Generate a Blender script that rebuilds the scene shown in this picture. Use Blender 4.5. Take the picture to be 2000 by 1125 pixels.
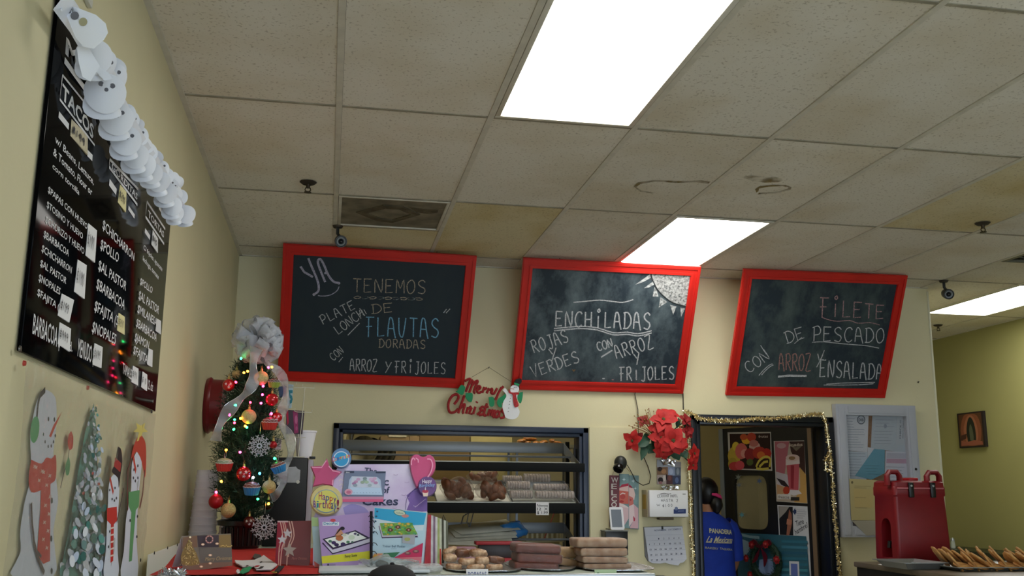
import bpy, bmesh, math, random
from mathutils import Vector as V, Matrix
from math import sin, cos, pi, radians as rad
S = bpy.context.scene
COL = S.collection
for _o in list(bpy.data.objects): bpy.data.objects.remove(_o)
random.seed(7)

# ------------------------------------------------------------------ camera
CAM = V((0.0194, -3.746, 1.5616)); FPX = 1920.4
YAW, PITCH, ROLL = 0.1808, 0.2033, 0.0077
FW = V((sin(YAW)*cos(PITCH), cos(YAW)*cos(PITCH), sin(PITCH)))
_r = V((cos(YAW), -sin(YAW), 0)); _u = _r.cross(FW)
RT = _r*cos(ROLL)+_u*sin(ROLL); UP = -_r*sin(ROLL)+_u*cos(ROLL)
cd = bpy.data.cameras.new('camera'); cam = bpy.data.objects.new('camera', cd); COL.objects.link(cam)
cd.sensor_fit = 'HORIZONTAL'; cd.sensor_width = 36; cd.lens = FPX/2000*36
cd.clip_start = .05; cd.clip_end = 100
m = Matrix((RT, UP, -FW)).transposed().to_4x4(); m.translation = CAM
cam.matrix_world = m; S.camera = cam

# ------------------------------------------------------------------ world and exposure
S.view_settings.view_transform = 'Standard'; S.view_settings.look = 'None'
S.view_settings.exposure = 0.0; S.view_settings.gamma = 1; S.view_settings.use_curve_mapping = False
wd = bpy.data.worlds.new('daylight'); S.world = wd; wd.use_nodes = True
wd.node_tree.nodes['Background'].inputs[0].default_value = (.74, .86, 1.0, 1)
wd.node_tree.nodes['Background'].inputs[1].default_value = 3.6
PANEL = 11.0           # strength of the ceiling light diffusers
KITCHEN = 18.0  # strength of the added kitchen strip lights

# ------------------------------------------------------------------ helpers
def ray(u, v): return RT*((u-1000)/FPX) - UP*((v-562.5)/FPX) + FW
def P(u, v, ax, val):
    d = ray(u, v); i = 'xyz'.index(ax)
    return CAM + d*((val-CAM[i])/d[i])
def PX(u, v, x=-.61): return P(u, v, 'x', x)
def PY(u, v, y=2.72): return P(u, v, 'y', y)
def PZ(u, v, z=3.05): return P(u, v, 'z', z)
def ppm(p): return FPX/((V(p)-CAM).dot(FW))
def lin(h):
    h = h.lstrip('#'); c = [int(h[i:i+2], 16)/255 for i in (0, 2, 4)]
    return tuple(x/12.92 if x <= .04045 else ((x+.055)/1.055)**2.4 for x in c)+(1,)
MATS = {}
def mat(name, col='#808080', rough=.6, metal=0, emit=0, noise=None, bump=None, coat=0, trans=0, alpha=1, var=0, sheen=0, spec=.5, col2=None):
    """principled material; noise=(scale, amount[, detail]) darkens/lightens or mixes to col2; bump=(scale, strength)"""
    if name in MATS: return MATS[name]
    M = bpy.data.materials.new(name); M.use_nodes = True; MATS[name] = M
    nt = M.node_tree; b = nt.nodes['Principled BSDF']; c = lin(col) if isinstance(col, str) else col
    b.inputs['Base Color'].default_value = c; b.inputs['Roughness'].default_value = rough
    b.inputs['Metallic'].default_value = metal; b.inputs['Coat Weight'].default_value = coat; b.inputs['Coat Roughness'].default_value = .12
    b.inputs['Transmission Weight'].default_value = trans; b.inputs['Alpha'].default_value = alpha
    b.inputs['Specular IOR Level'].default_value = spec
    if emit: b.inputs['Emission Color'].default_value = c; b.inputs['Emission Strength'].default_value = emit
    N, L = nt.nodes.new, nt.links.new
    tc = N('ShaderNodeTexCoord')
    last = None
    if noise:
        n = N('ShaderNodeTexNoise'); n.inputs['Scale'].default_value = noise[0]; n.inputs['Detail'].default_value = noise[2] if len(noise) > 2 else 4
        L(tc.outputs['Object'], n.inputs['Vector'])
        r = N('ShaderNodeValToRGB'); r.color_ramp.elements[0].position = .38; r.color_ramp.elements[1].position = .66
        L(n.outputs['Fac'], r.inputs['Fac'])
        d = lin(col2) if col2 else tuple(x*(1-noise[1]) for x in c[:3])+(1,)
        r.color_ramp.elements[0].color = d; r.color_ramp.elements[1].color = c
        last = r.outputs['Color']
    if var:
        oi = N('ShaderNodeObjectInfo'); mr = N('ShaderNodeMapRange'); mr.inputs['To Min'].default_value = 1-var; mr.inputs['To Max'].default_value = 1+var*.3
        L(oi.outputs['Random'], mr.inputs['Value'])
        mx = N('ShaderNodeMix'); mx.data_type = 'RGBA'; mx.blend_type = 'MULTIPLY'; mx.inputs['Factor'].default_value = 1
        if last: L(last, mx.inputs['A'])
        else: mx.inputs['A'].default_value = c
        L(mr.outputs['Result'], mx.inputs['B']); last = mx.outputs['Result']
    if last: L(last, b.inputs['Base Color'])
    if bump:
        n = N('ShaderNodeTexNoise'); n.inputs['Scale'].default_value = bump[0]; n.inputs['Detail'].default_value = 5
        L(tc.outputs['Object'], n.inputs['Vector'])
        bp = N('ShaderNodeBump'); bp.inputs['Strength'].default_value = bump[1]; bp.inputs['Distance'].default_value = .01
        L(n.outputs['Fac'], bp.inputs['Height']); L(bp.outputs['Normal'], b.inputs['Normal'])
        if coat: L(bp.outputs['Normal'], b.inputs['Coat Normal'])
    return M
def film(name, alpha=.15, tint='#ffffff', rough=.12, bump=None, edge=.5):
    """thin clear plastic: mostly see-through with a glossy sheen and some milkiness"""
    if name in MATS: return MATS[name]
    M = bpy.data.materials.new(name); M.use_nodes = True; MATS[name] = M
    nt = M.node_tree; N, L = nt.nodes.new, nt.links.new; nt.nodes.clear()
    o = N('ShaderNodeOutputMaterial'); t = N('ShaderNodeBsdfTransparent'); t.inputs[0].default_value = (.97, .97, .97, 1)
    d = N('ShaderNodeBsdfPrincipled'); d.inputs['Base Color'].default_value = lin(tint); d.inputs['Roughness'].default_value = rough; d.inputs['Specular IOR Level'].default_value = 1
    mx = N('ShaderNodeMixShader'); fr = N('ShaderNodeLayerWeight'); fr.inputs[0].default_value = .25
    mr = N('ShaderNodeMapRange'); mr.inputs['To Min'].default_value = alpha; mr.inputs['To Max'].default_value = min(1, alpha+edge)
    L(fr.outputs['Facing'], mr.inputs['Value']); L(mr.outputs['Result'], mx.inputs[0])
    L(t.outputs[0], mx.inputs[1]); L(d.outputs[0], mx.inputs[2]); L(mx.outputs[0], o.inputs[0])
    if bump:
        tc = N('ShaderNodeTexCoord'); n = N('ShaderNodeTexNoise'); n.inputs['Scale'].default_value = bump[0]; n.inputs['Detail'].default_value = 6
        L(tc.outputs['Object'], n.inputs['Vector']); bp = N('ShaderNodeBump'); bp.inputs['Strength'].default_value = bump[1]; bp.inputs['Distance'].default_value = .02
        L(n.outputs['Fac'], bp.inputs['Height']); L(bp.outputs['Normal'], d.inputs['Normal'])
    return M
def chalk(name, col, cover=.5, scale=260):
    """dry grainy pigment: patches of it missing so the board shows through"""
    if name in MATS: return MATS[name]
    M = bpy.data.materials.new(name); M.use_nodes = True; MATS[name] = M
    nt = M.node_tree; N, L = nt.nodes.new, nt.links.new; nt.nodes.clear()
    o = N('ShaderNodeOutputMaterial'); t = N('ShaderNodeBsdfTransparent'); d = N('ShaderNodeBsdfDiffuse'); d.inputs[0].default_value = lin(col)
    tc = N('ShaderNodeTexCoord'); n = N('ShaderNodeTexNoise'); n.inputs['Scale'].default_value = scale; n.inputs['Detail'].default_value = 3
    L(tc.outputs['Object'], n.inputs['Vector']); r = N('ShaderNodeMapRange'); r.inputs['From Min'].default_value = .5-cover*.5; r.inputs['From Max'].default_value = .5+.25-cover*.25
    L(n.outputs['Fac'], r.inputs['Value']); mx = N('ShaderNodeMixShader')
    L(r.outputs['Result'], mx.inputs[0]); L(t.outputs[0], mx.inputs[1]); L(d.outputs[0], mx.inputs[2]); L(mx.outputs[0], o.inputs[0])
    return M
def tile_mat(name, col, dirt):
    """mineral fibre board: fine dark fissures over faint broad discolouration, each board a little different"""
    M = mat(name, col, .95, var=.08); nt = M.node_tree; N, L = nt.nodes.new, nt.links.new; b = nt.nodes['Principled BSDF']
    src = b.inputs['Base Color'].links[0].from_socket; tc = N('ShaderNodeTexCoord'); oi = N('ShaderNodeObjectInfo'); ad = N('ShaderNodeVectorMath'); L(tc.outputs['Object'], ad.inputs[0])
    sc = N('ShaderNodeVectorMath'); sc.operation = 'SCALE'; sc.inputs[0].default_value = (7, 3, 5); L(oi.outputs['Random'], sc.inputs['Scale']); L(sc.outputs[0], ad.inputs[1])
    last = src
    for scale, lo, hi, dk, det in ((85, .33, .40, .72, 2), (2.2, .42, .75, 0, 6)):
        n = N('ShaderNodeTexNoise'); n.inputs['Scale'].default_value = scale; n.inputs['Detail'].default_value = det; L(ad.outputs[0], n.inputs['Vector'])
        r = N('ShaderNodeValToRGB'); r.color_ramp.elements[0].position = lo; r.color_ramp.elements[1].position = hi; w1_ = (1, 1, 1, 1)
        if dk: r.color_ramp.elements[0].color = (dk, dk*.97, dk*.92, 1); r.color_ramp.elements[1].color = w1_
        else: r.color_ramp.elements[0].color = w1_; r.color_ramp.elements[1].color = lin(dirt)
        L(n.outputs['Fac'], r.inputs[0]); mx = N('ShaderNodeMix'); mx.data_type = 'RGBA'; mx.blend_type = 'MULTIPLY'; mx.inputs['Factor'].default_value = 1; L(last, mx.inputs['A']); L(r.outputs[0], mx.inputs['B']); last = mx.outputs['Result']
    L(last, b.inputs['Base Color']); return M
def ink(h): return mat('print_'+h.lstrip('#'), h, .55, spec=.25)

ORG = {}
def tagp(o, label=None, cat=None, group=None, kind=None):
    if label: o['label'] = label
    if cat: o['category'] = cat
    if group: o['group'] = group
    if kind: o['kind'] = kind
    return o
def thing(name, label, cat, loc=(0, 0, 0), group=None):
    o = bpy.data.objects.new(name, None); COL.objects.link(o); o.location = loc; o.empty_display_size = .05
    ORG[o.name] = V(loc); return tagp(o, label, cat, group)
def link(name, me, parent=None, org=None, label=None):
    o = bpy.data.objects.new(name, me); COL.objects.link(o)
    if parent: o.parent = parent; ORG[o.name] = ORG[parent.name]
    else: o.location = org; ORG[o.name] = V(org)
    if label: o['label'] = label
    return o
def copy_tree(o, parent=None):
    c = o.copy(); COL.objects.link(c); ORG[c.name] = ORG[o.name]
    if parent: c.parent = parent
    for ch in list(o.children): copy_tree(ch, c)
    return c
class Pl:
    """a plane in space with its own two axes"""
    def __init__(s, o, ux, uy):
        s.o = V(o); s.x = V(ux).normalized(); s.y = V(uy).normalized(); s.n = s.x.cross(s.y).normalized()
    def at(s, a, b, h=0): return s.o+s.x*a+s.y*b+s.n*h
    def hit(s, u, v, h=0):
        d = ray(u, v); o = s.o+s.n*h; p = CAM+d*((o-CAM).dot(s.n)/d.dot(s.n)); q = p-s.o
        return (q.dot(s.x), q.dot(s.y))
class MB:
    def __init__(s): s.bm = bmesh.new(); s.mi = 0
    def _tag(s, f):
        for x in f: x.material_index = s.mi
    def face(s, pts):
        f = s.bm.faces.new([s.bm.verts.new(p) for p in pts]); f.material_index = s.mi; return s
    def pyd(s, vs, fs):
        b = [s.bm.verts.new(v) for v in vs]
        for f in fs:
            try: s.bm.faces.new([b[i] for i in f]).material_index = s.mi
            except ValueError: pass
        return s
    def box(s, c, d, bev=0, rot=None, seg=2):
        r = bmesh.ops.create_cube(s.bm, size=1); vs = r['verts']
        bmesh.ops.scale(s.bm, vec=d, verts=vs)
        if bev:
            es = list({e for v in vs for e in v.link_edges}); q = bmesh.ops.bevel(s.bm, geom=es, offset=bev, segments=seg, affect='EDGES', profile=.5)
            vs = list({v for f in q['faces'] for v in f.verts} | {v for v in vs if v.is_valid})
        M = Matrix.Translation(V(c))
        if rot is not None: M = M @ (rot.to_4x4() if not isinstance(rot, (tuple, list)) else Matrix.Rotation(rot[1], 4, rot[0]))
        bmesh.ops.transform(s.bm, matrix=M, verts=vs)
        s._tag({f for v in vs for f in v.link_faces}); return s
    def box2(s, a, b, bev=0): 
        a, b = V(a), V(b); return s.box((a+b)/2, [abs(x) for x in (b-a)], bev)
    def tube(s, pts, r, n=8, closed=False, caps=True, flat=1):
        pts = [V(p) for p in pts]; k = len(pts); R = r if isinstance(r, (list, tuple)) else [r]*k; rings = []; ref = None
        for i, p in enumerate(pts):
            a = pts[(i-1) % k] if closed or i > 0 else p; b = pts[(i+1) % k] if closed or i < k-1 else p
            t = (b-a).normalized()
            if ref is None: ref = V((0, 0, 1)) if abs(t.z) < .9 else V((1, 0, 0))
            x = (ref - t*ref.dot(t))
            x = x.normalized() if x.length > 1e-6 else t.orthogonal().normalized()
            y = t.cross(x); ref = x
            rings.append([s.bm.verts.new(p+(x*cos(2*pi*j/n)+y*sin(2*pi*j/n)*flat)*R[i]) for j in range(n)])
        for i in range(k if closed else k-1):
            A, B = rings[i], rings[(i+1) % k]
            for j in range(n): s.bm.faces.new((A[j], A[(j+1) % n], B[(j+1) % n], B[j])).material_index = s.mi
        if caps and not closed:
            s.bm.faces.new(rings[0][::-1]).material_index = s.mi; s.bm.faces.new(rings[-1]).material_index = s.mi
        return s
    def lathe(s, prof, o=(0, 0, 0), n=24, axis=(0, 0, 1), lob=None):
        """prof: (radius, height) list along axis; lob=(count, amount) flutes it"""
        a = V(axis).normalized(); x = a.orthogonal().normalized(); y = a.cross(x); o = V(o); rings = []
        for r, h in prof:
            if r < 1e-6: rings.append([s.bm.verts.new(o+a*h)])
            else: rings.append([s.bm.verts.new(o+a*h+(x*cos(2*pi*j/n)+y*sin(2*pi*j/n))*(r*(1+(lob[1]*(1 if j % 2 else -1) if lob else 0)))) for j in range(n)])
        for A, B in zip(rings, rings[1:]):
            for j in range(n):
                q = [A[j % len(A)], A[(j+1) % len(A)], B[(j+1) % len(B)], B[j % len(B)]]
                q = list(dict.fromkeys(q))
                if len(q) > 2: s.bm.faces.new(q).material_index = s.mi
        return s
    def ball(s, c, r, sc=(1, 1, 1), n=16, rot=None):
        q = bmesh.ops.create_uvsphere(s.bm, u_segments=n, v_segments=max(6, n*2//3), radius=r)
        M = Matrix.Translation(V(c))
        if rot is not None: M = M @ rot.to_4x4()
        M = M @ Matrix.Diagonal((*sc, 1)); bmesh.ops.transform(s.bm, matrix=M, verts=q['verts'])
        s._tag({f for v in q['verts'] for f in v.link_faces}); return s
    def prism(s, pts, pl, h0, h1):
        k = len(pts); A = [s.bm.verts.new(pl.at(a, b, h0)) for a, b in pts]; B = [s.bm.verts.new(pl.at(a, b, h1)) for a, b in pts]
        s.bm.faces.new(A[::-1]).material_index = s.mi; s.bm.faces.new(B).material_index = s.mi
        for i in range(k): s.bm.faces.new((A[i], A[(i+1) % k], B[(i+1) % k], B[i])).material_index = s.mi
        return s
    def jitter(s, a, scale=30, seed=0):
        from mathutils import noise
        for v in s.bm.verts: v.co += noise.noise_vector(v.co*scale+V((seed, 0, 0)))*a
        return s
    def build(s, name, mats, parent=None, org=None, label=None, smooth=.6, me_only=False):
        bm = s.bm; bmesh.ops.recalc_face_normals(bm, faces=bm.faces)
        if smooth:
            for f in bm.faces: f.smooth = True
            for e in bm.edges:
                if len(e.link_faces) == 2 and e.calc_face_angle(0) > smooth: e.smooth = False
        if org is None: org = ORG[parent.name] if parent else sum((v.co for v in bm.verts), V())/max(1, len(bm.verts))
        org = V(org); bmesh.ops.translate(bm, vec=-org, verts=bm.verts)
        me = bpy.data.meshes.new(name); bm.to_mesh(me); bm.free()
        for q in (mats if isinstance(mats, (list, tuple)) else [mats]): me.materials.append(q)
        return me if me_only else link(name, me, parent, org, label)
GL = {}
def glyphs(txt, bold=0):
    k = (txt, bold)
    if k not in GL:
        c = bpy.data.curves.new('t', 'FONT'); c.body = txt; c.size = 1; c.offset = bold; c.resolution_u = 2; c.fill_mode = 'FRONT'
        o = bpy.data.objects.new('t', c); me = o.to_mesh()
        vs = [(v.co.x, v.co.y) for v in me.vertices]; fs = [tuple(p.vertices) for p in me.polygons]
        o.to_mesh_clear(); bpy.data.objects.remove(o); bpy.data.curves.remove(c); GL[k] = (vs, fs)
    return GL[k]
class Ink:
    """flat print on a plane: layered coloured shapes; tr=(x0, y0, scale) reads coordinates measured on a crop of the photograph"""
    def __init__(s, pl, tr=None, h=.0006, dh=.00007):
        s.pl, s.tr, s.h, s.dh = pl, tr, h, dh; s.vs, s.fs, s.mi, s.mats = [], [], [], []
    def c(s, p):
        if s.tr is None: return p
        return s.pl.hit(s.tr[0]+p[0]/s.tr[2], s.tr[1]+p[1]/s.tr[2])
    def _m(s, col):
        M = ink(col) if isinstance(col, str) else col
        if M not in s.mats: s.mats.append(M)
        return s.mats.index(M)
    def up(s): s.h += s.dh; return s
    def raw(s, vs, fs, col):
        i = len(s.vs); m_ = s._m(col); s.vs += [s.pl.at(a, b, s.h) for a, b in vs]
        for f in fs: s.fs.append(tuple(i+j for j in f)); s.mi.append(m_)
    def poly(s, pts, col, up=True):
        if up: s.up()
        s.raw([s.c(p) for p in pts], [tuple(range(len(pts)))], col); return s
    def rect(s, x0, y0, x1, y1, col): return s.poly([(x0, y0), (x1, y0), (x1, y1), (x0, y1)], col)
    def ell(s, x, y, rx, ry, col, n=20, rot=0):
        return s.poly([(x+rx*cos(2*pi*i/n)*cos(rot)-ry*sin(2*pi*i/n)*sin(rot), y+rx*cos(2*pi*i/n)*sin(rot)+ry*sin(2*pi*i/n)*cos(rot)) for i in range(n)], col)
    def star(s, x, y, r, col, k=5, inner=.45, rot=pi/2):
        return s.poly([(x+(r if i % 2 == 0 else r*inner)*cos(rot+pi*i/k), y+(r if i % 2 == 0 else r*inner)*sin(rot+pi*i/k)) for i in range(2*k)], col)
    def stroke(s, pts, w, col, up=True, closed=False, world_w=False):
        """ribbon along pts; w in the same units as the points (or metres)"""
        if up: s.up()
        q = [V(s.c(p)) for p in pts]
        if s.tr is not None and not world_w:
            a, b = s.c(pts[0]), s.c((pts[0][0]+10, pts[0][1])); a2 = s.c((pts[0][0], pts[0][1]+10))
            w = w*((V(b)-V(a)).length+(V(a2)-V(a)).length)/20
        if closed: q.append(q[0])
        L, R_ = [], []
        for i, p in enumerate(q):
            t = (q[min(i+1, len(q)-1)]-q[max(i-1, 0)]); t = t.normalized() if t.length > 1e-9 else V((1, 0)); nn = V((-t.y, t.x))*w/2
            L.append(p+nn); R_.append(p-nn)
        k = len(q); s.raw([tuple(x) for x in L+R_], [(i, i+1, k+i+1, k+i) for i in range(k-1)], col); return s
    def text(s, txt, p0, p1, htop, col, bold=.0, fit=True, shear=0, cap=.7):
        """text whose baseline runs p0 -> p1 (stretched to fit) and whose capitals reach htop above p0"""
        s.up(); vs, fs = glyphs(txt, bold)
        if not vs: return s
        a, b, t = V(s.c(p0)), V(s.c(p1)), V(s.c(htop)); x0 = min(v[0] for v in vs); x1 = max(v[0] for v in vs)
        ex = (b-a)/(x1-x0); ey = (t-a)/cap
        s.raw([tuple(a+ex*(v[0]-x0+shear*v[1])+ey*v[1]) for v in vs], fs, col); return s
    def build(s, name, parent=None, org=None, label=None):
        me = bpy.data.meshes.new(name); o = V(org) if org is not None else (ORG[parent.name] if parent else s.pl.o)
        me.from_pydata([tuple(v-o) for v in s.vs], [], s.fs)
        for q in s.mats: me.materials.append(q)
        me.polygons.foreach_set('material_index', s.mi); me.update()
        return link(name, me, parent, o, label)
    def build_split(s, name, parent):
        """one part per shape call (a line of text each)"""
        hs = [round((V(v)-s.pl.o).dot(s.pl.n), 6) for v in s.vs]; groups = {}
        for f, m_ in zip(s.fs, s.mi): groups.setdefault(hs[f[0]], []).append((f, m_))
        for k, fl in groups.items():
            J = Ink(s.pl); ids = sorted({i for f, _ in fl for i in f}); mp = {i: n for n, i in enumerate(ids)}
            J.vs = [s.vs[i] for i in ids]; J.fs = [tuple(mp[i] for i in f) for f, _ in fl]; J.mi = [m_ for _, m_ in fl]; J.mats = s.mats; J.build(name, parent)
# hand-lettering: each letter a few strokes in a unit box
SF = {'A': [[(0, 0), (.05, .5), (.2, .95), (.4, 1), (.6, .85), (.8, .3), (1, -.08)], [(.1, .42), (.75, .42)]],
 'B': [[(0, 0), (0, 1)], [(0, 1), (.7, .92), (.75, .65), (0, .52)], [(0, .52), (.9, .45), (.9, .1), (0, 0)]],
 'C': [[(.95, .85), (.7, 1), (.25, .9), (0, .5), (.2, .08), (.6, 0), (.95, .15)]],
 'D': [[(.1, 1), (.1, 0)], [(-.1, .95), (.5, 1), (.95, .7), (.95, .3), (.5, .02), (-.1, 0)]],
 'E': [[(.05, 1), (.05, 0), (.9, .05)], [(0, 1), (.95, 1)], [(.05, .52), (.7, .54)]],
 'F': [[(.3, 1), (.3, -.05)], [(-.05, 1), (1, 1)], [(0, .5), (.75, .52)]],
 'H': [[(.05, 1), (.05, 0)], [(.9, 1), (.9, 0)], [(.05, .5), (.9, .52)]],
 'I': [[(.5, .8), (.5, 0)]], 'i': [[(.5, .75), (.5, 0)], [(.35, 1.1), (.6, 1.2), (.7, 1.05), (.5, 1), (.35, 1.1)]],
 'J': [[(.75, 1), (.75, .15), (.5, -.12), (.15, 0)], [(.35, 1), (1, 1)]],
 'L': [[(.1, 1), (.1, 0), (.95, .05)]], 'M': [[(0, 0), (.1, 1), (.5, .35), (.9, 1), (1, 0)]],
 'N': [[(.05, 0), (.08, 1), (.85, .02), (.95, 1.05)]],
 'O': [[(.5, 1), (.12, .8), (0, .45), (.2, .05), (.55, 0), (.9, .25), (.95, .65), (.75, .95), (.5, 1)]],
 'P': [[(.15, 1), (.15, 0)], [(-.05, .92), (.6, 1.05), (.95, .8), (.8, .5), (.15, .42)]],
 'R': [[(.1, 1), (.1, 0)], [(-.05, .95), (.6, 1.02), (.85, .8), (.7, .55), (.1, .5)], [(.35, .5), (1, -.05)]],
 'S': [[(.9, .85), (.6, 1), (.2, .9), (.1, .7), (.4, .52), (.8, .4), (.9, .2), (.6, 0), (.05, .08)]],
 'T': [[(.5, 1), (.5, 0)], [(0, 1), (1, .98)]], 'U': [[(0, 1), (.05, .3), (.3, 0), (.6, .1), (.9, 1)]],
 'V': [[(0, 1), (.4, 0), (1, 1.1)]], 'Y': [[(0, 1), (.4, .5)], [(1, 1), (.1, -.1)]], 'Z': [[(0, 1), (.9, 1), (.05, 0), (1, 0)]],
 '1': [[(.4, 1), (.4, 0)]], '9': [[(.8, .8), (.4, 1), (.1, .7), (.5, .5), (.8, .8), (.7, 0)]], '$': [[(.9, .8), (.2, .8), (.2, .5), (.8, .5), (.8, .2), (.1, .2)], [(.5, 1.1), (.5, -.1)]],
 '0': [[(.5, 1), (.1, .5), (.5, 0), (.9, .5), (.5, 1)]], '2': [[(.1, .8), (.5, 1), (.8, .7), (.1, 0), (.9, 0)]], '-': [[(0, .5), (.8, .5)]], '6': [[(.7, 1), (.2, .5), (.3, 0), (.8, .2), (.2, .45)]],
 '/': [[(0, 0), (1, 1)]], '4': [[(.2, 1), (.1, .4), (.9, .4)], [(.7, .9), (.7, 0)]], '3': [[(.1, 1), (.8, .8), (.4, .5), (.9, .2), (.1, 0)]], 'X': [[(0, 0), (1, 1)], [(0, 1), (1, 0)]],
 'W': [[(0, 1), (.25, 0), (.5, .7), (.75, 0), (1, 1)]], 'Q': [[(.5, 1), (0, .5), (.5, 0), (1, .5), (.5, 1)], [(.6, .3), (1, -.1)]], ' ': []}
def letters(I, txt, p0, p1, h, w, col, gap=.28, slant=0, h1=None):
    """hand-written word from baseline p0 to p1 (crop pixels, y down), capital height h"""
    p0, p1 = V(p0), V(p1); n = len(txt); adv = (p1-p0)/(n-gap); t = adv.normalized(); up = V((t.y, -t.x))+t*slant; h1 = h1 or h
    I.up()
    for i, ch in enumerate(txt):
        o = p0+adv*i; hh = h+(h1-h)*i/max(1, n-1)
        for st in SF.get(ch, []):
            I.stroke([tuple(o+adv*(1-gap)*x+up*hh*y) for x, y in smooth2(st)], w, col, up=False)
def smooth2(st):
    if len(st) < 4: return st
    out = []
    for i in range(len(st)-1):
        a, b, c, d = (V(st[max(i-1, 0)]), V(st[i]), V(st[i+1]), V(st[min(i+2, len(st)-1)]))
        for k in range(3):
            t = k/3; out.append(tuple(.5*((2*b)+(c-a)*t+(2*a-5*b+4*c-d)*t*t+(3*b-a-3*c+d)*t**3)))
    return out+[st[-1]]
# ================================================================== materials of the setting
M_WALL = mat('pale_yellow_paint', '#dad2ac', .75, noise=(1.6, .05), bump=(90, .05))
M_OLIVE = mat('olive_green_paint', '#a3a066', .7, noise=(1.2, .06), bump=(90, .05))
M_TILE = tile_mat('ceiling_tile_board', '#e4e0d4', '#efe8da')
M_TILEY = tile_mat('yellowed_ceiling_board', '#ded4b0', '#e6dab4')
M_BAR = mat('ceiling_rail_enamel', '#d2cebf', .5, noise=(14, .12))
M_DARK = mat('black_void', '#0d0d0c', .9)
M_LAMP = mat('light_diffuser', '#fffdf6', .5, emit=PANEL)
M_FLOOR = mat('floor_vinyl', '#cbc4b4', .45, noise=(3, .2))
M_NAVY = mat('navy_gloss_paint', '#1c2940', .35, noise=(6, .12))
M_BLACK = mat('black_enamel', '#121312', .4)
def struct(name, mb, M, label, parent=None, org=(0, 0, 0)):
    o = mb.build(name, M, parent, org if not parent else None); tagp(o, label, None, None, None if parent else 'structure'); return o
H = 3.05; XL = -.61; XR = 5.85; YB = 2.72; YF = -6.4; YK = 5.6; XE = 4.325
struct('floor', MB().box2((XL-.1, YF, -.1), (XR+.1, YK, 0)), M_FLOOR, 'grey vinyl floor of the shop')
struct('wall_left', MB().box2((XL-.12, YF, 0), (XL, YK, H+.1)), M_WALL, 'pale yellow side wall behind the black menu panel')
w = MB()  # back wall with a pass-through and a doorway
wx0, wx1, wz0, wz1 = .105, 1.665, .9, 1.925
dx0, dx1, dz1 = 2.515, 3.446, 2.02
for a, b in (((XL, YB, 0), (wx0, YB+.12, H)), ((wx0, YB, 0), (wx1, YB+.12, wz0)), ((wx0, YB, wz1), (wx1, YB+.12, H)),
             ((wx1, YB, 0), (dx0, YB+.12, H)), ((dx0, YB, dz1), (dx1, YB+.12, H)), ((dx1, YB, 0), (XE, YB+.12, H))): w.box2(a, b)
struct('wall_back', w, M_WALL, 'pale yellow back wall carrying the three chalkboards')
struct('trim_1', MB().box2((1.735, YB-.011, 0), (2.43, YB, 1.985)), M_WALL, 'flush wall panel patched in between pass-through and doorway')
struct('trim_2', MB().box2((XE-.004, YB-.004, 0), (XE+.012, YB+.124, H-.02), .002), mat('corner_bead_paint', '#d8d6bb', .4), 'pale corner bead where the back wall ends')
struct('wall_right', MB().box2((XR, YF, 0), (XR+.12, YK, H+.1)), M_OLIVE, 'olive green side wall of the room beyond')
struct('wall_kitchen', MB().box2((XE-.1, YB+.12, 0), (XE, YK, H)), M_WALL, 'partition between kitchen and side room')
struct('wall_far', MB().box2((XL, YK, 0), (XR, YK+.12, H+.1)), mat('kitchen_cream_paint', '#cfc49a', .8), 'cream wall at the back of the kitchen')
w = MB()
for a, b in (((XL, YF-.12, 0), (XL+.5, YF, H)), ((XR-.4, YF-.12, 0), (XR, YF, H)), ((XL+.5, YF-.12, 2.65), (XR-.4, YF, H)), ((XL+.5, YF-.12, 0), (XR-.4, YF, .35))): w.box2(a, b)
struct('wall_front', w, M_WALL, 'shopfront wall with its wide window opening')
# ceiling: backing slab, rails, one board per bay
ceil = struct('ceiling', MB().box2((XL-.1, YF, H+.03), (XR+.1, YK, H+.09)), M_DARK, 'suspended ceiling grid of stained off-white boards')
G = .61
cols = [(XL, 0)]+[(G*k, G*(k+1)) for k in range(8)]+[(G*8, G*9), (G*9, XR)]
rows = [(YF, -4.88), (-4.88, -3.66), (-3.66, -2.44), (-2.44, -1.22), (-1.22, 0), (0, 1.22), (1.22, 2.44), (2.44, YB)]
rows2 = rows[:-1]+[(2.44, 3.66), (3.66, 4.88), (4.88, YK)]
LIGHTS = [(2, 4), (4, 6), (9, 7)]   # (column, row)
tm = {}
def tile(x0, x1, y0, y1, M, rnd=0):
    k = (round(x1-x0, 3), round(y1-y0, 3), M.name)
    if k not in tm:
        g = .0128; dx, dy = (x1-x0)/2-g, (y1-y0)/2-.0095
        tm[k] = MB().box2((-dx, -dy, .004), (dx, dy, .018)).build('ceiling_tile', M, None, (0, 0, 0), smooth=0, me_only=True)
    o = bpy.data.objects.new('ceiling_tile', tm[k]); COL.objects.link(o); o.parent = ceil
    o.location = ((x0+x1)/2, (y0+y1)/2, H+random.uniform(-.0005, .001)); return o
YEL = {(2, 6): 1, (6, 5): 1}
for ci, (x0, x1) in enumerate(cols):
    rr = rows2 if x0 > 4.2 else rows
    for ri, (y0, y1) in enumerate(rr):
        if (ci, ri) in LIGHTS: continue
        if (ci, ri) == (1, 6):
            tile(x0, x1, 1.83, y1, M_TILEY); continue
        if (ci, ri) == (8, 6): tile(x0, x1, 1.83, y1, M_TILE); continue
        tile(x0, x1, y0, y1, M_TILEY if (ci, ri) in YEL else M_TILE)
rails = {}
M_BARX = mat('dingy_cross_rail', '#a39d8a', .6, noise=(9, .35))
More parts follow.
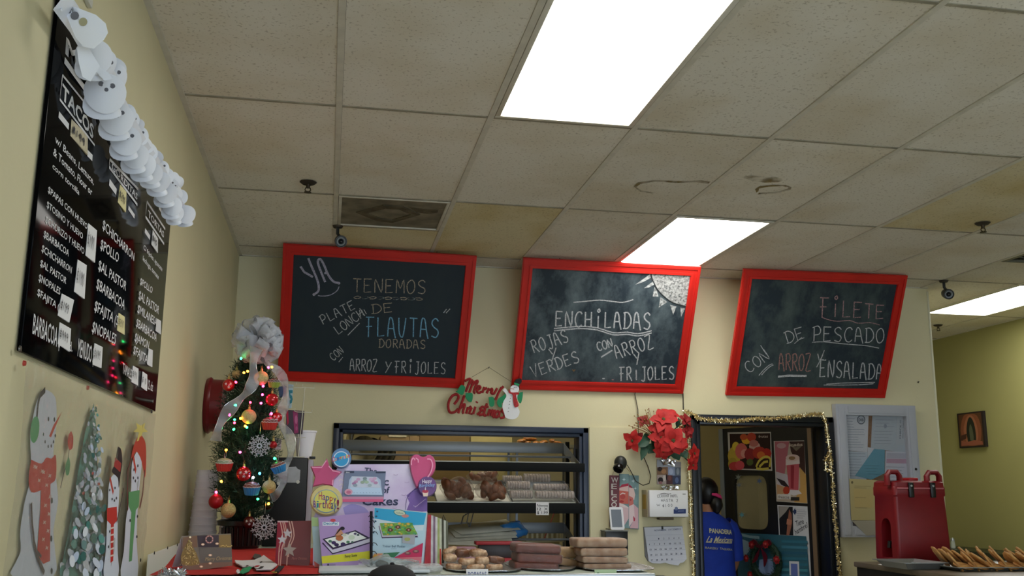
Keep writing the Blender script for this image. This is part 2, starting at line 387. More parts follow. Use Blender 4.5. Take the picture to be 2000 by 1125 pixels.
def rail(a, b):
    k = (round(b[0]-a[0], 3), round(b[1]-a[1], 3)); cross = k[1] == 0
    if k not in rails:
        d = .008 if cross else .0122; dx, dy = (k[0]/2 or d), (k[1]/2 or d)
        rails[k] = MB().box2((-dx, -dy, 0), (dx, dy, .006)).build('grid_rail', M_BARX if cross else M_BAR, None, (0, 0, 0), smooth=0, me_only=True)
    o = bpy.data.objects.new('grid_rail', rails[k]); COL.objects.link(o); o.parent = ceil; o.location = ((a[0]+b[0])/2, (a[1]+b[1])/2, H+(.0015 if cross else -.0005))
for ci, (x0, x1) in enumerate(cols):
    ye = YK if x0 > 4.2 else YB
    if ci: rail((x0, YF), (x0, ye))
    for y0, y1 in (rows2 if x0 > 4.2 else rows)[1:]: rail((x0+.012, y0), (x1-.012, y0))
rail((.012, 1.83), (.598, 1.83))
for a, b, n in (((XL, YF, H-.001), (XL+.022, YB, H+.006), 'trim_3'), ((XL, YB-.022, H-.001), (XE, YB, H+.006), 'trim_4'), ((XR-.022, YF, H-.001), (XR, YK, H+.006), 'trim_5')):
    struct(n, MB().box2(a, b), M_BAR, 'thin metal wall angle along the edge of the ceiling, '+{'trim_3': 'left wall', 'trim_4': 'back wall', 'trim_5': 'olive wall'}[n])
LL = {(2, 4): 'large glowing ceiling panel light at the top centre', (4, 6): 'glowing ceiling panel light right above the middle chalkboard', (9, 7): 'glowing ceiling panel light in the side room before the olive wall'}
for i, (ci, ri) in enumerate(LIGHTS):
    x0, x1 = cols[ci]; y0, y1 = rows2[ri]
    t = thing('ceiling_light', LL.get((ci, ri), 'ceiling panel light further back in the room, out of the picture'), 'ceiling light', ((x0+x1)/2, (y0+y1)/2, H), 'fluorescent ceiling panel lights')
    f = MB(); a = .014; b = .035
    for p, q in (((x0+a, y0+a), (x1-a, y0+b)), ((x0+a, y1-b), (x1-a, y1-a)), ((x0+a, y0+b), (x0+b, y1-b)), ((x1-b, y0+b), (x1-a, y1-b))):
        f.box2((p[0], p[1], H-.002), (q[0], q[1], H+.022), .001)
    f.build('frame', M_BAR, t)
    MB().box2((x0+b, y0+b, H+.006), (x1-b, y1-b, H+.014)).build('diffuser', M_LAMP, t)
# unseen strip lights added to brighten the kitchen behind the openings
struct('ceiling_2', MB().box2((XL, YB+.12, 2.9), (XE-.1, YK, 2.95)), mat('kitchen_ceiling_paint', '#bdb9a4', .9), 'plain kitchen ceiling behind the back wall')
for x in (.9, 3.2):
    t = thing('added_kitchen_light', 'strip light on the kitchen ceiling, %s' % ('over the bread racks' if x < 2 else 'behind the doorway'), 'ceiling light', (x, 3.25 if x < 2 else 4.3, 2.9), 'kitchen strip lights'); YL = 3.25 if x < 2 else 4.3
    MB().box2((x-.6, YL-.1, 2.86), (x+.6, YL+.1, 2.9), .005).build('housing', M_BAR, t)
    MB().box2((x-.58, YL-.08, 2.85), (x+.58, YL+.08, 2.86), .003).build('diffuser', mat('kitchen_diffuser', '#fff6e0', .5, emit=KITCHEN*(1.0 if x < 2 else .45)) if x < 2 else mat('kitchen_diffuser_dim', '#fff0d0', .5, emit=KITCHEN*.12), t)
# water stains on two boards
def stain_mat():
    return chalk('water_stain', '#8d7c55', .38, 9)
for pts, n in (([(140, 690), (170, 660), (300, 642), (480, 652), (640, 645), (700, 655), (690, 670), (600, 660), (450, 664), (300, 654), (190, 672), (160, 695), (200, 720), (290, 735), (280, 742), (190, 730)], 'thin brown water ring'),
               ([(915, 620), (1000, 608), (1100, 620), (1170, 615), (1250, 640), (1200, 660), (1100, 662), (1000, 645)], 'brown water stain'),
               ([(1040, 735), (1030, 710), (1060, 690), (1150, 680), (1250, 678), (1298, 695), (1290, 715), (1200, 738), (1100, 745), (1050, 748), (1060, 735), (1110, 734), (1200, 726), (1270, 706), (1275, 695), (1230, 688), (1130, 692), (1060, 705), (1055, 725)], 'oval brown water ring')):
    I = Ink(Pl((0, 0, H+.0025), (1, 0, 0), (0, -1, 0)), (1200, 180, 3.75)); I.poly(pts, stain_mat()); o = I.build('water_stain', ceil, label=n)
# dirty air vent
t = thing('ceiling_vent', 'sooty square air vent in the ceiling above the left chalkboard', 'vent', (.305, 1.525, H))
MV = mat('sooty_vent_metal', '#8d8571', .6, noise=(9, .5, 8))
f = MB()
for p, q in (((.014, 1.234), (.596, 1.25)), ((.014, 1.80), (.596, 1.816)), ((.014, 1.25), (.03, 1.80)), ((.58, 1.25), (.596, 1.80))): f.box2((p[0], p[1], H-.001), (q[0], q[1], H+.012), .001)
f.build('frame', M_BAR, t)
MB().box2((.03, 1.25, H+.006), (.58, 1.80, H+.012)).build('panel', MV, t)
MS = mat('soot', '#6a604a', .9, noise=(14, .55))
pl = Pl((.30, 1.53, H+.006), (1, 0, 0), (0, -1, 0))
g = MB(); o_ = [(-.19, 0), (-.05, .17), (.05, .17), (.16, .03), (.02, -.17), (-.07, -.15)]; n_ = [(x*.7, y*.66) for x, y in o_]
for i in range(6):
    j = (i+1) % 6; g.prism([o_[i], o_[j], n_[j], n_[i]], pl, .0, .006)
g.build('deflector_ring', MS, t)
g = MB(); g.prism([(.14, .06), (.20, .04), (.25, .08), (.25, .14), (.18, .13), (.08, .16)], pl, 0, .0015); g.build('soot_smear', MS, t)
t = thing('ceiling_vent', 'grey louvred air vent in the ceiling at the right edge', 'vent', (4.575, 1.525, H))
f = MB()
for p, q in (((4.284, 1.234), (4.866, 1.26)), ((4.284, 1.80), (4.866, 1.826)), ((4.284, 1.26), (4.31, 1.80)), ((4.84, 1.26), (4.866, 1.80))): f.box2((p[0], p[1], H-.002), (q[0], q[1], H+.012), .001)
MGV = mat('grey_vent_enamel', '#6f6f63', .5); f.build('frame', MGV, t)
for k in range(9): MB().box((4.575, 1.29+k*.06, H+.008), (.53, .05, .003), 0, ('X', .5)).build('louvre_slat', MGV, t)
rail((4.282, 1.83), (4.868, 1.83))
# sprinkler heads
def sprinkler(p, label):
    t = thing('fire_sprinkler', label, 'sprinkler', p, 'ceiling sprinkler heads')
    z = p.z; MT = mat('tarnished_brass', '#4a4131', .5, .6, noise=(40, .4))
    MB().lathe([(0, -.012), (.012, -.012), (.03, -.010), (.042, 0), (0, 0)], p, 18).build('escutcheon', mat('dusty_dark_metal', '#3a342a', .6, .3), t)
    MB().lathe([(0, -.03), (.009, -.03), (.011, -.012), (0, -.012)], p, 12).build('stem', MT, t)
    b = MB()
    for sx in (-1, 1): b.tube([p+V((sx*.010, 0, -.028)), p+V((sx*.014, 0, -.04)), p+V((sx*.004, 0, -.05))], .003, 6)
    b.lathe([(0, -.054), (.018, -.053), (.018, -.050), (0, -.049)], p, 12); b.build('deflector', MT, t)
sprinkler(PZ(602, 356), 'brown fire sprinkler head up in the ceiling above the Christmas tree')
sprinkler(PZ(1919, 436), 'dark fire sprinkler head on the yellowed ceiling board at right')
sprinkler(PZ(1832, 635), 'small fire sprinkler head under the side room ceiling before the olive wall')
# pale smoke strip cut off above menu panel
q = PX(165, 15); MB().box((XL+.006, q.y-.03, q.z+.09), (.012, .11, .16), .003).build('trim_6', mat('white_plastic', '#d9dad2', .4), None).update_tag()
o = bpy.data.objects['trim_6']; tagp(o, 'white plastic cover low on the left wall above the garland', None, None, 'structure')
# pass-through frame and door frame
def frame_rect(name, label, x0, x1, z1, z0, wd, M, depth=.03, jamb=True):
    o = MB()
    def bar(a, b): o.box2(a, b, .004)
    prof = ((0, .6, depth), (.6, 1, depth*.6))  # stepped moulding, outer part proud
    for s0, s1, dp in prof:
        a, b = wd*s0, wd*s1
        bar((x0+a, YB-dp, z0), (x0+b, YB, z1-a)); bar((x1-b, YB-dp, z0), (x1-a, YB, z1-a)); bar((x0+a, YB-dp, z1-b), (x1-a, YB, z1-a))
    if jamb:
        for x in (x0+wd-.012, x1-wd): bar((x, YB-.004, z0), (x+.012, YB+.13, z1-wd))
        bar((x0+wd, YB-.004, z1-wd), (x1-wd, YB+.13, z1-wd+.012))
    for x in ():
        pass
    return struct(name, o, M, label)
frame_rect('window_1', 'navy moulded frame round the pass-through to the kitchen', .044, 1.724, 1.978, wz0-.06, .062, M_NAVY)
struct('trim_7', MB().box2((.044, YB-.03, wz0-.06), (1.724, YB+.13, wz0), .004), M_NAVY, 'navy sill of the pass-through')
frame_rect('door_1', 'dark navy frame round the kitchen doorway', 2.45, 3.50, 2.085, 0, .068, mat('dark_navy_paint', '#0d131c', .35))
# ================================================================== chalkboards
M_RED = mat('red_gloss_paint', '#c8241c', .35, noise=(5, .12), spec=.4)
def slate(name, smear):
    if name in MATS: return MATS[name]
    M = mat(name, '#27323a', .55, spec=.25); nt = M.node_tree; N, L = nt.nodes.new, nt.links.new; b = nt.nodes['Principled BSDF']
    tc = N('ShaderNodeTexCoord'); mp = N('ShaderNodeMapping'); mp.inputs['Scale'].default_value = (3, 3, 1.6); L(tc.outputs['Object'], mp.inputs[0])
    n = N('ShaderNodeTexNoise'); n.inputs['Scale'].default_value = 1.6; n.inputs['Detail'].default_value = 9; n.inputs['Roughness'].default_value = .7; L(mp.outputs[0], n.inputs['Vector'])
    r = N('ShaderNodeValToRGB'); r.color_ramp.elements[0].position = .42; r.color_ramp.elements[0].color = lin('#26313a'); r.color_ramp.elements[1].position = .8; r.color_ramp.elements[1].color = lin(smear)
    L(n.outputs['Fac'], r.inputs[0]); L(r.outputs[0], b.inputs['Base Color']); return M
CW = chalk('white_chalk', '#c9ccd0', .55); CB = chalk('blue_chalk', '#7fb4d6', .6); CP = chalk('pink_chalk', '#b08f92', .5); CY = chalk('cream_chalk', '#b3a99a', .5); CD = chalk('smudged_chalk', '#7e868a', .3, 40); CL = chalk('lilac_chalk', '#b5b2c8', .6)
def board(o, ex, th, label, smear, write, tr, ro):
    ex = V(ex).normalized(); ey = V((-sin(ro)*cos(th), -sin(th), cos(ro)*cos(th)))
    W, Hh, fw = 1.203, .904, .066
    t = thing('chalkboard', label, 'chalkboard', o, 'red framed menu chalkboards')
    pl = Pl(o, ex, ey)
    sides = [[(0, 0), (W, 0), (W-fw, fw), (fw, fw)], [(W, 0), (W, Hh), (W-fw, Hh-fw), (W-fw, fw)], [(W, Hh), (0, Hh), (fw, Hh-fw), (W-fw, Hh-fw)], [(0, Hh), (0, 0), (fw, fw), (fw, Hh-fw)]]
    for sd in sides:
        b = MB(); b.prism(sd, pl, -.025, 0)
        A, B, C_, D = [V(q) for q in sd]   # raised moulding bead along the outer and inner lip
        for s0, s1, h in ((.08, .34, .007), (.72, .96, .006)):
            b.prism([tuple(A.lerp(D, s0)), tuple(B.lerp(C_, s0)), tuple(B.lerp(C_, s1)), tuple(A.lerp(D, s1))], pl, 0, h)
        b.build('frame_rail', M_RED, t)
    b = MB(); b.prism([(fw-.005, fw-.005), (W-fw+.005, fw-.005), (W-fw+.005, Hh-fw+.005), (fw-.005, Hh-fw+.005)], pl, -.02, -.008)
    b.build('slate_panel', slate('slate_'+smear.lstrip('#'), smear), t)
    I = Ink(Pl(pl.at(0, 0, -.008), ex, ey), tr); write(I); I.build_split('chalk_lettering', t)
    for a in (.25, W-.25):
        MB().tube([pl.at(a, Hh-.01, -.03), pl.at(a, Hh-.01, -.03)+V((0, .02, .0)), V((pl.at(a, Hh, 0).x, pl.at(a, Hh, 0).y+.05, H))], .003, 6).build('hanger', mat('wire_steel', '#6b6862', .4, .8), t)
    return t, pl
def w1(I):
    for p in ([(165, 212), (190, 250), (250, 285)], [(218, 155), (240, 210), (275, 290), (290, 345), (285, 385), (250, 408)], [(335, 320), (310, 260), (285, 190), (290, 165), (305, 165), (330, 210), (355, 270), (390, 315), (425, 325)]):
        I.stroke(smooth2(p), 15, CL)
    I.stroke(smooth2([(430, 350), (415, 380), (370, 408), (320, 416), (285, 412)]), 6, CL); I.ell(428, 327, 10, 9, CL); I.ell(258, 405, 11, 9, CL); I.ell(335, 258, 8, 8, CL)
    letters(I, 'TENEMOS', (525, 388), (1025, 400), 92, 6.5, CY, .25)
    for k in range(9):
        x = 530+k*53; I.stroke(smooth2([(x, 428), (x+12, 420+k), (x+30, 416+k*1.5), (x+50, 424+k*1.5), (x+30, 432+k*1.6), (x+5, 432+k)]), 5, CD if k % 2 else CY)
    letters(I, 'PLATE', (318, 612), (545, 500), 62, 6, CW, .25); letters(I, 'LONCH', (425, 680), (610, 548), 62, 6, CW, .2)
    for k in range(3): I.stroke([(570+k*15, 512-k*3), (578+k*20, 555-k*8)], 5, CW)
    I.stroke([(490, 684), (570, 602)], 6, CW); letters(I, 'DE', (660, 535), (800, 525), 62, 6, CY, .2)
    I.stroke([(1148, 530), (1168, 505)], 6, CW); I.stroke([(1165, 532), (1192, 503)], 6, CW)
    letters(I, 'FLAUTAS', (615, 690), (1115, 700), 130, 8, CB, .28)
    letters(I, 'DORADAS', (705, 768), (1022, 776), 58, 6, CY, .28)
    letters(I, 'CON', (392, 860), (465, 800), 52, 5, CW, .22); I.stroke([(428, 868), (455, 835)], 5, CW)
    letters(I, 'ARROZ', (505, 925), (690, 932), 78, 6, CW, .22); letters(I, 'Y', (745, 935), (785, 938), 70, 6, CW)
    letters(I, 'FRiJOLES', (812, 940), (1160, 950), 78, 6, CW, .28)
def w2(I):
    I.poly([(1052, 205), (1070, 255), (1100, 315), (1150, 370), (1215, 415), (1270, 432), (1312, 440), (1345, 222)], chalk('thick_chalk', '#b4b5b4', .55, 70))
    I.stroke(smooth2([(1052, 200), (1068, 255), (1100, 318), (1150, 372), (1215, 418), (1312, 445)]), 10, mat('bare_slate', '#1b2226', .6))
    for q in ([(1050, 207), (940, 285), (1000, 265), (1052, 235)], [(1068, 262), (1005, 310), (1040, 305), (1078, 285)], [(1080, 300), (1068, 372), (1110, 372), (1100, 335)], [(1125, 375), (1112, 452), (1175, 412)], [(1195, 432), (1218, 505), (1242, 445)], [(1270, 452), (1275, 522), (1305, 460)]): I.poly(q, chalk('sun_ray_chalk', '#b9bcbc', .6, 60))
    I.stroke(smooth2([(488, 414), (560, 408), (680, 398), (780, 408), (850, 414), (925, 394)]), 8, CW)
    letters(I, 'ENCHiLADAS', (355, 588), (1050, 612), 108, 10, CW, .28, h1=120)
    for dy in (0, 16): I.stroke(smooth2([(345, 606+dy), (430, 598+dy), (540, 590+dy), (660, 600+dy), (780, 636+dy), (880, 632+dy), (960, 644+dy), (1060, 622+dy*1)]), 9, CW)
    letters(I, 'ROJAS', (198, 785), (455, 700), 92, 8, CW, .25); letters(I, 'Y', (320, 840), (375, 830), 85, 8, CW)
    letters(I, 'VERDES', (195, 965), (535, 850), 85, 8, CW, .25)
    letters(I, 'CON', (670, 770), (778, 738), 62, 8, CW, .2); I.stroke([(690, 815), (772, 765)], 11, CW)
    letters(I, 'ARROZ', (805, 825), (1075, 745), 95, 8, CW, .25); letters(I, 'Y', (945, 865), (985, 855), 75, 8, CW)
    letters(I, 'FRIJOLES', (825, 985), (1225, 978), 95, 9, CW, .27); I.ell(708, 972, 10, 5, CW); I.ell(775, 980, 9, 4, CP)
    I.stroke(smooth2([(480, 905), (490, 918), (500, 905)]), 8, mat('rust_smear', '#7a5f38', .9))
def w3(I):
    letters(I, 'FiLETE', (790, 440), (1262, 462), 135, 8, CP, .25, h1=100)
    I.stroke(smooth2([(805, 448), (850, 465), (920, 478), (1010, 472), (1070, 492), (1160, 488), (1230, 505)]), 6, CP)
    letters(I, 'DE', (555, 640), (685, 600), 85, 6, CW, .2); I.stroke([(605, 642), (660, 595)], 5, CW)
    letters(I, 'PESCADO', (740, 622), (1262, 636), 105, 7, CW, .25); I.stroke(smooth2([(735, 632), (820, 628), (930, 640), (1050, 650), (1140, 658), (1225, 675)]), 6, CW)
    letters(I, 'CON', (275, 858), (430, 752), 80, 6, CW, .22); I.stroke([(358, 655), (400, 720)], 5, CW)
    I.stroke(smooth2([(345, 875), (380, 835), (420, 800), (445, 790)]), 6, CW); I.stroke(smooth2([(365, 872), (395, 838), (430, 808), (452, 798)]), 6, CW)
    letters(I, 'ARROZ', (492, 835), (725, 838), 118, 8, chalk('rose_chalk', '#a8807a', .5), .2)
    I.stroke([(485, 884), (560, 876), (695, 878)], 15, CW); letters(I, 'Y', (765, 805), (805, 810), 90, 6, CW); I.stroke([(800, 750), (825, 690)], 5, CW)
    letters(I, 'ENSALADA', (790, 885), (1250, 905), 125, 8, CW, .25, h1=110)
    I.stroke([(840, 938), (960, 930), (1195, 925)], 6, CW); I.stroke([(820, 945), (960, 945), (1100, 942), (1185, 935)], 6, CW)
B1, PB1 = board((-.323, 2.70, 2.239), (1, 0, -.015), .487, 'left red framed chalkboard that reads YA TENEMOS FLAUTAS', '#2c373c', w1, (540, 460, 3.517), -.015)
B2, PB2 = board((1.197, 2.70, 2.222), (1, 0, .001), .474, 'middle red framed chalkboard with a chalk sun that reads ENCHILADAS', '#68767b', w2, (990, 480, 3.75), .001)
B3, PB3 = board((2.713, 2.70, 2.220), (1, 0, .009), .463, 'right red framed chalkboard that reads FILETE DE PESCADO', '#55635f', w3, (1390, 500, 3.751), .009)

# ================================================================== Merry Christmas sign on the back wall
pl = Pl((PY(945, 780, 2.655)), (1, 0, 0), (0, 0, 1)); TR = (830, 690, 7.03)
MC = lambda *q: [Ink(pl, TR).c(p) for p in q]
t = thing('christmas_sign', 'red glitter Merry Christmas wall sign with snowman and holly', 'sign', pl.o)
M_GLIT = mat('red_glitter', '#c0262c', .45, .1, noise=(160, .5), bump=(300, .8))
def word(name, strokes, r):
    b = MB()
    for s_ in strokes: b.tube([pl.at(*p, .004) for p in MC(*smooth2(s_))], r, 8)
    b.build(name, M_GLIT, t)
word('merry_lettering', [[(545, 385), (585, 360), (625, 355), (600, 420), (560, 530)], [(600, 430), (640, 385), (660, 375), (640, 450), (605, 545)], [(650, 440), (700, 385), (725, 385), (690, 460), (670, 530), (690, 545)],
 [(700, 510), (745, 490), (760, 465), (735, 450), (710, 500), (730, 545), (775, 530)], [(785, 545), (815, 465), (810, 495), (850, 475)], [(845, 550), (880, 480), (875, 505), (925, 485)], [(915, 545), (925, 490), (905, 540), (945, 555), (990, 480)], [(1075, 455), (1020, 520), (985, 600), (965, 640)], [(1050, 470), (1000, 560)]], .0085)
word('christmas_lettering', [[(400, 700), (440, 650), (460, 600), (430, 565), (370, 590), (325, 670), (320, 760), (350, 815), (410, 805), (455, 760)], [(540, 580), (500, 690), (455, 825)], [(480, 760), (535, 700), (545, 720), (520, 800), (530, 830)], [(565, 830), (590, 740), (585, 765), (635, 730)], [(640, 745), (605, 830), (650, 830)], [(660, 835), (690, 735)], [(715, 665), (706, 680)],
 [(715, 845), (770, 790), (755, 760), (800, 730)], [(740, 850), (790, 840), (810, 800), (780, 775)], [(850, 690), (815, 790), (810, 855), (840, 850)], [(800, 740), (870, 735)], [(860, 860), (890, 770), (880, 820), (920, 770), (905, 860)], [(920, 820), (955, 775), (935, 870), (955, 870)], [(1010, 790), (965, 820), (970, 880), (1005, 860), (1025, 790), (1010, 880)], [(1125, 755), (1070, 770), (1060, 800), (1090, 830), (1080, 880), (1030, 890)]], .0088)
def solid(name, pts, M, h0, h1, parent=t, label=None, sm=True):
    b = MB(); b.prism(MC(*(smooth2(list(pts)+[pts[0]])[:-1] if sm else pts)), pl, h0, h1); return b.build(name, M, parent, label=label)
M_HOL = mat('green_felt', '#1f8a5b', .8); M_SNOW = mat('white_painted_wood', '#e6e8ec', .6)
solid('snowman', [(1065, 515), (1095, 480), (1130, 520), (1165, 545), (1170, 470), (1210, 440), (1265, 445), (1290, 490), (1270, 545), (1260, 640), (1265, 730), (1295, 800), (1270, 875), (1200, 910), (1110, 890), (1085, 830), (1060, 740), (1075, 660), (1110, 600), (1105, 560)], M_SNOW, .004, .014)
solid('top_hat', [(1215, 430), (1240, 365), (1310, 350), (1320, 400), (1290, 440), (1295, 490), (1280, 455)], mat('black_felt', '#151515', .8), .006, .018)
solid('hat_band', [(1215, 405), (1255, 415), (1290, 430), (1285, 455), (1220, 430)], M_HOL, .018, .021, sm=False)
solid('scarf', [(1145, 490), (1180, 540), (1275, 540), (1280, 570), (1245, 575), (1260, 650), (1280, 725), (1225, 740), (1205, 660), (1195, 575), (1145, 545)], mat('red_check_cloth', '#c4353a', .8, noise=(120, .4)), .014, .02)
for q in ([(440, 520), (490, 440), (545, 460), (540, 520), (510, 575), (450, 545), (420, 525)], [(560, 550), (650, 555), (640, 665), (590, 660), (555, 600)], [(870, 605), (940, 610), (945, 720), (890, 730), (875, 660)], [(1100, 555), (1060, 590), (1010, 620), (985, 680), (1010, 735), (1050, 740), (1055, 680), (1140, 690), (1130, 655), (1085, 650), (1110, 600)], [(1340, 530), (1290, 545), (1265, 600), (1275, 650), (1310, 690), (1335, 610)]): solid('holly_leaf', q, M_HOL, .006, .013)
I = Ink(Pl(pl.at(0, 0, .0142), pl.x, pl.y), TR)
for x, y in ((1182, 585), (1172, 618), (1165, 663), (1158, 703), (1150, 752), (1143, 800), (1225, 470), (1250, 472)): I.ell(x, y, 6, 6, '#1a1a1a', 8)
I.stroke([(1175, 485), (1225, 492)], 10, '#c98a80'); I.build('buttons', t)
nail = PY(954, 719)
MB().tube([nail, nail+V((0, -.03, .004))], .003, 6).build('nail', mat('wire_steel', '#6b6862', .4, .8), t)
MB().tube([pl.at(*MC((640, 330))[0], .004), nail+V((-.005, -.02, 0)), nail+V((.005, -.02, .0)), pl.at(*MC((1180, 390))[0], .004)], .0011, 5).build('hanging_cord', mat('dark_cord', '#3b3830', .8), t)

# ================================================================== menu panel on the left wall
pw = Pl((XL, 0, 0), (0, 1, 0), (0, 0, 1)); # y along the wall, z up; its normal points into the room
M_GLOSS = mat('black_acrylic', '#050608', .07, spec=.03)
y0, y1, z0, z1 = PX(28, 692).y, PX(297, 800).y, (PX(28, 692).z+PX(297, 800).z)/2, 2.625
t = thing('menu_panel', 'glossy black menu panel with white lettering on the left wall', 'menu board', (XL, y0, z0))
MB().box2((XL+.003, y0, z0), (XL+.012, y1, z1), .002).build('panel', M_GLOSS, t)
pm = Pl((XL+.012, 0, 0), (0, 1, 0), (0, 0, 1)); WH = '#dcdde0'
I = Ink(pm, (0, 350, 2.5))
def wt(txt, p0, p1, top, bold=.01, I=I): I.text(txt, p0, p1, top, WH, bold)
for a in [('$PAPAS CON HUEVO', (232, 62), (424, 246), (236, 32)), ('$TOSINO Y HUEVO', (226, 136), (402, 294), (229, 104)), ('$CHORIZO Y HUEVO', (218, 210), (408, 368), (222, 176)), ('$BARBACOA', (210, 282), (333, 378), (214, 248)), ('$CHICHARRON', (200, 352), (346, 460), (205, 318)),
          ('$AL PASTOR', (193, 423), (320, 512), (198, 390)), ('$NOPALES', (185, 495), (290, 565), (190, 460)), ('$FAJITA (', (178, 566), (285, 640), (182, 532)), ('BARBACOA $', (155, 752), (290, 825), (163, 655)), ('MENUDO $', (376, 862), (455, 902), (382, 775)),
          ('$CHICHARRON', (497, 240), (652, 400), (502, 195)), ('$POLLO', (486, 338), (575, 408), (492, 290)), ('$AL PASTOR', (476, 440), (612, 545), (482, 392)), ('$BARBACOA', (466, 532), (604, 638), (473, 482)), ('$FAJITA (S', (456, 640), (572, 715), (463, 590)), ('$NOPALES', (444, 745), (560, 806), (452, 692)),
          ('$POLLO', (680, 512), (740, 558), (684, 480)), ('$AL PASTOR', (673, 584), (772, 660), (678, 542)), ('$MILANESA', (667, 650), (762, 718), (672, 610)), ('$BARBACOA', (660, 718), (760, 792), (666, 678)), ('$JAMON', (653, 788), (722, 830), (659, 748)), ('$FAJITA', (646, 850), (716, 900), (652, 810)),
          ('TAMALES', (594, 945), (640, 980), (598, 895)), ('d.', (335, 838), (348, 842), (336, 790)), ('1/2 dz', (712, 1020), (742, 1036), (716, 975)), ('C/ frijoles, aguacate', (697, 340), (788, 450), (700, 318)), ('lechuga, tomate', (693, 395), (770, 490), (696, 372))]: wt(*a)
I.build_split('lettering', t)
I = Ink(pm, (0, 0, 2.8125))
for a in [('M', (357, 290), (425, 372), (363, 205), .04), ('TACOS', (337, 535), (510, 765), (342, 455), .025), ('w/ Beans, Lettuce,', (300, 778), (512, 1015), (304, 740)), ('& Tomato, Flour or', (290, 850), (502, 1075), (294, 808)), ('corn tortilla', (285, 922), (432, 1072), (289, 892)), ('GORDITAS', (610, 925), (752, 1100), (613, 888), .02)]: wt(*a, I=I)
for a, b, w in (((352, 330), (465, 488), 16), ((320, 628), (375, 697), 16), ((478, 840), (505, 868), 14), ((598, 1000), (637, 1055), 14)): I.stroke([a, b], w, WH)
for q in ([(340, 412), (520, 635), (517, 798), (325, 545)], [(600, 875), (757, 1040), (752, 1125), (597, 918)]): I.stroke(q, 6, WH, closed=True)
I.build_split('heading_lettering', t)
I = Ink(pm, (240, 280, 5.625)); wt('TORTAS', (275, 800), (447, 1040), (278, 728), .02, I=I)
I.stroke([(262, 640), (462, 942), (450, 1105), (248, 808)], 9, WH, closed=True)
for a, b in (((58, 705), (125, 805)), ((240, 955), (295, 1038)), ((395, 692), (425, 745))): I.stroke([a, b], 17, WH)
I.build_split('heading_lettering', t)
for p in ((95, 828), (745, 1085)):
    q = Ink(pm, (0, 350, 2.5)).c(p); MB().lathe([(0, .004), (.006, .003), (.007, 0), (0, 0)], pm.at(*q), 10, (1, 0, 0)).build('screw', mat('wire_steel', '#6b6862', .4, .8), t)
# price slips taped onto it: each its own slip of paper
M_PAP = mat('white_paper', '#e4e4e6', .85, var=.08); M_PAPY = mat('cream_paper', '#dfd6a2', .85)
def slip(label, quad, M, tr, price=None, lift=.004, plane=pm, name='price_slip', cat='paper slip', group='price slips on the black menu'):
    Ii = Ink(plane, tr); q = [Ii.c(p) for p in quad]; b = MB(); vs = [plane.at(*p, .001) for p in q]
    c = plane.at(*q[2], lift); b.pyd([vs[0], vs[1], c, vs[3]]+[v-plane.n*.0006 for v in vs], [(0, 1, 2), (0, 2, 3), (7, 6, 5, 4), (0, 4, 5, 1), (1, 5, 6, 2), (2, 6, 7, 3), (3, 7, 4, 0)])
    o = b.build(name, M, None, plane.at(*q[0]), label, smooth=0); tagp(o, label, cat, group)
    if price:
        A = Ink(Pl(plane.at(0, 0, lift), plane.x, plane.y), tr, .0005); a, bb, d = V(quad[3]), V(quad[2]), V(quad[0]); e = (bb-a); n = len(price)
        for i, ch in enumerate(price):
            for st in SF.get(ch, []): A.stroke([tuple(a+(d-a)*(.35+.4*y)+e*(.12+.8*(i+.75*x)/n)) for x, y in st], max(1.5, e.length*.045), '#2b2b33')
        A.build('handwriting', o)
T25 = (0, 350, 2.5); 
slip('white price slip beside the words HUEVO on the black menu', [(430, 215), (472, 250), (456, 408), (416, 372)], M_PAP, T25, '$100')
slip('white price slip beside CHICHARRON in the first menu column', [(378, 392), (422, 420), (405, 585), (360, 548)], M_PAP, T25, '$190')
slip('white price slip with a folded corner over the first FAJITA line', [(300, 558), (360, 590), (330, 700), (280, 665)], M_PAP, T25, '$199')
slip('white price slip over the price of the large BARBACOA line', [(290, 698), (345, 730), (332, 842), (280, 805)], M_PAP, T25, '$999')
slip('white price slip over the MENUDO price', [(460, 800), (500, 820), (488, 922), (450, 905)], M_PAP, T25, '$699')
slip('cream price slip over the second FAJITA line', [(578, 652), (608, 672), (602, 760), (570, 738)], M_PAPY, T25, '$290')
slip('cream price slip below the GORDITAS heading', [(585, 25), (616, 62), (608, 162), (574, 112)], M_PAPY, T25, '$290')
slip('pale price slip below the TORTAS heading', [(745, 248), (770, 290), (765, 360), (738, 318)], M_PAP, T25, '$90')
slip('small white slip at the end of the MILANESA line', [(765, 680), (785, 692), (780, 758), (758, 740)], M_PAP, T25)
slip('white price slip at the end of the lowest FAJITA line', [(725, 825), (745, 835), (738, 918), (718, 905)], M_PAP, T25)
slip('white price slip next to the word TAMALES', [(648, 910), (675, 925), (668, 1008), (640, 990)], M_PAP, T25, '$90')
slip('white price slip at the lower edge past TAMALES', [(695, 938), (718, 955), (712, 1035), (688, 1015)], M_PAP, T25, '$80')
slip('stained cream price slip below the TACOS heading', [(392, 655), (480, 745), (472, 850), (385, 745)], mat('stained_cream_paper', '#cfc5a8', .9, noise=(60, .2)), (0, 0, 2.8125), '$199')

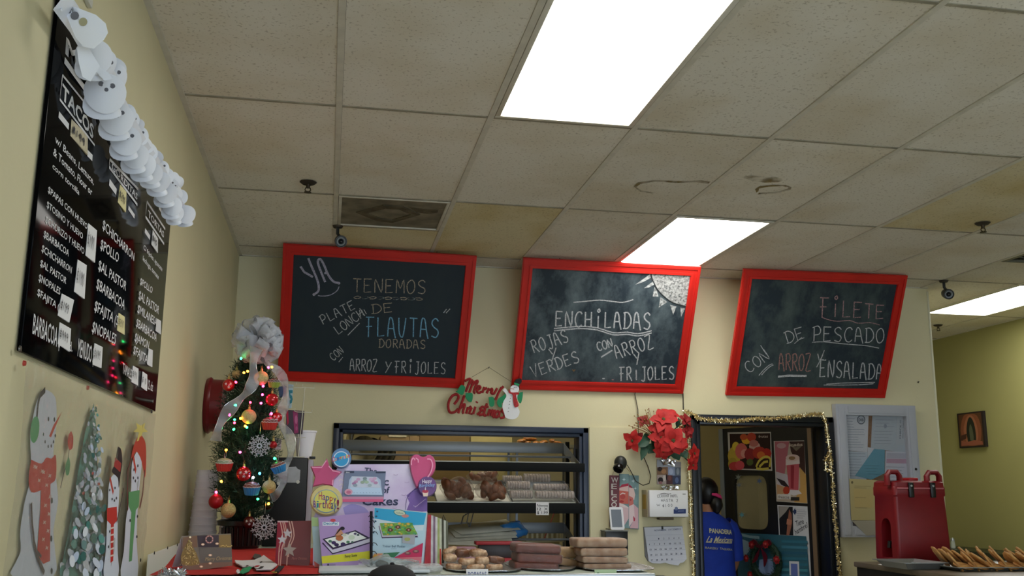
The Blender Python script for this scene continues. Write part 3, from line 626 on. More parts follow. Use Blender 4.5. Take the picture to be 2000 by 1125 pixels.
# ================================================================== clear plastic snowman poster below it
TS = (0, 680, 2.5275); yA, yB, zT = PX(30, 706).y, PX(290, 802).y, 1.815
t = thing('snowman_poster', 'clear plastic poster printed with snowmen and a snowy fir below the menu', 'poster', (XL, yA, 1.2))
b = MB(); nx, nz = 70, 40; vs = []
from mathutils import noise as NZ
for j in range(nz+1):
    for i in range(nx+1):
        y = yA+(yB-yA)*i/nx; z = .95+(zT-.95)*j/nz; vs.append((XL+.024+.007*NZ.noise(V((y*7, z*5, 3)))+.004*NZ.noise(V((y*22, z*18, 1))), y, z))
b.pyd(vs, [(j*(nx+1)+i, j*(nx+1)+i+1, (j+1)*(nx+1)+i+1, (j+1)*(nx+1)+i) for j in range(nz) for i in range(nx)])
b.build('plastic_sheet', film('crinkled_clear_film', .16, '#a9a897', .12, (34, 1.0), .25), t, smooth=9)
I = Ink(Pl((XL+.006, 0, 0), (0, 1, 0), (0, 0, 1)), TS)
SN, RDp, GRp, TW = '#cfd5e2', '#c4332c', '#3f8f58', '#4a3a3c'
def sm(p): return smooth2(list(p)+[p[0]])[:-1]
# big snowman
I.poly(sm([(230, 205), (270, 240), (278, 330), (272, 430), (262, 520), (275, 640), (285, 760), (262, 900), (270, 1000), (262, 1125), (60, 1125), (75, 1060), (100, 1000), (98, 900), (120, 760), (145, 660), (152, 560), (148, 440), (170, 300), (200, 220)]), SN)
I.stroke([(222, 205), (195, 235), (185, 280), (180, 340)], 13, '#23232a'); I.ell(170, 402, 22, 66, '#4ca166', rot=.1)
I.poly([(305, 312), (275, 380), (250, 440), (240, 435), (262, 380)], '#c8402e')
for p in ((237, 350), (266, 352)): I.ell(*p, 4, 12, '#26262c', 10)
for p in ((212, 425), (220, 462), (235, 485), (250, 483), (262, 462), (270, 432)): I.ell(*p, 3, 9, '#26262c', 8)
for p in ((253, 752), (250, 940), (252, 1100)): I.ell(*p, 5, 16, '#26262c', 8)
I.poly(sm([(150, 550), (200, 570), (225, 540), (250, 545), (272, 530), (272, 640), (245, 670), (200, 700), (150, 710), (137, 640)]), RDp); I.poly([(200, 650), (245, 640), (243, 1050), (210, 1065), (178, 1020), (195, 800)], RDp)
for k in range(14):
    x, y = (160+(k*37) % 90, 590+(k*23) % 110) if k < 7 else (195+(k*17) % 40, 740+(k-7)*42)
    I.stroke([(x, y), (x+14, y-12)], 3, '#dcb9b0'); I.stroke([(x+2, y-14), (x+12, y+2)], 3, '#dcb9b0')
I.stroke([(145, 765), (150, 870), (160, 960), (180, 1040), (210, 1110)], 11, TW); I.stroke([(170, 1000), (195, 1030)], 7, TW)
I.stroke([(290, 690), (305, 620), (325, 560), (335, 490)], 5, TW)
I.poly(sm([(343, 408), (353, 440), (350, 490), (335, 502), (325, 470), (330, 430)]), RDp); I.poly(sm([(330, 535), (338, 570), (332, 620), (318, 625), (314, 580)]), GRp)
# fir laden with snow
rs = random.Random(4)
I.poly([(455, 270), (470, 420), (475, 640), (490, 850), (500, 1125), (285, 1125), (330, 900), (370, 650), (410, 420)], '#4f8b80')
for k in range(230):
    f = rs.random()**.7; y = 280+f*840; half = 10+f*95; cx = 452-f*55; x = cx+rs.uniform(-half, half); r = 6+f*16
    if rs.random() < .42: I.ell(x, y, r*.8, r*1.3, rs.choice(['#3d7a74', '#5a9a92', '#2f6562', '#6b8f8f']), 8, rs.uniform(-.5, .5))
    elif rs.random() < .06: I.ell(x, y, r*.5, r*.6, '#b4504a', 8)
    else: I.ell(x, y, r*.7, r*1.5, rs.choice(['#cfd9ea', '#dde4ee', '#b9c9e2']), 9, rs.uniform(-.6, .6))
# small snowman with top hat
I.poly(sm([(530, 620), (552, 660), (550, 760), (545, 860), (545, 1000), (548, 1125), (475, 1125), (485, 1000), (490, 880), (495, 780), (498, 690), (510, 640)]), SN)
I.poly(sm([(545, 485), (562, 500), (568, 560), (560, 620), (550, 690), (545, 640), (515, 610), (530, 570), (538, 520)]), '#2a2024'); I.stroke([(528, 560), (560, 590)], 16, '#a03030')
I.stroke([(505, 640), (522, 715)], 8, '#b5402f'); I.poly([(490, 790), (540, 782), (542, 850), (525, 870), (522, 1050), (508, 1060), (510, 870), (490, 850)], RDp); I.stroke([(540, 860), (565, 740), (575, 690)], 5, TW)
for k in range(5): I.stroke([(508, 890+k*34), (526, 885+k*34)], 3, '#e0c8c0')
for p in ((503, 700), (530, 690), (515, 745), (527, 752), (537, 740), (503, 905), (497, 980)): I.ell(*p, 3, 7, '#33333a', 8)
# snowman with red cap
I.poly(sm([(640, 510), (665, 560), (658, 640), (650, 720), (645, 800), (640, 950), (645, 1125), (560, 1125), (575, 1000), (585, 850), (600, 760), (612, 690), (615, 570)]), SN)
I.poly(sm([(665, 430), (685, 470), (688, 560), (682, 640), (665, 560), (640, 510), (612, 545), (625, 480), (645, 440)]), '#b8402f'); I.star(660, 400, 40, '#cfc06a'); I.poly([(655, 400), (665, 400), (650, 455), (640, 460)], '#cfc06a')
I.stroke([(612, 545), (595, 600), (592, 720), (595, 800)], 6, '#6a3a34'); I.stroke([(680, 600), (670, 720), (655, 790)], 8, '#6a3a34'); I.stroke([(622, 535), (635, 610)], 9, '#c0402e')
I.poly([(598, 710), (655, 700), (650, 780), (635, 800), (615, 1050), (600, 1055), (612, 810), (598, 780)], '#5f9c68')
for p in ((625, 600), (645, 580), (622, 640), (632, 655), (645, 640), (643, 830), (605, 850), (640, 930)): I.ell(*p, 3, 8, '#33333a', 8)
I.build('print', t)
for p, c in ((PX(33, 709), '#b03a30'), (PX(288, 804), '#3a3a38'), (PX(160, 757), '#b03a30')): MB().lathe([(0, .006), (.005, .005), (.006, 0), (0, 0)], p+V((.012, 0, 0)), 10, (1, 0, 0)).build('push_pin', mat('pin_'+c[1:], c, .4), t)

# ================================================================== paper garland over the menu
M_GAR = mat('garland_paper', '#e9edf6', .8)
t = thing('paper_garland', 'white paper garland of curved snowman faces strung over the menu panel', 'garland', PX(300, 380, XL+.04))
def disc(c, r, face, bend, eyes=True, up=V((0, 0, 1)), spin=0):
    """one paper face: a flat round sheet curled about a single axis, so its rim lifts into a crescent"""
    f = V(face).normalized(); x = up.cross(f).normalized(); y = f.cross(x); x, y = x*cos(spin)+y*sin(spin), y*cos(spin)-x*sin(spin); b = MB(); n = 24; fs = []
    S3 = lambda u, v: c+x*(r*u)+y*(r*v)-f*(bend*r*u*u)
    vs = [S3(0, 0)]
    for k in (1, 2, 3): vs += [S3(k/3*cos(2*pi*j/n), k/3*sin(2*pi*j/n)) for j in range(n)]
    for j in range(n):
        fs.append((0, 1+j, 1+(j+1) % n))
        for k in (0, 1): fs.append((1+k*n+j, 1+(k+1)*n+j, 1+(k+1)*n+(j+1) % n, 1+k*n+(j+1) % n))
    b.pyd(vs, fs); b.mi = 1
    if eyes:
        for ex, ey, er in ((-.3, .42, .13), (.22, .45, .13), (-.02, .2, .10)):
            q = S3(ex, ey)+f*.0008; b.face([q+(x*cos(a)+y*sin(a))*r*er for a in [2*pi*i/10 for i in range(10)]])
    b.build('paper_disc', [M_GAR, mat('paper_hole_shadow', '#6a6b72', .9)], t, smooth=9)
rg = random.Random(11)
front = [((178, 118), .046), ((200, 190), .055), ((222, 240), .048), ((240, 282), .045), ((258, 312), .042), ((274, 330), .040), ((290, 346), .038), ((304, 362), .040), ((318, 384), .042), ((330, 410), .038), ((336, 424), .034), ((357, 426), .040)]
for i, ((u, v), r) in enumerate(front):
    u, v, r = u+7, v-7, r*.86; c = PX(u, v, XL+.075+.006*(i % 2)); to = (CAM-c).normalized()
    disc(c, r, to+V((.1, 0, -.15+rg.uniform(-.1, .1))), .45+.15*rg.random(), i in (1, 2, 3), spin=rg.uniform(-.4, .2))
    d2 = c+V((-.004, .03, -.006)); disc(d2, r*.95, to+V((.5, -.1, .55)), .8, False, spin=.6)
for i, (u, v) in enumerate([(206, 125), (218, 140), (222, 152), (246, 222), (256, 235), (263, 247), (273, 265), (284, 282), (292, 296), (302, 310), (316, 330), (325, 342), (338, 352), (348, 358), (344, 375), (352, 384), (335, 365), (340, 395)]):
    c = PX(u, v, XL+.05+.008*rg.random()); disc(c, .028+.010*(i < 3), (CAM-c).normalized()+V((rg.uniform(.0, .5), rg.uniform(-.3, .5), rg.uniform(-.5, .5))), rg.uniform(.3, .7), i % 2 == 0, spin=rg.uniform(-1, 1))
# the first, largest sheet hangs cone-like at the near end
sh = [(112, -8), (124, 6), (150, 14), (186, 28), (204, 44), (208, 62), (200, 76), (180, 93), (160, 90), (146, 72), (134, 44), (122, 20)]
c0 = PX(165, 50, XL+.09); pg = Pl(c0, RT, UP); b = MB(); q = [pg.hit(*p) for p in sh]; k = len(q)
vs = [pg.at(a, z, -.9*(a*a+z*z)*4) for a, z in q]; vs2 = [pg.at(a*.5, z*.5, -.9*(a*a+z*z)) for a, z in q]
b.pyd([pg.at(0, 0)]+vs2+vs, [(0, 1+i, 1+(i+1) % k) for i in range(k)]+[(1+i, 1+k+i, 1+k+(i+1) % k, 1+(i+1) % k) for i in range(k)]); b.mi = 1
for u, v in ((128, 18), (145, 30)): a, z = pg.hit(u, v); b.face([pg.at(a+.009*cos(w_), z+.009*sin(w_), .001-.9*(a*a+z*z)*4) for w_ in [2*pi*i/12 for i in range(12)]])
b.mi = 2; a, z = pg.hit(163, 43); b.face([pg.at(a+.009*cos(w_), z+.009*sin(w_), .0015) for w_ in [2*pi*i/12 for i in range(12)]])
b.build('paper_sheet', [M_GAR, mat('paper_hole_shadow', '#6a6b72', .9), mat('paper_hole_wall', '#a7a383', .9)], t, smooth=9)
for sh in ([(150, 92), (172, 90), (182, 108), (196, 130), (178, 160), (162, 150), (154, 120)], [(178, 100), (192, 130), (212, 142), (222, 155), (205, 158), (188, 140)]):
    c0 = PX(*sh[0], XL+.065); pg = Pl(c0, (RT+V((.0, .4, .1))), UP); b = MB(); b.face([pg.at(*pg.hit(*p)) for p in sh]); b.build('paper_strip', M_GAR, t, smooth=9)
strip = MB(); rim = [PX(u, v, XL+.055) for u, v in [(118, 0), (150, 45), (172, 85), (190, 130), (215, 158), (232, 205), (250, 240), (268, 272), (285, 300), (300, 320), (318, 348), (332, 378), (345, 400), (358, 415)]]
for a, b_ in zip(rim, rim[1:]):
    k = V((.012, 0, .022)); strip.face([a-k, b_-k, b_+k, a+k])
strip.build('paper_strip', M_GAR, t, smooth=9)
for u, v in ((120, 20), (225, 190), (330, 370)): MB().tube([PX(u, v, XL+.006)+V((0, 0, .05)), PX(u, v, XL+.055)], .002, 5).build('thread', M_GAR, t)
# ================================================================== display counter
ZC = 1.30
t = thing('display_counter', 'long bakery display counter with pale top under the pastries and cake books', 'counter', (.3, -.1, 0))
M_TOP = mat('pale_counter_laminate', '#b9c2b4', .25, noise=(4, .1)); M_ALU = mat('brushed_aluminium', '#b8bcc0', .3, .9)
MB().box2((-.505, -.5, ZC-.03), (1.10, .07, ZC-.004), .004).build('countertop', M_TOP, t); MB().box2((-.505, .071, ZC-.03), (.02, 1.46, ZC-.004), .004).build('countertop', M_TOP, t)
MB().box2((-.505, -.42, .1), (1.10, .06, ZC-.032)).box2((-.505, .062, .1), (0, 1.44, ZC-.032)).build('cabinet_body', mat('white_enamel', '#dcdcd6', .4), t)
MB().box2((-.505, -.515, ZC-.034), (1.10, -.5, ZC-.002), .003).build('edge_trim', M_ALU, t)
MB().box2((-.49, -.485, .65), (1.08, -.478, ZC-.04)).build('glass_front', film('counter_glass', .12, '#cfe4ea', .03), t)
MB().box2((-.49, -.40, 0), (1.08, .04, .1)).build('plinth', M_BLACK, t)
t = thing('backsplash', 'white plastic splash panel between the counter and the left wall', 'splash strip', (XL+.03, .5, .9))
MB().box2((XL+.028, -.05, .9), (XL+.034, 1.3, 1.335), .001).build('strip', mat('white_plastic', '#d9dad2', .4), t)
for u, v in ((274, 1094), (301, 1080), (327, 1070), (346, 1064)):
    q = PX(u, v, XL+.034); MB().lathe([(0, .003), (.005, .002), (.006, 0), (0, 0)], q, 8, (1, 0, 0)).build('screw', mat('black_felt', '#151515', .8), t)
# red cloth with its gathered corner
M_CLOTH = mat('red_felt_cloth', '#b81c18', .9, noise=(18, .15), bump=(25, .25))
b = MB(); nx, ny = 30, 26; vs = []
for j in range(ny+1):
    for i in range(nx+1):
        x = -.50+.51*i/nx; y = -.50+1.40*j/ny; h = .002
        pk = math.exp(-(((x+.465)/.035)**2+((y+.02)/.12)**2)); h += .058*pk+.003*abs(NZ.noise(V((x*14, y*14, 2))))
        vs.append((x, y, ZC+h))
b.pyd(vs, [(j*(nx+1)+i, j*(nx+1)+i+1, (j+1)*(nx+1)+i+1, (j+1)*(nx+1)+i) for j in range(ny) for i in range(nx)])
k = b.build('red_cloth', M_CLOTH, None, (-.3, .2, ZC), 'red felt cloth spread on the counter under the Christmas tree', smooth=9); tagp(k, None, 'cloth')
# tinsel maker
def tinsel(name, pts, r, n, M, seed, parent=None, label=None, cat=None, w=.004):
    rg = random.Random(seed); b = MB(); pts = [V(p) for p in pts]; L_ = [(q-p).length for p, q in zip(pts, pts[1:])]; T = sum(L_)
    for k in range(n):
        d = rg.random()*T; i = 0
        while d > L_[i] and i < len(L_)-1: d -= L_[i]; i += 1
        c = pts[i].lerp(pts[i+1], d/L_[i]); v = V((rg.gauss(0, 1), rg.gauss(0, 1), rg.gauss(0, 1))).normalized()*r*rg.uniform(.6, 1.1)
        s_ = v.orthogonal().normalized()*w; s_ = Matrix.Rotation(rg.random()*6, 3, v) @ s_; b.face([c-s_*.7, c+s_*.7, c+v+s_, c+v-s_])
    b.tube(pts, r*.18, 5)
    o = b.build(name, M, parent, None if parent else pts[0], label, smooth=0); o['kind'] = 'stuff' if parent else 'thing'
    if cat: o['category'] = cat
    return o
M_SILT = mat('silver_tinsel', '#d8dade', .25, .95); M_GOLDT = mat('gold_tinsel', '#e6d9b0', .22, .95)
q = [PZ(u, v, ZC+.02) for u, v in ((316, 1124), (330, 1121), (345, 1122), (356, 1126))]
tinsel('silver_tinsel', q, .022, 500, M_SILT, 3, None, 'silver tinsel lying on the front corner of the red cloth', 'tinsel', .0015)

# ================================================================== Christmas tree
TB = V((-.343, .9, ZC+.004)); zt0, zt1 = 1.425, 2.175
t = thing('christmas_tree', 'small artificial Christmas tree in a dark pot on the red cloth', 'tree', TB)
M_POT = mat('dark_green_pot', '#141d1c', .25, noise=(30, .2))
MB().lathe([(0, 0), (.075, 0), (.078, .006), (.085, .09), (.088, .095), (.108, .098), (.112, .118), (.102, .122), (.095, .11), (0, .105)], TB, 36).build('pot', M_POT, t)
b = MB()
for k in range(22): a = 2*pi*k/22; b.tube([TB+V((.081*cos(a), .081*sin(a), .012)), TB+V((.087*cos(a), .087*sin(a), .088))], .005, 6)
b.build('pot_fluting', M_POT, t)
MB().tube([TB+V((0, 0, .1)), TB+V((0, 0, .6)), TB+V((0, 0, .86))], [.014, .01, .003], 8).build('trunk', mat('brown_wire_bark', '#3b2d20', .9), t)
prof = [(0, .07), (.06, .11), (.15, .14), (.35, .15), (.6, .138), (.78, .118), (.9, .085), (1, .02)]
def rad_at(f):
    for (a, ra), (c, rc) in zip(prof, prof[1:]):
        if f <= c: return ra+(rc-ra)*(f-a)/(c-a)
    return .01
rg = random.Random(5); b = MB()
b.lathe([(0, zt0)]+[(r*.5, zt0+f*(zt1-zt0)) for f, r in prof]+[(0, zt1)], (TB.x, TB.y, 0), 16)
b.jitter(.03, 18)
for k in range(2300):
    f = rg.random()**.85; a = rg.random()*2*pi; R = rad_at(f)*rg.uniform(.75, 1.12); z = zt0+f*(zt1-zt0)
    tip = V((TB.x+R*cos(a), TB.y+R*sin(a), z+rg.uniform(-.01, .03))); base = V((TB.x+R*.45*cos(a), TB.y+R*.45*sin(a), z-.03)); d = tip-base; dn = d.normalized()
    for q in range(13):
        p = base+d*(.25+.8*q/13); o = V((rg.gauss(0, 1), rg.gauss(0, 1), rg.gauss(0, 1))); o = (o-dn*o.dot(dn)).normalized(); e = (o*.85+dn*.6).normalized()*rg.uniform(.016, .027); s_ = e.cross(dn).normalized()*.0016
        b.mi = 0 if rg.random() < .75 else 1; b.face([p-s_, p+s_, p+e])
o = b.build('needles', [mat('fir_green', '#123322', .7), mat('fir_green_light', '#1f4a33', .7)], t, smooth=0); o['kind'] = 'stuff'
def TP(x, y, yd=.75): return P(340+x/2.143, 600+y/2.143, 'y', yd)
def tr_(x, p): return x/2.143/ppm(p)
# string of lights
WARM = {'r': '#ff2438', 'o': '#ff8a20', 'g': '#20e070', 'b': '#2aa8ff', 'w': '#d8e6ff', 'm': '#ff3070'}
bulbs = [(280, 215, 'g'), (293, 274, 'o'), (307, 268, 'o'), (395, 253, 'm'), (409, 250, 'o'), (260, 315, 'r'), (374, 330, 'm'), (370, 366, 'm'), (363, 402, 'm'), (319, 398, 'r'), (259, 410, 'g'), (232, 453, 'm'), (253, 470, 'g'), (252, 484, 'r'), (297, 498, 'o'), (305, 503, 'g'), (249, 512, 'g'), (407, 445, 'm'), (217, 598, 'o'), (275, 607, 'm'), (420, 633, 'g'), (358, 695, 'b'), (291, 672, 'r'), (197, 728, 'o'), (177, 775, 'm'), (350, 803, 'g'), (396, 822, 'o'), (330, 713, 'w'), (278, 465, 'o')]
ls = thing('string_lights', 'string of small coloured fairy lights wound round the Christmas tree', 'string lights', TB+V((0, 0, .3)))
pts = []
for i, (x, y, c) in enumerate(bulbs):
    p = TP(x, y, .735); M = mat('bulb_'+c, WARM[c], .3, emit=26 if i not in (26, 10) else 8); ax = V((rg.uniform(-.6, .6), -1, rg.uniform(-.5, .6))).normalized()
    MB().lathe([(0, .013), (.0025, .012), (.0052, .004), (.005, 0), (0, 0)], p, 8, ax).build('bulb', M, ls)
    MB().lathe([(0, 0), (.0036, 0), (.0036, -.01), (0, -.01)], p, 7, ax).build('socket', mat('green_wire', '#16301f', .6), ls); pts.append(p)
pts.sort(key=lambda p: -p.z); b = MB()
for p, q in zip(pts, pts[1:]): b.tube([p+V((0, .02, 0)), (p+q)/2+V((0, .06, -.01)), q+V((0, .02, 0))], .0014, 4)
b.build('wire', mat('green_wire', '#16301f', .6), ls)
# ornaments (each its own thing)
M_GB = mat('gold_glitter', '#d8c48a', .42, .45, noise=(220, .25), bump=(260, .6)); M_RB = mat('red_glass', '#b80f1c', .15, .35, coat=.6); M_RM = mat('red_satin', '#a3121e', .4, .4); M_CAPM = mat('gold_cap', '#c9b070', .3, .9)
def bauble(x, y, r, M, label, snow=False, yd=.74, name='ornament_ball'):
    p = TP(x, y, yd); R = tr_(r, p); t = thing(name, label, 'ornament', p, 'baubles on the Christmas tree')
    MB().ball(p, R, n=20).build('ball', M, t)
    MB().lathe([(0, .012), (.005, .011), (.0065, 0), (0, 0)], p+V((0, 0, R*.97)), 10).build('cap', M_CAPM, t)
    MB().tube([p+V((.004*cos(a), 0, R+.016+.005*sin(a))) for a in (-1.6, -.6, .4, 1.4, 2.4, 3.4, 4.4)]+[p+V((0, .02, R+.03))], .0008, 4).build('hook', M_CAPM, t)
    if snow:
        b = MB(); d = (CAM-p).normalized()
        for cx, cz in ((-.45, .2), (.35, .25), (.05, -.35)):
            dd = (d+V((cx, 0, cz))).normalized(); c = p+dd*R; x_ = dd.orthogonal().normalized(); y_ = dd.cross(x_)
            for k in range(3):
                a = k*pi/3; e = (x_*cos(a)+y_*sin(a))*R*.24; b.tube([(c-e-p).normalized()*R*1.0+p, c, (c+e-p).normalized()*R*1.0+p], R*.028, 5)
        b.build('snowflake_print', mat('white_glitter', '#dde2ea', .5), t)
bauble(365, 297, 30, M_GB, 'gold glitter ball just below the silver bow, right of the ribbon tail')
bauble(262, 280, 20, M_GB, 'gold ball half hidden in the needles at the top left of the tree', yd=.84)
bauble(313, 458, 31, M_GB, 'gold glitter ball in the middle of the tree above the upper snowflake')
bauble(398, 752, 28, M_GB, 'gold glitter ball right of the lower blue cupcake ornament')
bauble(227, 850, 31, M_GB, 'gold glitter ball hanging over the rim of the pot')
bauble(228, 326, 26, M_RB, 'red snowflake bauble at the upper left of the tree', True, .80)
bauble(430, 462, 23, M_RB, 'red snowflake bauble half behind the upper red cupcake ornament', True, .80)
bauble(291, 698, 31, M_RB, 'red snowflake bauble between the red and the blue cupcake low on the tree', True)
bauble(410, 387, 27, M_RB, 'shiny plain red bauble on the right of the tree below the lime cupcake')
bauble(175, 813, 30, M_RM, 'satin red bauble hanging lowest on the left of the tree')
bauble(415, 576, 16, M_RM, 'tiny red ball at the right of the upper snowflake')
bauble(314, 900, 25, mat('dark_red_glass', '#4e1012', .3, .3), 'dark red bauble with white flakes hanging before the pot', True, .79)
bauble(395, 826, 21, mat('dark_green_glass', '#16281d', .25, .3), 'dark green bauble low on the right of the tree', yd=.77)
def cupcake(x, y, w, Mw, Mi, label, tilt=0):
    p = TP(x, y, .735); R = tr_(w/2, p); t = thing('cupcake_ornament', label, 'ornament', p, 'cupcake ornaments on the tree'); ax = V((sin(tilt), -.12, cos(tilt))).normalized()
    MB().lathe([(0, -R*.66), (R*.74, -R*.66), (R*.79, -R*.56), (R, R*.24), (R*.95, R*.28), (0, R*.28)], p, 40, ax, lob=(20, .035)).build('paper_case', Mw, t)
    MB().lathe([(R*.97, R*.22), (R*1.0, R*.32), (R*.88, R*.52), (R*.64, R*.72), (R*.38, R*.84), (0, R*.88)], p, 24, ax).build('icing', Mi, t)
    b = MB(); x_ = ax.orthogonal().normalized(); y_ = ax.cross(x_)
    b.tube([p+ax*(R*(.28+.07*(k % 2)))+(x_*cos(k*pi/16)+y_*sin(k*pi/16))*R*1.01 for k in range(32)], R*.028, 5, closed=True)
    b.tube([p+ax*(R*(.56+.10*(k % 2)))+(x_*cos(k*pi/8)+y_*sin(k*pi/8))*R*(.86-.1*(k % 2)) for k in range(16)], R*.026, 5, closed=True); b.build('piped_line', mat('white_glitter', '#dde2ea', .5), t)
    q = p+ax*R*.87; MB().tube([q, q+V((-.003, 0, .016)), q+V((.004, .006, .03)), q+V((.006, .0, .012)), q+V((.003, 0, 0))], .0009, 4).build('hook', mat('silver_thread', '#c6c8cc', .3, .8), t)
M_IC = mat('chocolate_icing', '#7a4a48', .45); M_CR = mat('red_case', '#b8302a', .5); M_CBl = mat('blue_case', '#2a86c8', .5); M_CG = mat('lime_case', '#8a9a3c', .5)
cupcake(418, 320, 50, M_CG, mat('dark_icing', '#4a3a30', .5), 'lime green cupcake ornament near the top right of the tree')
cupcake(400, 490, 66, M_CR, M_IC, 'red cupcake ornament right of the middle, above the upper snowflake')
cupcake(210, 662, 70, M_CR, mat('sage_icing', '#8a9a86', .6), 'red cupcake ornament with pale icing on the left of the tree')
cupcake(438, 672, 62, M_CBl, M_IC, 'tilted blue cupcake ornament at the right edge of the tree', -.35)
cupcake(325, 762, 70, M_CBl, M_IC, 'blue cupcake ornament low in the middle of the tree')
def snowflake(x, y, r, label):
    p = TP(x, y, .715); R = tr_(r, p); t = thing('snowflake_ornament', label, 'ornament', p, 'glitter snowflakes on the tree'); M = mat('silver_glitter', '#c3cad6', .4, .3, noise=(200, .3))
    d = (CAM-p).normalized(); x_ = V((0, 0, 1)).cross(d).normalized(); y_ = d.cross(x_)
    D = lambda a, rr: p+(x_*cos(a)+y_*sin(a))*R*rr
    for k in range(12):
        a = k*pi/6+.26; b = MB(); b.tube([D(a, .1), D(a, 1 if k % 2 == 0 else .88)], R*.035, 5)
        for s_ in (-1, 1):
            b.tube([D(a, .74), D(a+s_*.16, .90)], R*.032, 5); b.tube([D(a, .36), D(a+s_*.2, .52), D(a+s_*.22, .66), D(a, .70)], R*.035, 5)
        b.build('ray', M, t)
    MB().lathe([(R*.12, -.0015), (R*.22, -.0015), (R*.22, .0015), (R*.12, .0015), (R*.12, -.0015)], p, 16, d).build('hub', M, t)
    MB().tube([D(pi/2, 1), D(pi/2, 1)+V((0, .01, .05))], .0008, 4).build('thread', mat('silver_thread', '#c6c8cc', .3, .8), t)
snowflake(357, 580, 50, 'silver glitter snowflake in the middle of the Christmas tree'); snowflake(377, 922, 56, 'silver glitter snowflake hanging low before the pot of the tree')
# bow and ribbon
M_ORG = film('silver_organza', .42, '#c9ced8', .25, (60, .5))
bc = TP(352, 140, .80)
t = thing('organza_bow', 'large silver organza bow with long tails on top of the tree', 'bow', bc)
rg = random.Random(8)
for k in range(64):
    d = V((rg.gauss(0, 1), rg.gauss(-.35, .6), rg.gauss(.1, .8))); d.normalize(); ln = .112*rg.uniform(.85, 1.08); sd = d.orthogonal().normalized(); sd = Matrix.Rotation(rg.random()*6.28, 3, d) @ sd; nn = d.cross(sd); b = MB(); rows_ = []
    for j in range(13):
        a = pi*j/12; w_ = .006+.024*sin(a)**.8; c = bc+d*(ln*sin(a))+nn*(.034*cos(a)*sin(a)*1.3); rows_.append((c-sd*w_, c+nn*.004*rg.uniform(-1, 1), c+sd*w_))
    b.pyd([p for r in rows_ for p in r], [(3*i+s_, 3*i+s_+1, 3*i+s_+4, 3*i+s_+3) for i in range(12) for s_ in (0, 1)]); b.build('loop', M_ORG, t, smooth=9)
def tail(cp, ws, yd, label=None):
    pts = [TP(x, y, yd+.02*sin(i*1.3)) for i, (x, y) in enumerate(smooth2(cp))]; b = MB(); n = len(pts); vs = []
    for i, p in enumerate(pts):
        tn = (pts[min(i+1, n-1)]-pts[max(i-1, 0)]).normalized(); sd = tn.cross(V((0, -1, 0))).normalized(); w_ = ws*(.75+.25*cos(i*.9)); sd = (sd+V((0, .5*sin(i*.7), 0))).normalized()
        vs += [p-sd*w_, p+V((0, -.004, 0)), p+sd*w_]
    b.pyd(vs, [(3*i+s_, 3*i+s_+1, 3*i+s_+4, 3*i+s_+3) for i in range(n-1) for s_ in (0, 1)]); b.build('tail', M_ORG, t, smooth=9)
    for e in (0, 2): MB().tube([vs[3*i+e] for i in range(n)], .0012, 4).build('wired_edge', mat('silver_thread', '#c6c8cc', .3, .8), t)
tail([(345, 170), (330, 240), (335, 300), (310, 350), (265, 395), (215, 450), (185, 510), (175, 560)], .028, .69)
tail([(365, 180), (390, 235), (430, 262), (462, 310), (468, 380), (450, 440), (450, 490), (485, 545), (488, 620), (455, 680), (458, 730), (430, 780), (405, 795)], .024, .80)
MB().tube([bc+V((0, .0, -.02)), V((TB.x, TB.y, zt1-.03))], .003, 5).build('twist_tie', mat('green_wire', '#16301f', .6), t)

# ================================================================== things behind the tree
M_FOAM = mat('white_foam', '#efecf2', .7); 
def cup_stack(px0, px1, vtop, yd, zb, name, label, n):
    a, c = P(px0, vtop+120, 'y', yd), P(px1, vtop+120, 'y', yd); ztop = P((px0+px1)/2, vtop, 'y', yd).z; x = (a.x+c.x)/2; R = (c.x-a.x)/2
    t = thing(name, label, 'cups', (x, yd, zb), 'stacks of white foam cups')
    for k in range(n):
        z = zb+(ztop-zb)*k/n; h = (ztop-zb)/n; f = 1-.26*k/n
        MB().lathe([(R*f*1.03, z), (R*f*1.03, z+h*.22), (R*f*.97, z+h*.28), (R*f*.94, z+h*.995), (R*f*.8 if k < n-1 else 0, z+h*.995)], (x+.10*R*k/n, yd, 0), 24).build('cup', M_FOAM, t)
cup_stack(366, 424, 918, 1.08, ZC, 'foam_cup_stack', 'taller tapering stack of upside-down white foam cups between wall and tree', 11)
cup_stack(420, 470, 984, 1.10, ZC, 'foam_cup_stack', 'shorter stack of white foam cups right behind the tree pot', 7)
# round red clock on the left wall
cc = (PX(405, 738)+PX(400, 845))/2; R = .142
t = thing('wall_clock', 'round deep red wall clock with a domed clear front, seen edge-on', 'clock', cc)
MB().lathe([(0, .001), (R*.96, .001), (R, .012), (R*1.02, .018), (R*.98, .026), (R*.94, .03), (R*.93, .088), (R*.88, .09), (R*.88, .04), (0, .04)], cc, 40, (1, 0, 0)).build('case', mat('deep_red_enamel', '#7a1620', .3), t)
MB().lathe([(0, .042), (R*.87, .042), (R*.87, .0405), (0, .0405)], cc, 32, (1, 0, 0)).build('dial', M_PAP, t)
MB().lathe([(R*.9, .088), (R*.86, .108), (R*.7, .128), (R*.4, .140), (0, .144)], cc, 32, (1, 0, 0)).build('glass_dome', film('clock_glass', .08, '#ffffff', .03), t)
for a, l in ((.6, .5), (2.4, .75)): MB().box(cc+V((.046, sin(a)*R*l/2, cos(a)*R*l/2)), (.003, .006, R*l), 0, ('X', -a)).build('hand', M_BLACK, t)
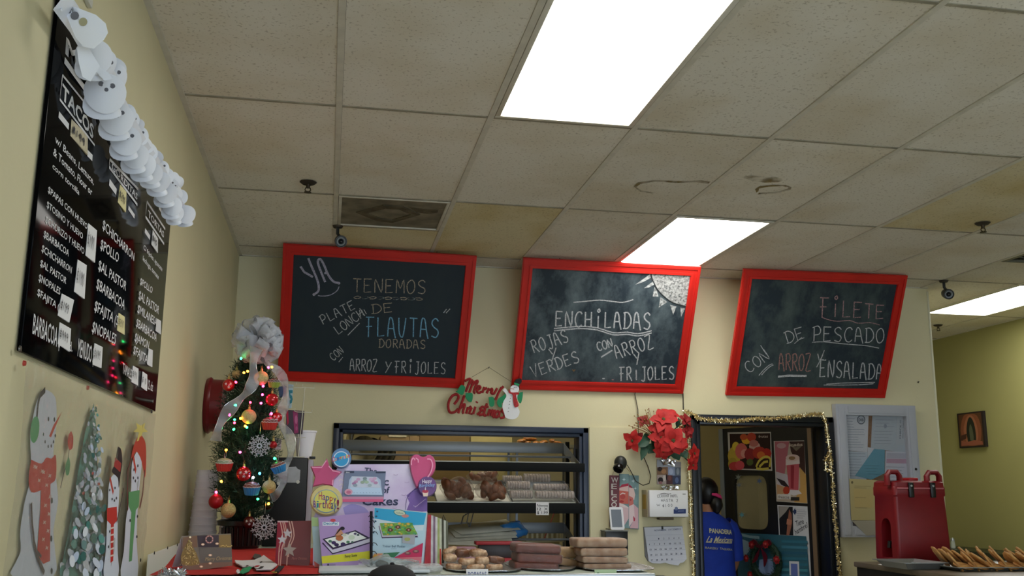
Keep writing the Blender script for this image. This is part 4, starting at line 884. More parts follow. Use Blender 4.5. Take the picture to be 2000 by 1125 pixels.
# black box with a taped notice, on it a cup and a white wire rack
x0, x1, zb, yb = P(520, 893, 'y', 1.15).x, P(602, 893, 'y', 1.15).x, P(535, 893, 'y', 1.15).z, 1.15
t = thing('black_cabinet_box', 'tall black box with a pale side panel standing behind the Christmas tree', 'box', (x0, yb, ZC))
MB().box2((x0, yb, ZC-.004), (x1, yb+.28, zb), .006).build('body', mat('matte_black', '#0f1013', .5), t)
MB().box2((x1+.001, yb-.004, ZC-.004), (x1+.024, yb+.28, zb-.008), .003).build('side_panel', mat('lavender_plastic', '#b7b0bd', .5), t)
MB().box2((x1+.005, yb-.01, zb-.006), (x1+.034, yb+.02, zb+.006), .002).build('corner_clip', M_BLACK, t)
pb = Pl((0, yb-.0005, 0), (1, 0, 0), (0, 0, 1)); q = Ink(pb, (400, 840, 4.69))
b = MB(); b.prism([q.c(p) for p in [(625, 470), (630, 345), (835, 335), (850, 355), (875, 365), (870, 455), (845, 482), (670, 480)]], pb, 0, .001); k = b.build('taped_notice', mat('torn_grey_paper', '#b9bdc2', .85, noise=(30, .12)), None, pb.at(*q.c((700, 400))), 'torn white notice taped on the black box behind the tree', smooth=0); tagp(k, None, 'paper')
for x, y in ((675, 487), (852, 474)): MB().lathe([(0, .003), (.008, .002), (.009, 0), (0, 0)], pb.at(*q.c((x, y))), 12, (0, -1, 0)).build('button', mat('white_plastic', '#d9dad2', .4), t)
c0 = P(592, 893, 'y', 1.24); ct = P(600, 842, 'y', 1.24); r0 = 13.5/ppm(c0); r1 = 22/ppm(ct)
t = thing('foam_cup', 'single white foam cup standing on the black box behind the tree', 'cup', (c0.x, 1.24, zb)); hh = ct.z-zb
MB().lathe([(0, 0), (r0, 0), (r1*.97, hh*.93), (r1*1.04, hh*.94), (r1*1.04, hh), (r1*.95, hh), (r0*.9, .01), (0, .01)], (c0.x+.004, 1.24, zb+.001), 32).build('cup', M_FOAM, t)
# wire rack
def RP(x, y, yd=1.17): return P(540+x/7.03, 740+y/7.03, 'y', yd)
M_WW = mat('white_coated_wire', '#cfcbb8', .4)
t = thing('wire_card_rack', 'small white wire rack with hooked arms standing on the black box', 'rack', (RP(300, 1045).x, 1.17, zb))
bx = RP(300, 1045); MB().tube([V((bx.x, 1.17, zb)), RP(390, 115)], .0022, 6).build('post', M_WW, t)
MB().box2((bx.x-.05, 1.152, zb+.0005), (bx.x+.03, 1.2, zb+.005), .001).build('base', M_WW, t)
for arm in ([(155, 20), (150, 110), (355, 125), (390, 115), (515, 130), (522, 85)], [(270, 45), (265, 80)], [(360, 75), (360, 125)], [(250, 400), (250, 445), (280, 455), (480, 462), (490, 425)], [(265, 800), (330, 806), (400, 808)], [(298, 760), (298, 800)]): MB().tube([RP(*p) for p in arm], .0019, 5).build('wire_arm', M_WW, t)
def card3(name, label, quad, M, yd, th=.006, cat='card', group=None, print_=None):
    p4 = [RP(x, y, yd) for x, y in quad]; b = MB(); k = V((0, th, 0)); b.pyd(p4+[p+k for p in p4], [(0, 1, 2, 3), (7, 6, 5, 4), (0, 4, 5, 1), (1, 5, 6, 2), (2, 6, 7, 3), (3, 7, 4, 0)])
    o = b.build(name, M, None, p4[0], label, smooth=0); tagp(o, None, cat, group)
    if print_: print_(o, Ink(Pl(V((0, yd-.0002, 0)), (1, 0, 0), (0, 0, 1)), (540, 740, 7.03)))
    return o
def f5(o, I): I.text('5', (155, 330), (222, 330), (160, 160), '#2f7d8c', .05); I.rect(165, 85, 215, 105, '#9aa6b5'); I.build('print', o)
card3('candle_pack', 'white number 5 candle pack hanging on the wire rack', [(160, 70), (235, 80), (205, 400), (150, 410)], mat('pale_blue_card', '#a9bcc4', .6), 1.172, print_=f5)
def fp(o, I): I.poly([(225, 440), (290, 440), (300, 740), (245, 750)], '#9a3a68'); I.poly([(130, 440), (160, 430), (170, 600), (150, 640)], '#b02848'); I.ell(270, 560, 20, 60, '#c06a92', 12); I.ell(275, 680, 14, 30, '#b05a86', 12); I.build('print', o)
card3('party_pack', 'dark card pack printed in pink hanging below the number 5 candle pack', [(130, 425), (385, 440), (355, 760), (130, 755)], mat('plum_card', '#3c2a38', .5), 1.176, print_=fp)
card3('party_pack', 'deep blue pack behind the ribbon at the top of the wire rack', [(20, 110), (135, 90), (130, 240), (40, 260)], mat('navy_card', '#33436a', .5), 1.180)
card3('party_pack', 'small red and white tag low behind the ribbon beside the tree', [(-40, 800), (70, 830), (60, 975), (-35, 970)], mat('pinkish_card', '#c9b4b8', .6), 1.0)

# ================================================================== cards and felt snowman on the cloth
def stand_card(label, quad, z, M, tr, fn, lean=.12, cat='greeting card'):
    """folded greeting card; quad = TL TR BR BL on the photograph, base resting at height z"""
    bl, br = PZ(*quad[3], z), PZ(*quad[2], z); br = V((br.x, (bl.y+br.y)/2+.02, z)); bl = V((bl.x, (bl.y+br.y)/2-.02, z)); ux = (br-bl).normalized(); up = (V((0, 0, 1))+V((-ux.y, ux.x, 0))*lean).normalized()
    pl = Pl(bl, ux, up); q = [pl.hit(*p) for p in quad]; b = MB(); b.prism(q[::-1], pl, -.0015, 0)
    t = thing('greeting_card', label, cat, bl, 'greeting cards on the red cloth'); b.build('front_leaf', M, t, smooth=0)
    k = MB(); p2 = Pl(pl.at(*q[0], -.0015), ux, up); A, B, C_, D = [pl.at(*x, -.002) for x in q]; bk = V((-ux.y, ux.x, 0))*.09; k.pyd([A, B, C_+bk, D+bk]+[x+V((0, .001, 0)) for x in (A, B, C_+bk, D+bk)], [(0, 1, 2, 3), (7, 6, 5, 4)]); 
    for v in k.bm.verts: v.co.z = max(v.co.z, z+.0005)
    k.build('back_leaf', M_PAP, t, smooth=0)
    I = Ink(pl, tr); fn(I); I.build('print', t)
TC = (320, 1040, 6.25)
def c1(I):
    I.poly([(235, 60), (405, 40), (410, 180), (225, 200)], '#7d5f4c'); I.poly([(405, 38), (670, 30), (670, 180), (420, 180)], '#463b42'); I.poly([(670, 30), (815, 25), (820, 185), (670, 185)], '#8a7248'); I.poly([(430, 185), (825, 185), (835, 400), (450, 420)], '#6c655f'); I.poly([(225, 380), (835, 360), (835, 405), (330, 472), (225, 420)], '#84685a')
    r2 = random.Random(3); I.poly([(302, 90), (350, 170), (400, 260), (440, 380), (330, 410), (215, 390), (205, 290), (250, 180)], '#8d7445')
    for k in range(170):
        y = r2.uniform(95, 405); h = 8+(y-90)*.36; x = 305+r2.uniform(-h, h); I.ell(x, y, 5, 6, r2.choice(['#d9bd78', '#b59a5a', '#e8d49a', '#7a6a48']), 6)
    I.ell(302, 62, 13, 13, '#f2e3c0', 10); 
    for k in range(16): a = k*pi/8; I.ell(535+42*cos(a), 88+42*sin(a), 9, 9, '#d2a49a' if k % 2 else '#a8706a', 7)
    for x, y in ((455, 150), (628, 140), (545, 280), (545, 380), (435, 420)): I.ell(x, y, 22, 14, '#e2b795', 10); I.ell(x, y, 10, 8, '#f8e6cf', 8)
    for x in range(675, 815, 16): I.ell(x, 170+r2.uniform(-10, 8), 8, 7, '#d3b46a', 6)
    I.text('Merry Christmas', (480, 350), (800, 335), (480, 305), '#b39b70', 0, shear=.3)
stand_card('greeting card with a glowing Christmas tree by a fireplace on the red cloth', [(355, 1047), (451, 1042), (454, 1104), (357, 1113)], ZC+.0065, mat('card_brown_print', '#75695f', .4, coat=.4), TC, c1)
def c2(I):
    I.poly([(1388, -140), (1510, -140), (1430, 400), (1358, 380)], '#8a2436')
    for x0, x1, y1 in ((1420, 1400, 400), (1470, 1420, 420), (1530, 1500, 420), (1560, 1520, 300), (1450, 1480, 60)): I.stroke(smooth2([(x0, -138), (x0+30, 40), ((x0+x1)/2, 180), (x1, y1)]), 12, '#d0a494')
    I.star(1445, 85, 62, '#c9c4c8', rot=-pi/2); I.star(1535, 215, 90, '#a89a90', rot=-pi/2); I.star(1510, 10, 60, '#c4bcc0', rot=-pi/2); I.rect(1388, -142, 1520, -124, '#c9a8a8')
    I.text('Merry Christmas', (1560, 330), (1745, 330), (1562, 300), '#b5746a', 0, shear=.3)
    for k in range(20): I.ell(1405+(k*37) % 60, 120+(k*53) % 140, 3, 3, '#d8b8b8', 6)
stand_card('tall red greeting card with silver stars leaning beside the cake books', [(546, 1018), (608, 1017), (604, 1106), (538, 1101)], ZC+.0065, mat('card_red_print', '#6a1118', .4, coat=.4), TC, c2)
pz = Pl((0, 0, ZC+.008), (1, 0, 0), (0, 1, 0))
t = thing('felt_snowman', 'white felt snowman cut-out lying flat on the red cloth', 'decoration', PZ(500, 1100, ZC+.006))
def flat(name, pts, M, h0, h1, par=t): 
    J = Ink(pz, TC); b = MB(); b.prism([J.c(p) for p in pts], pz, h0, h1); return b.build(name, M, par, smooth=0)
flat('face', [(865, 350), (960, 355), (1110, 345), (1180, 310), (1220, 288), (1260, 320), (1385, 405), (1310, 462), (1130, 462), (1095, 420), (960, 425), (880, 385)], mat('white_felt', '#cfcdd0', .95), 0, .004)
flat('hat', [(1085, 310), (1110, 275), (1180, 290), (1190, 312), (1110, 335)], mat('grey_felt', '#4a4440', .95), .001, .006)
flat('scarf_end', [(915, 505), (960, 455), (1040, 428), (1075, 435), (1040, 480), (960, 512)], M_HOL, .001, .004); flat('tassel', [(880, 500), (895, 475), (920, 480), (925, 510), (900, 522)], mat('white_felt', '#cfcdd0', .95), .004, .007)
flat('boot', [(1350, 490), (1400, 425), (1470, 425), (1400, 495)], mat('black_felt', '#151515', .8), .001, .005); flat('sole', [(1310, 492), (1345, 482), (1390, 490), (1370, 500)], mat('mustard_felt', '#a08030', .9), .001, .003)
J = Ink(Pl(pz.at(0, 0, .0042), pz.x, pz.y), TC); J.ell(1020, 407, 16, 7, '#18181a'); J.ell(1187, 363, 16, 8, '#18181a', rot=-.5); J.ell(1140, 412, 32, 9, '#b03038', rot=-.15); J.stroke(smooth2([(1140, 440), (1165, 442), (1190, 430), (1200, 416)]), 6, '#18181a'); J.build('face_print', t)
# ================================================================== cake catalogues on the counter
# back board of the stand: leans back on the counter
ZB = ZC
def cp(u, v, y): return P(u, v, 'y', y)
bl, br = cp(612, 1108, -.14), cp(838, 1108, -.14); ux = V((1, .02, 0)).normalized(); up = V((0, .22, 1)).normalized()
t = thing('cake_catalogue_stand', 'lilac cardboard catalogue stand with shiny balloon shapes on its corners', 'display stand', (bl.x, -.14, ZB))
ps = Pl((bl.x, -.14, ZB), ux, up); TT = (580, 860, 4.244); J = Ink(ps, TT)
b = MB(); b.prism([J.c(p) for p in [(345, 200), (940, 200), (1078, 330), (1076, 1060), (130, 1060), (135, 640)]][::-1], ps, -.006, 0)
for v in b.bm.verts: v.co.z = max(v.co.z, ZC)

b.build('back_board', mat('lilac_card_print', '#d6cfe8', .45, coat=.3, noise=(7, .14), col2='#c3b0d8'), t, smooth=0)
I = Ink(ps, TT)
I.poly([(930, 520), (905, 460), (990, 390), (1078, 420), (1078, 600), (900, 600)], '#7d63a8'); I.poly(sm([(380, 560), (450, 530), (560, 560), (600, 640), (420, 640)]), '#9d92d0')
rq = random.Random(2)
for k in range(16): x, y = rq.uniform(560, 1000), rq.uniform(230, 560); I.stroke([(x+18*cos(a), y+9*sin(a)) for a in (0, .6, 1.2, 1.8, 2.4, 3)], 3, rq.choice(['#cfc3e0', '#a993bd', '#bfb2dd']))
NAVY = '#38405c'
I.text('The', (555, 272), (660, 280), (558, 228), NAVY, .015); I.text('Magic', (500, 375), (757, 375), (505, 312), NAVY, .02); I.text('of', (700, 440), (762, 440), (705, 388), NAVY, .015); I.text('Cakes', (535, 540), (835, 540), (540, 470), NAVY, .02)
I.stroke(smooth2([(900, 580), (905, 500), (940, 440), (1000, 395)]), 4, '#4c4474'); I.stroke([(975, 560), (1065, 490)], 5, '#c5a9d8')
for k, (x, y) in enumerate(((340, 290), (345, 330), (350, 370), (360, 395))): I.stroke([(x, y+10), (x+15, y-8), (x+34, y+8)], 8, '#d8cfd2')
I.build('print', t)
# ledge and base of the stand
MB().box2((bl.x+.02, -.47, ZB+.001), (br.x-.03, -.13, ZB+.010), .002).build('base', mat('pale_grey_card', '#c3cad0', .4), t)
def shape(name, pts, M, h0, h1, par=t, lift=.01, smth=True, label=None):
    b = MB(); q = [J.c(p) for p in (sm(pts) if smth else pts)][::-1]; cx = sum(a for a, _ in q)/len(q); cy = sum(c for _, c in q)/len(q)
    k = len(q); A = [b.bm.verts.new(ps.at(a, c, h0)) for a, c in q]; B = [b.bm.verts.new(ps.at(cx+(a-cx)*.93, cy+(c-cy)*.93, h1)) for a, c in q]
    b.bm.faces.new(A); b.bm.faces.new(B[::-1])
    for i in range(k): b.bm.faces.new((A[i], A[(i+1) % k], B[(i+1) % k], B[i]))
    return b.build(name, M, par, label=label)
M_PINK = mat('pink_foil_card', '#c44f80', .3, coat=.5); 
shape('star_balloon', [(245, 150), (265, 215), (290, 245), (372, 265), (305, 330), (295, 385), (210, 370), (125, 390), (145, 310), (108, 220), (205, 215)], M_PINK, .002, .014, smth=False, label='pink star balloon shape')
shape('heart_balloon', [(985, 405), (945, 300), (928, 200), (940, 145), (985, 120), (1040, 145), (1095, 125), (1140, 170), (1140, 260), (1080, 340), (1030, 390)], M_PINK, .002, .014, label='pink heart balloon shape')
def circ(x, y, rx, ry, n=28): return [(x+rx*cos(2*pi*i/n), y+ry*sin(2*pi*i/n)) for i in range(n)]
shape('round_balloon', circ(363, 157, 84, 84), mat('steel_blue_foil', '#5f86b5', .3, coat=.5), .008, .022, smth=False, label='blue round balloon shape')
shape('round_balloon', circ(240, 505, 136, 128), mat('pale_yellow_foil', '#d8c98a', .35, coat=.4, noise=(40, .1)), .010, .022, smth=False, label='yellow round balloon shape')
shape('round_balloon', circ(1073, 393, 79, 85), mat('violet_foil', '#6b4a86', .3, coat=.5), .012, .022, smth=False, label='violet round balloon shape')
I = Ink(Pl(ps.at(0, 0, .0224), ps.x, ps.y), TT)
I.ell(363, 157, 66, 66, '#c5d6ea', 28); I.ell(363, 157, 58, 58, '#3f9bd0', 28); cs = ['#d0607a', '#d99a6a', '#4f5fa8', '#c87a4a', '#c9b858', '#e0a0a8', '#d8c060', '#d46a5a']
for i, ch in enumerate('Congrats'): x = 292+i*18; I.text(ch, (x, 178-i*5), (x+16, 176-i*5), (x, 140-i*4), cs[i], .03)
I.ell(240, 505, 104, 96, '#7f9fb8', 32); I.ell(240, 505, 98, 90, '#d6d06e', 32)
cs = ['#b04a5a', '#7a3a8a', '#2f4a8a', '#c0553a', '#5a3a7a', '#2f7a8a', '#803050', '#3a3a7a', '#a04a6a']
for i, ch in enumerate('Happy'): x = 178+i*30; I.text(ch, (x, 492+i*4), (x+27, 492+i*4), (x, 425+i*9), cs[i], .01)
for i, ch in enumerate('Birthday!'): x = 135+i*24; I.text(ch, (x, 556+i*2), (x+21, 557+i*2), (x, 500-i*1), cs[(i*4+1) % 9], .01)
I.text('Happy', (1035, 362), (1115, 355), (1035, 330), '#d9cfe6', .02); I.text('Birthday', (1010, 395), (1140, 385), (1012, 368), '#86a2d8', .02); I.poly([(1035, 425), (1088, 425), (1080, 470), (1045, 470)], '#e2cdc0'); I.ell(1061, 428, 26, 14, '#b0405a'); I.rect(1058, 395, 1064, 418, '#e8e0e8')
for q in ([(975, 170), (960, 150), (945, 175), (945, 210)], [(1075, 160), (1105, 165), (1120, 210), (1105, 270), (1080, 310)], [(980, 150), (1000, 165), (1002, 190)]): I.stroke(smooth2(q), 9, '#e6a0bf')
for q in ([(120, 225), (200, 228), (240, 170)], [(260, 215), (295, 255), (355, 268)], [(295, 330), (290, 375)]): I.stroke(q, 9, '#e6a0bf')
I.build('balloon_print', t)
# cake photo card taped on it
tk = thing('cake_photo_card', 'grey-blue photo card of an iced sheet cake fixed on the lilac stand', 'photo card', ps.at(*J.c((550, 380)), .008))
b = MB(); b.prism([J.c(p) for p in [(392, 255), (733, 262), (713, 515), (370, 512)]][::-1], ps, .003, .006); b.build('card', mat('slate_blue_print', '#6d7a98', .4, coat=.3), tk, smooth=0)
I = Ink(Pl(ps.at(0, 0, .006), ps.x, ps.y), TT)
I.poly([(372, 468), (716, 470), (713, 514), (370, 512)], '#c58aa8'); I.poly([(372, 488), (714, 490), (713, 514), (370, 512)], '#cf5f88'); I.rect(392, 256, 470, 272, '#3a4258'); I.rect(650, 262, 730, 274, '#3a4258'); I.text('Bakery', (402, 271), (435, 271), (402, 260), '#d8dde6', .01)
I.poly([(450, 300), (660, 305), (690, 330), (705, 455), (415, 450), (430, 330)], '#aebfda'); I.poly([(455, 300), (655, 305), (690, 395), (440, 390)], '#c3cbdd'); I.poly([(440, 392), (692, 397), (706, 456), (416, 452)], '#b9d0ea')
for x, y, c in ((485, 345, '#b98fb5'), (470, 360, '#a07aa5'), (505, 325, '#c39fc4'), (625, 340, '#c49cc2'), (650, 355, '#b48ab0'), (610, 325, '#cfb0d0'), (640, 320, '#c9a8c8'), (560, 335, '#8fa8a2'), (575, 350, '#a5bba8'), (540, 350, '#98aa98'), (560, 318, '#7f8f98'), (480, 375, '#8f9fb0'), (600, 375, '#9fb0b8')): I.ell(x, y, 18, 12, c, 10)
I.ell(425, 430, 34, 26, '#d3a0b5', 12); I.ell(425, 432, 20, 14, '#c0708f', 10)
for k in range(9): I.ell(470+k*26, 438, 4, 4, '#8fa6c4', 6)
I.build('print', tk)
# open ring binder: left and right page, rings, bundle of sleeved pages
TBn = (590, 990, 7.143)
t = thing('catalogue_binder', 'open ring binder of cake designs with a purple left and a blue right page', 'binder', (cp(630, 1105, -.3).x, -.3, ZB+.01))
def page(name, quad, y, M, fn, dy=.0, lean=.16, label=None):
    o = cp(590+quad[3][0]/7.143, 990+quad[3][1]/7.143, y); q2 = cp(590+quad[2][0]/7.143, 990+quad[2][1]/7.143, y+dy); ux_ = (V((q2.x, q2.y, 0))-V((o.x, o.y, 0))).normalized(); pl_ = Pl(o, ux_, V((-ux_.y*lean, ux_.x*lean, 1)))
    J_ = Ink(pl_, TBn); b = MB(); b.prism([J_.c(p) for p in quad][::-1], pl_, -.004, 0); b.build(name, M, t, smooth=0, label=label); fn(J_); J_.build('page_print', t); return pl_
def lp(I):
    I.poly([(225, 150), (960, 75), (965, 800), (285, 830)], '#a68bbd'); I.poly([(270, 690), (950, 615), (955, 735), (280, 790)], '#cfcb38'); I.rect(285, 210, 515, 262, '#d7dde6'); I.ell(430, 188, 40, 22, '#c04a55', 10); I.text('DecoPac', (300, 250), (500, 246), (300, 214), '#3f7fa5', .03)
    I.poly([(282, 448), (745, 325), (945, 432), (420, 590)], '#2f2340'); I.poly([(315, 455), (735, 345), (900, 435), (435, 568)], '#dfe2de'); I.poly([(285, 500), (420, 592), (945, 435), (948, 500), (430, 665)], '#c3bfd2'); I.stroke([(283, 500), (425, 655), (690, 580), (945, 500)], 17, '#332444'); I.stroke([(420, 592), (690, 512), (945, 432)], 13, '#332444')
    for x, y, c, r in ((440, 500, '#3c2a5a', 34), (480, 530, '#32224c', 34), (390, 480, '#4f7a62', 26), (570, 520, '#3a2a58', 36), (640, 490, '#4f7a5a', 26), (700, 490, '#46655a', 18), (740, 375, '#46405e', 22), (640, 372, '#5a5a78', 20), (780, 392, '#3a4a4a', 20), (690, 425, '#c3d0bc', 46), (590, 390, '#c8c8b8', 30), (520, 435, '#b0673f', 54), (510, 400, '#a5602f', 36)): I.ell(x, y, r, r*.72, c, 10)
    I.poly([(455, 405), (500, 310), (545, 320), (575, 375), (500, 400)], '#c08a6a'); I.poly([(450, 405), (520, 300), (545, 312), (490, 372)], '#2a1a24'); I.ell(560, 302, 34, 26, '#1c1420', 12)
    I.text('Sassy Susie', (595, 706), (765, 690), (595, 672), '#4a4a2a', .02); I.rect(345, 795, 465, 825, '#8b7aa0'); I.ell(362, 808, 12, 16, '#30283a', 8); I.rect(785, 790, 880, 818, '#c9c4d8')
def rp(I):
    I.poly([(1010, 10), (1735, 80), (1690, 760), (955, 790)], '#bcd7e6'); I.poly([(1012, 15), (1735, 85), (1700, 250), (1560, 255), (1300, 215), (1010, 160)], '#3fa9d8'); I.poly([(1005, 165), (1300, 215), (1560, 262), (1698, 255), (1690, 330), (1000, 330)], '#cfe0ea')
    I.ell(1362, 82, 88, 44, '#3f7a80', 18, .2); I.ell(1362, 82, 78, 36, '#c9d6c2', 18, .2); I.ell(1440, 128, 52, 24, '#cf8f8a', 10); I.text('cakes', (1310, 90), (1410, 102), (1312, 65), '#8a9a8a', .01)
    I.poly([(1068, 270), (1115, 440), (1620, 425), (1600, 390), (1130, 405), (1085, 260)], '#4a3a5e'); I.poly([(1085, 228), (1530, 222), (1615, 385), (1130, 400)], '#7fb05a'); I.poly([(1085, 228), (1130, 400), (1118, 425), (1075, 262)], '#c9c2ce'); I.poly([(1130, 398), (1615, 384), (1618, 405), (1122, 424)], '#c2bccb')
    r_ = random.Random(9)
    for k in range(70):
        y = r_.uniform(235, 388); x = r_.uniform(1095+(y-228)*.28, 1530+(y-228)*.5); I.ell(x, y, 17, 12, r_.choice(['#8cc04a', '#5fae7a', '#a8c84a', '#4f9a6a', '#7cc0a0', '#d0b84a']), 7)
    for x, y in ((1170, 245), (1250, 255), (1360, 235), (1480, 240), (1330, 300)): I.ell(x, y, 22, 18, '#dcb45a', 8)
    for x, y in ((1235, 325), (1490, 325), (1340, 285)): I.ell(x, y, 40, 26, '#6a4a3a', 9); I.ell(x, y, 14, 10, '#d8a8a0', 7)
    I.poly([(1405, 390), (1582, 395), (1570, 530), (1400, 505)], '#a9acb6'); I.ell(1470, 455, 44, 26, '#a9b070', 10)
    I.text('Tinker Bell Flutter', (1125, 568), (1445, 570), (1125, 535), '#5a7890', .015); I.text('cake', (1245, 592), (1320, 592), (1245, 578), '#6a8aa0', 0)
    I.poly([(1290, 710), (1690, 505), (1665, 785)], '#c93a62'); I.poly([(1290, 712), (1672, 700), (1660, 790)], '#d87a88'); I.poly([(1130, 700), (1140, 650), (1370, 632), (1290, 708)], '#3f7a58'); I.poly([(985, 700), (1010, 655), (1130, 650), (1110, 710), (1000, 760)], '#d8a070'); I.ell(1030, 705, 30, 34, '#d9a848', 9); I.ell(1085, 680, 26, 24, '#d08a7a', 8)
    for x, y in ((1475, 650), (1590, 625)): I.ell(x, y, 48, 26, '#8a4a58', 10); I.ell(x, y-6, 26, 12, '#b08a80', 8)
    for x, y in ((1052, 68), (1040, 138), (1028, 205), (1000, 362), (985, 535)): I.ell(x, y, 15, 13, '#3f5f78', 9)
M_PG = mat('glossy_page', '#c9d2d8', .25, coat=.5)
page('back_leaf', [(130, 145), (232, 150), (288, 840), (174, 838)], -.24, mat('pastel_page', '#a9c4c8', .4), lambda I: (I.poly([(132, 147), (222, 150), (232, 270), (140, 270)], '#aac88f'), I.poly([(165, 755), (275, 830), (280, 838), (180, 836)], '#cf6a62')))
pL = page('left_page', [(225, 150), (965, 75), (968, 822), (284, 840)], -.27, M_PG, lp, .03)
pR = page('right_page', [(1010, 5), (1750, 75), (1690, 800), (955, 800)], -.25, M_PG, rp, -.03)
for x, y in ((930, 140), (942, 205), (945, 285), (985, 365), (980, 520), (972, 640)):
    a = cp(590+(x-5)/7.143, 990+y/7.143, -.268); MB().tube([a, a+V((.004, -.02, .006)), a+V((.012, -.022, .004)), a+V((.018, -.004, -.004))], .0013, 5).build('ring', mat('dark_wire', '#25212a', .4, .6), t)
MB().tube([cp(590+965/7.143, 990+60/7.143, -.255), cp(590+965/7.143, 990+820/7.143, -.265)], .005, 8).build('spine', mat('dark_wire', '#25212a', .4, .6), t)
cols_ = ['#b03a4a', '#c9c6cc', '#8a7088', '#d4d0d4', '#a8b27a', '#c9ccb8', '#4a4a44', '#b9bcb4', '#6a6c60']
for i, c in enumerate(cols_):
    u0 = 1700+i*24; q = [(u0+25, 110+i*9), (u0+70+i*6, 112+i*12), (u0+95+i*7, 830-i*6), (u0+5, 835-i*6)]
    y = -.245+i*.012; o = cp(590+q[3][0]/7.143, 990+q[3][1]/7.143, y); pl_ = Pl(o, (1, .5, 0), (0, .12, 1)); J_ = Ink(pl_, TBn); b = MB(); b.prism([J_.c(p) for p in q][::-1], pl_, -.002, 0)
    for v in b.bm.verts: v.co.z = max(v.co.z, ZC)
    b.build('sleeved_page', mat('page_'+c[1:], c, .2, coat=.6, noise=(30, .25)), t, smooth=0)
    if i == 5: J_.poly([(q[3][0]+10, 600), (q[2][0]-20, 590), (q[2][0]-5, 820), (q[3][0]+5, 830)], '#c04a44'); J_.build('page_print', t)
# crumpled clear sleeve at the foot of the right page
k = cp(760, 1098, -.33); b = MB(); b.ball((k.x, k.y, ZB+.022), .05, (2.0, .6, .35), 24); b.jitter(.02, 22); o = b.build('plastic_sleeve', film('crumpled_sleeve', .3, '#b9c0bd', .1, (40, .8)), None, (k.x, k.y, ZB), 'crumpled clear sleeve at the foot of the open binder', smooth=9); tagp(o, None, 'plastic sleeve')
b = MB(); k = cp(745, 1098, -.31); b.ball((k.x, k.y, ZB+.018), .016, (1.3, 1, .8), 14); b.jitter(.006, 60); o = b.build('black_clip', M_BLACK, None, (k.x, k.y, ZB), 'small black clip before the crumpled sleeve'); tagp(o, None, 'clip')

# ================================================================== pastries on the counter
M_FOIL = mat('crinkled_foil', '#c7ccd2', .25, .95, bump=(45, .9)); rg = random.Random(21)
def foil_tray(x0, x1, y0, y1, label, oval=False):
    c = V(((x0+x1)/2, (y0+y1)/2, ZC)); t = thing('foil_tray', label, 'tray', c, 'foil trays of baked goods on the counter')
    b = MB(); n = 40; rx, ry = (x1-x0)/2, (y1-y0)/2; e = .6 if not oval else 1
    def ring(f, z): return [c+V((math.copysign(abs(cos(a))**e, cos(a))*rx*f, math.copysign(abs(sin(a))**e, sin(a))*ry*f, z)) for a in [2*pi*i/n for i in range(n)]]
    R = [ring(.86, .001), ring(.92, .004), ring(1.0, .005), ring(1.0, .003), ring(.91, .002)]; vs = [v for r in R for v in r]
    b.pyd(vs, [(k*n+i, k*n+(i+1) % n, (k+1)*n+(i+1) % n, (k+1)*n+i) for k in range(4) for i in range(n)]+[tuple(range(n))]); b.jitter(.0018, 40); b.build('tray', M_FOIL, t); return c
foil_tray(cp(858, 1108, -.15).x, cp(1000, 1108, -.15).x, -.46, .03, 'foil tray under the sugared rolls', False)
foil_tray(cp(983, 1106, -.12).x, cp(1108, 1106, -.12).x, -.43, .05, 'round foil tray under the dark brown wrapped loaves', True)
foil_tray(cp(1108, 1106, -.15).x, cp(1245, 1106, -.15).x, -.46, .04, 'foil tray under the pale wrapped loaves', False)
M_ROLL = mat('sugared_roll_crust', '#c9a884', .7, noise=(38, .4), col2='#7a4a28', bump=(60, .5), coat=.3); M_ROLLD = mat('dark_roll_crust', '#7a4a2c', .6, noise=(50, .4), bump=(60, .5), coat=.4); M_ROLLP = mat('pale_roll_crust', '#cdb090', .7, noise=(38, .25), col2='#8f623c', bump=(60, .5), coat=.3)
rolls = [(190, 432, 140, 66, M_ROLLP, -.3, .04), (320, 450, 150, 78, M_ROLLD, 0, .02), (470, 455, 170, 76, M_ROLL, .12, -.02), (190, 500, 125, 64, M_ROLLP, .1, -.06), (362, 540, 150, 72, M_ROLLP, .05, -.10), (510, 528, 130, 72, M_ROLLP, 0, -.10), (645, 520, 160, 62, M_ROLLD, .2, -.06), (232, 588, 150, 56, M_ROLL, .05, -.14), (445, 590, 185, 50, M_ROLLP, 0, -.16), (630, 590, 150, 48, M_ROLLP, .05, -.15)]
rl = ['at the upper left of the heap', 'dark one on top of the heap', 'on top, right of the dark one', 'on the left of the second layer', 'in the middle of the second layer', 'right of the middle in the second layer', 'dark one sticking out at the right', 'at the left of the bottom layer', 'in the middle of the bottom layer', 'at the right of the bottom layer']
for (x, y, w, h, M, an, yd), lb in zip(rolls, rl):
    p = cp(840+x/5, 990+y/5, yd-.20); sc = 1/5/ppm(p); b = MB(); Rr = h*sc*.55; L_ = w*sc*.55
    b.lathe([(0, -L_), (Rr*.6, -L_*.95), (Rr*.95, -L_*.75), (Rr, 0), (Rr*.95, L_*.75), (Rr*.6, L_*.95), (0, L_)], p, 18, (cos(an), .25, -sin(an))); b.jitter(.005, 45)
    o = b.build('sugared_roll', M, None, p, 'sugared bread roll on the foil tray, '+lb, smooth=9); tagp(o, None, 'bread roll', 'sugared rolls')
M_WRAP = film('cling_wrap', .05, '#d8d8dc', .06, (70, 1.0), .28)
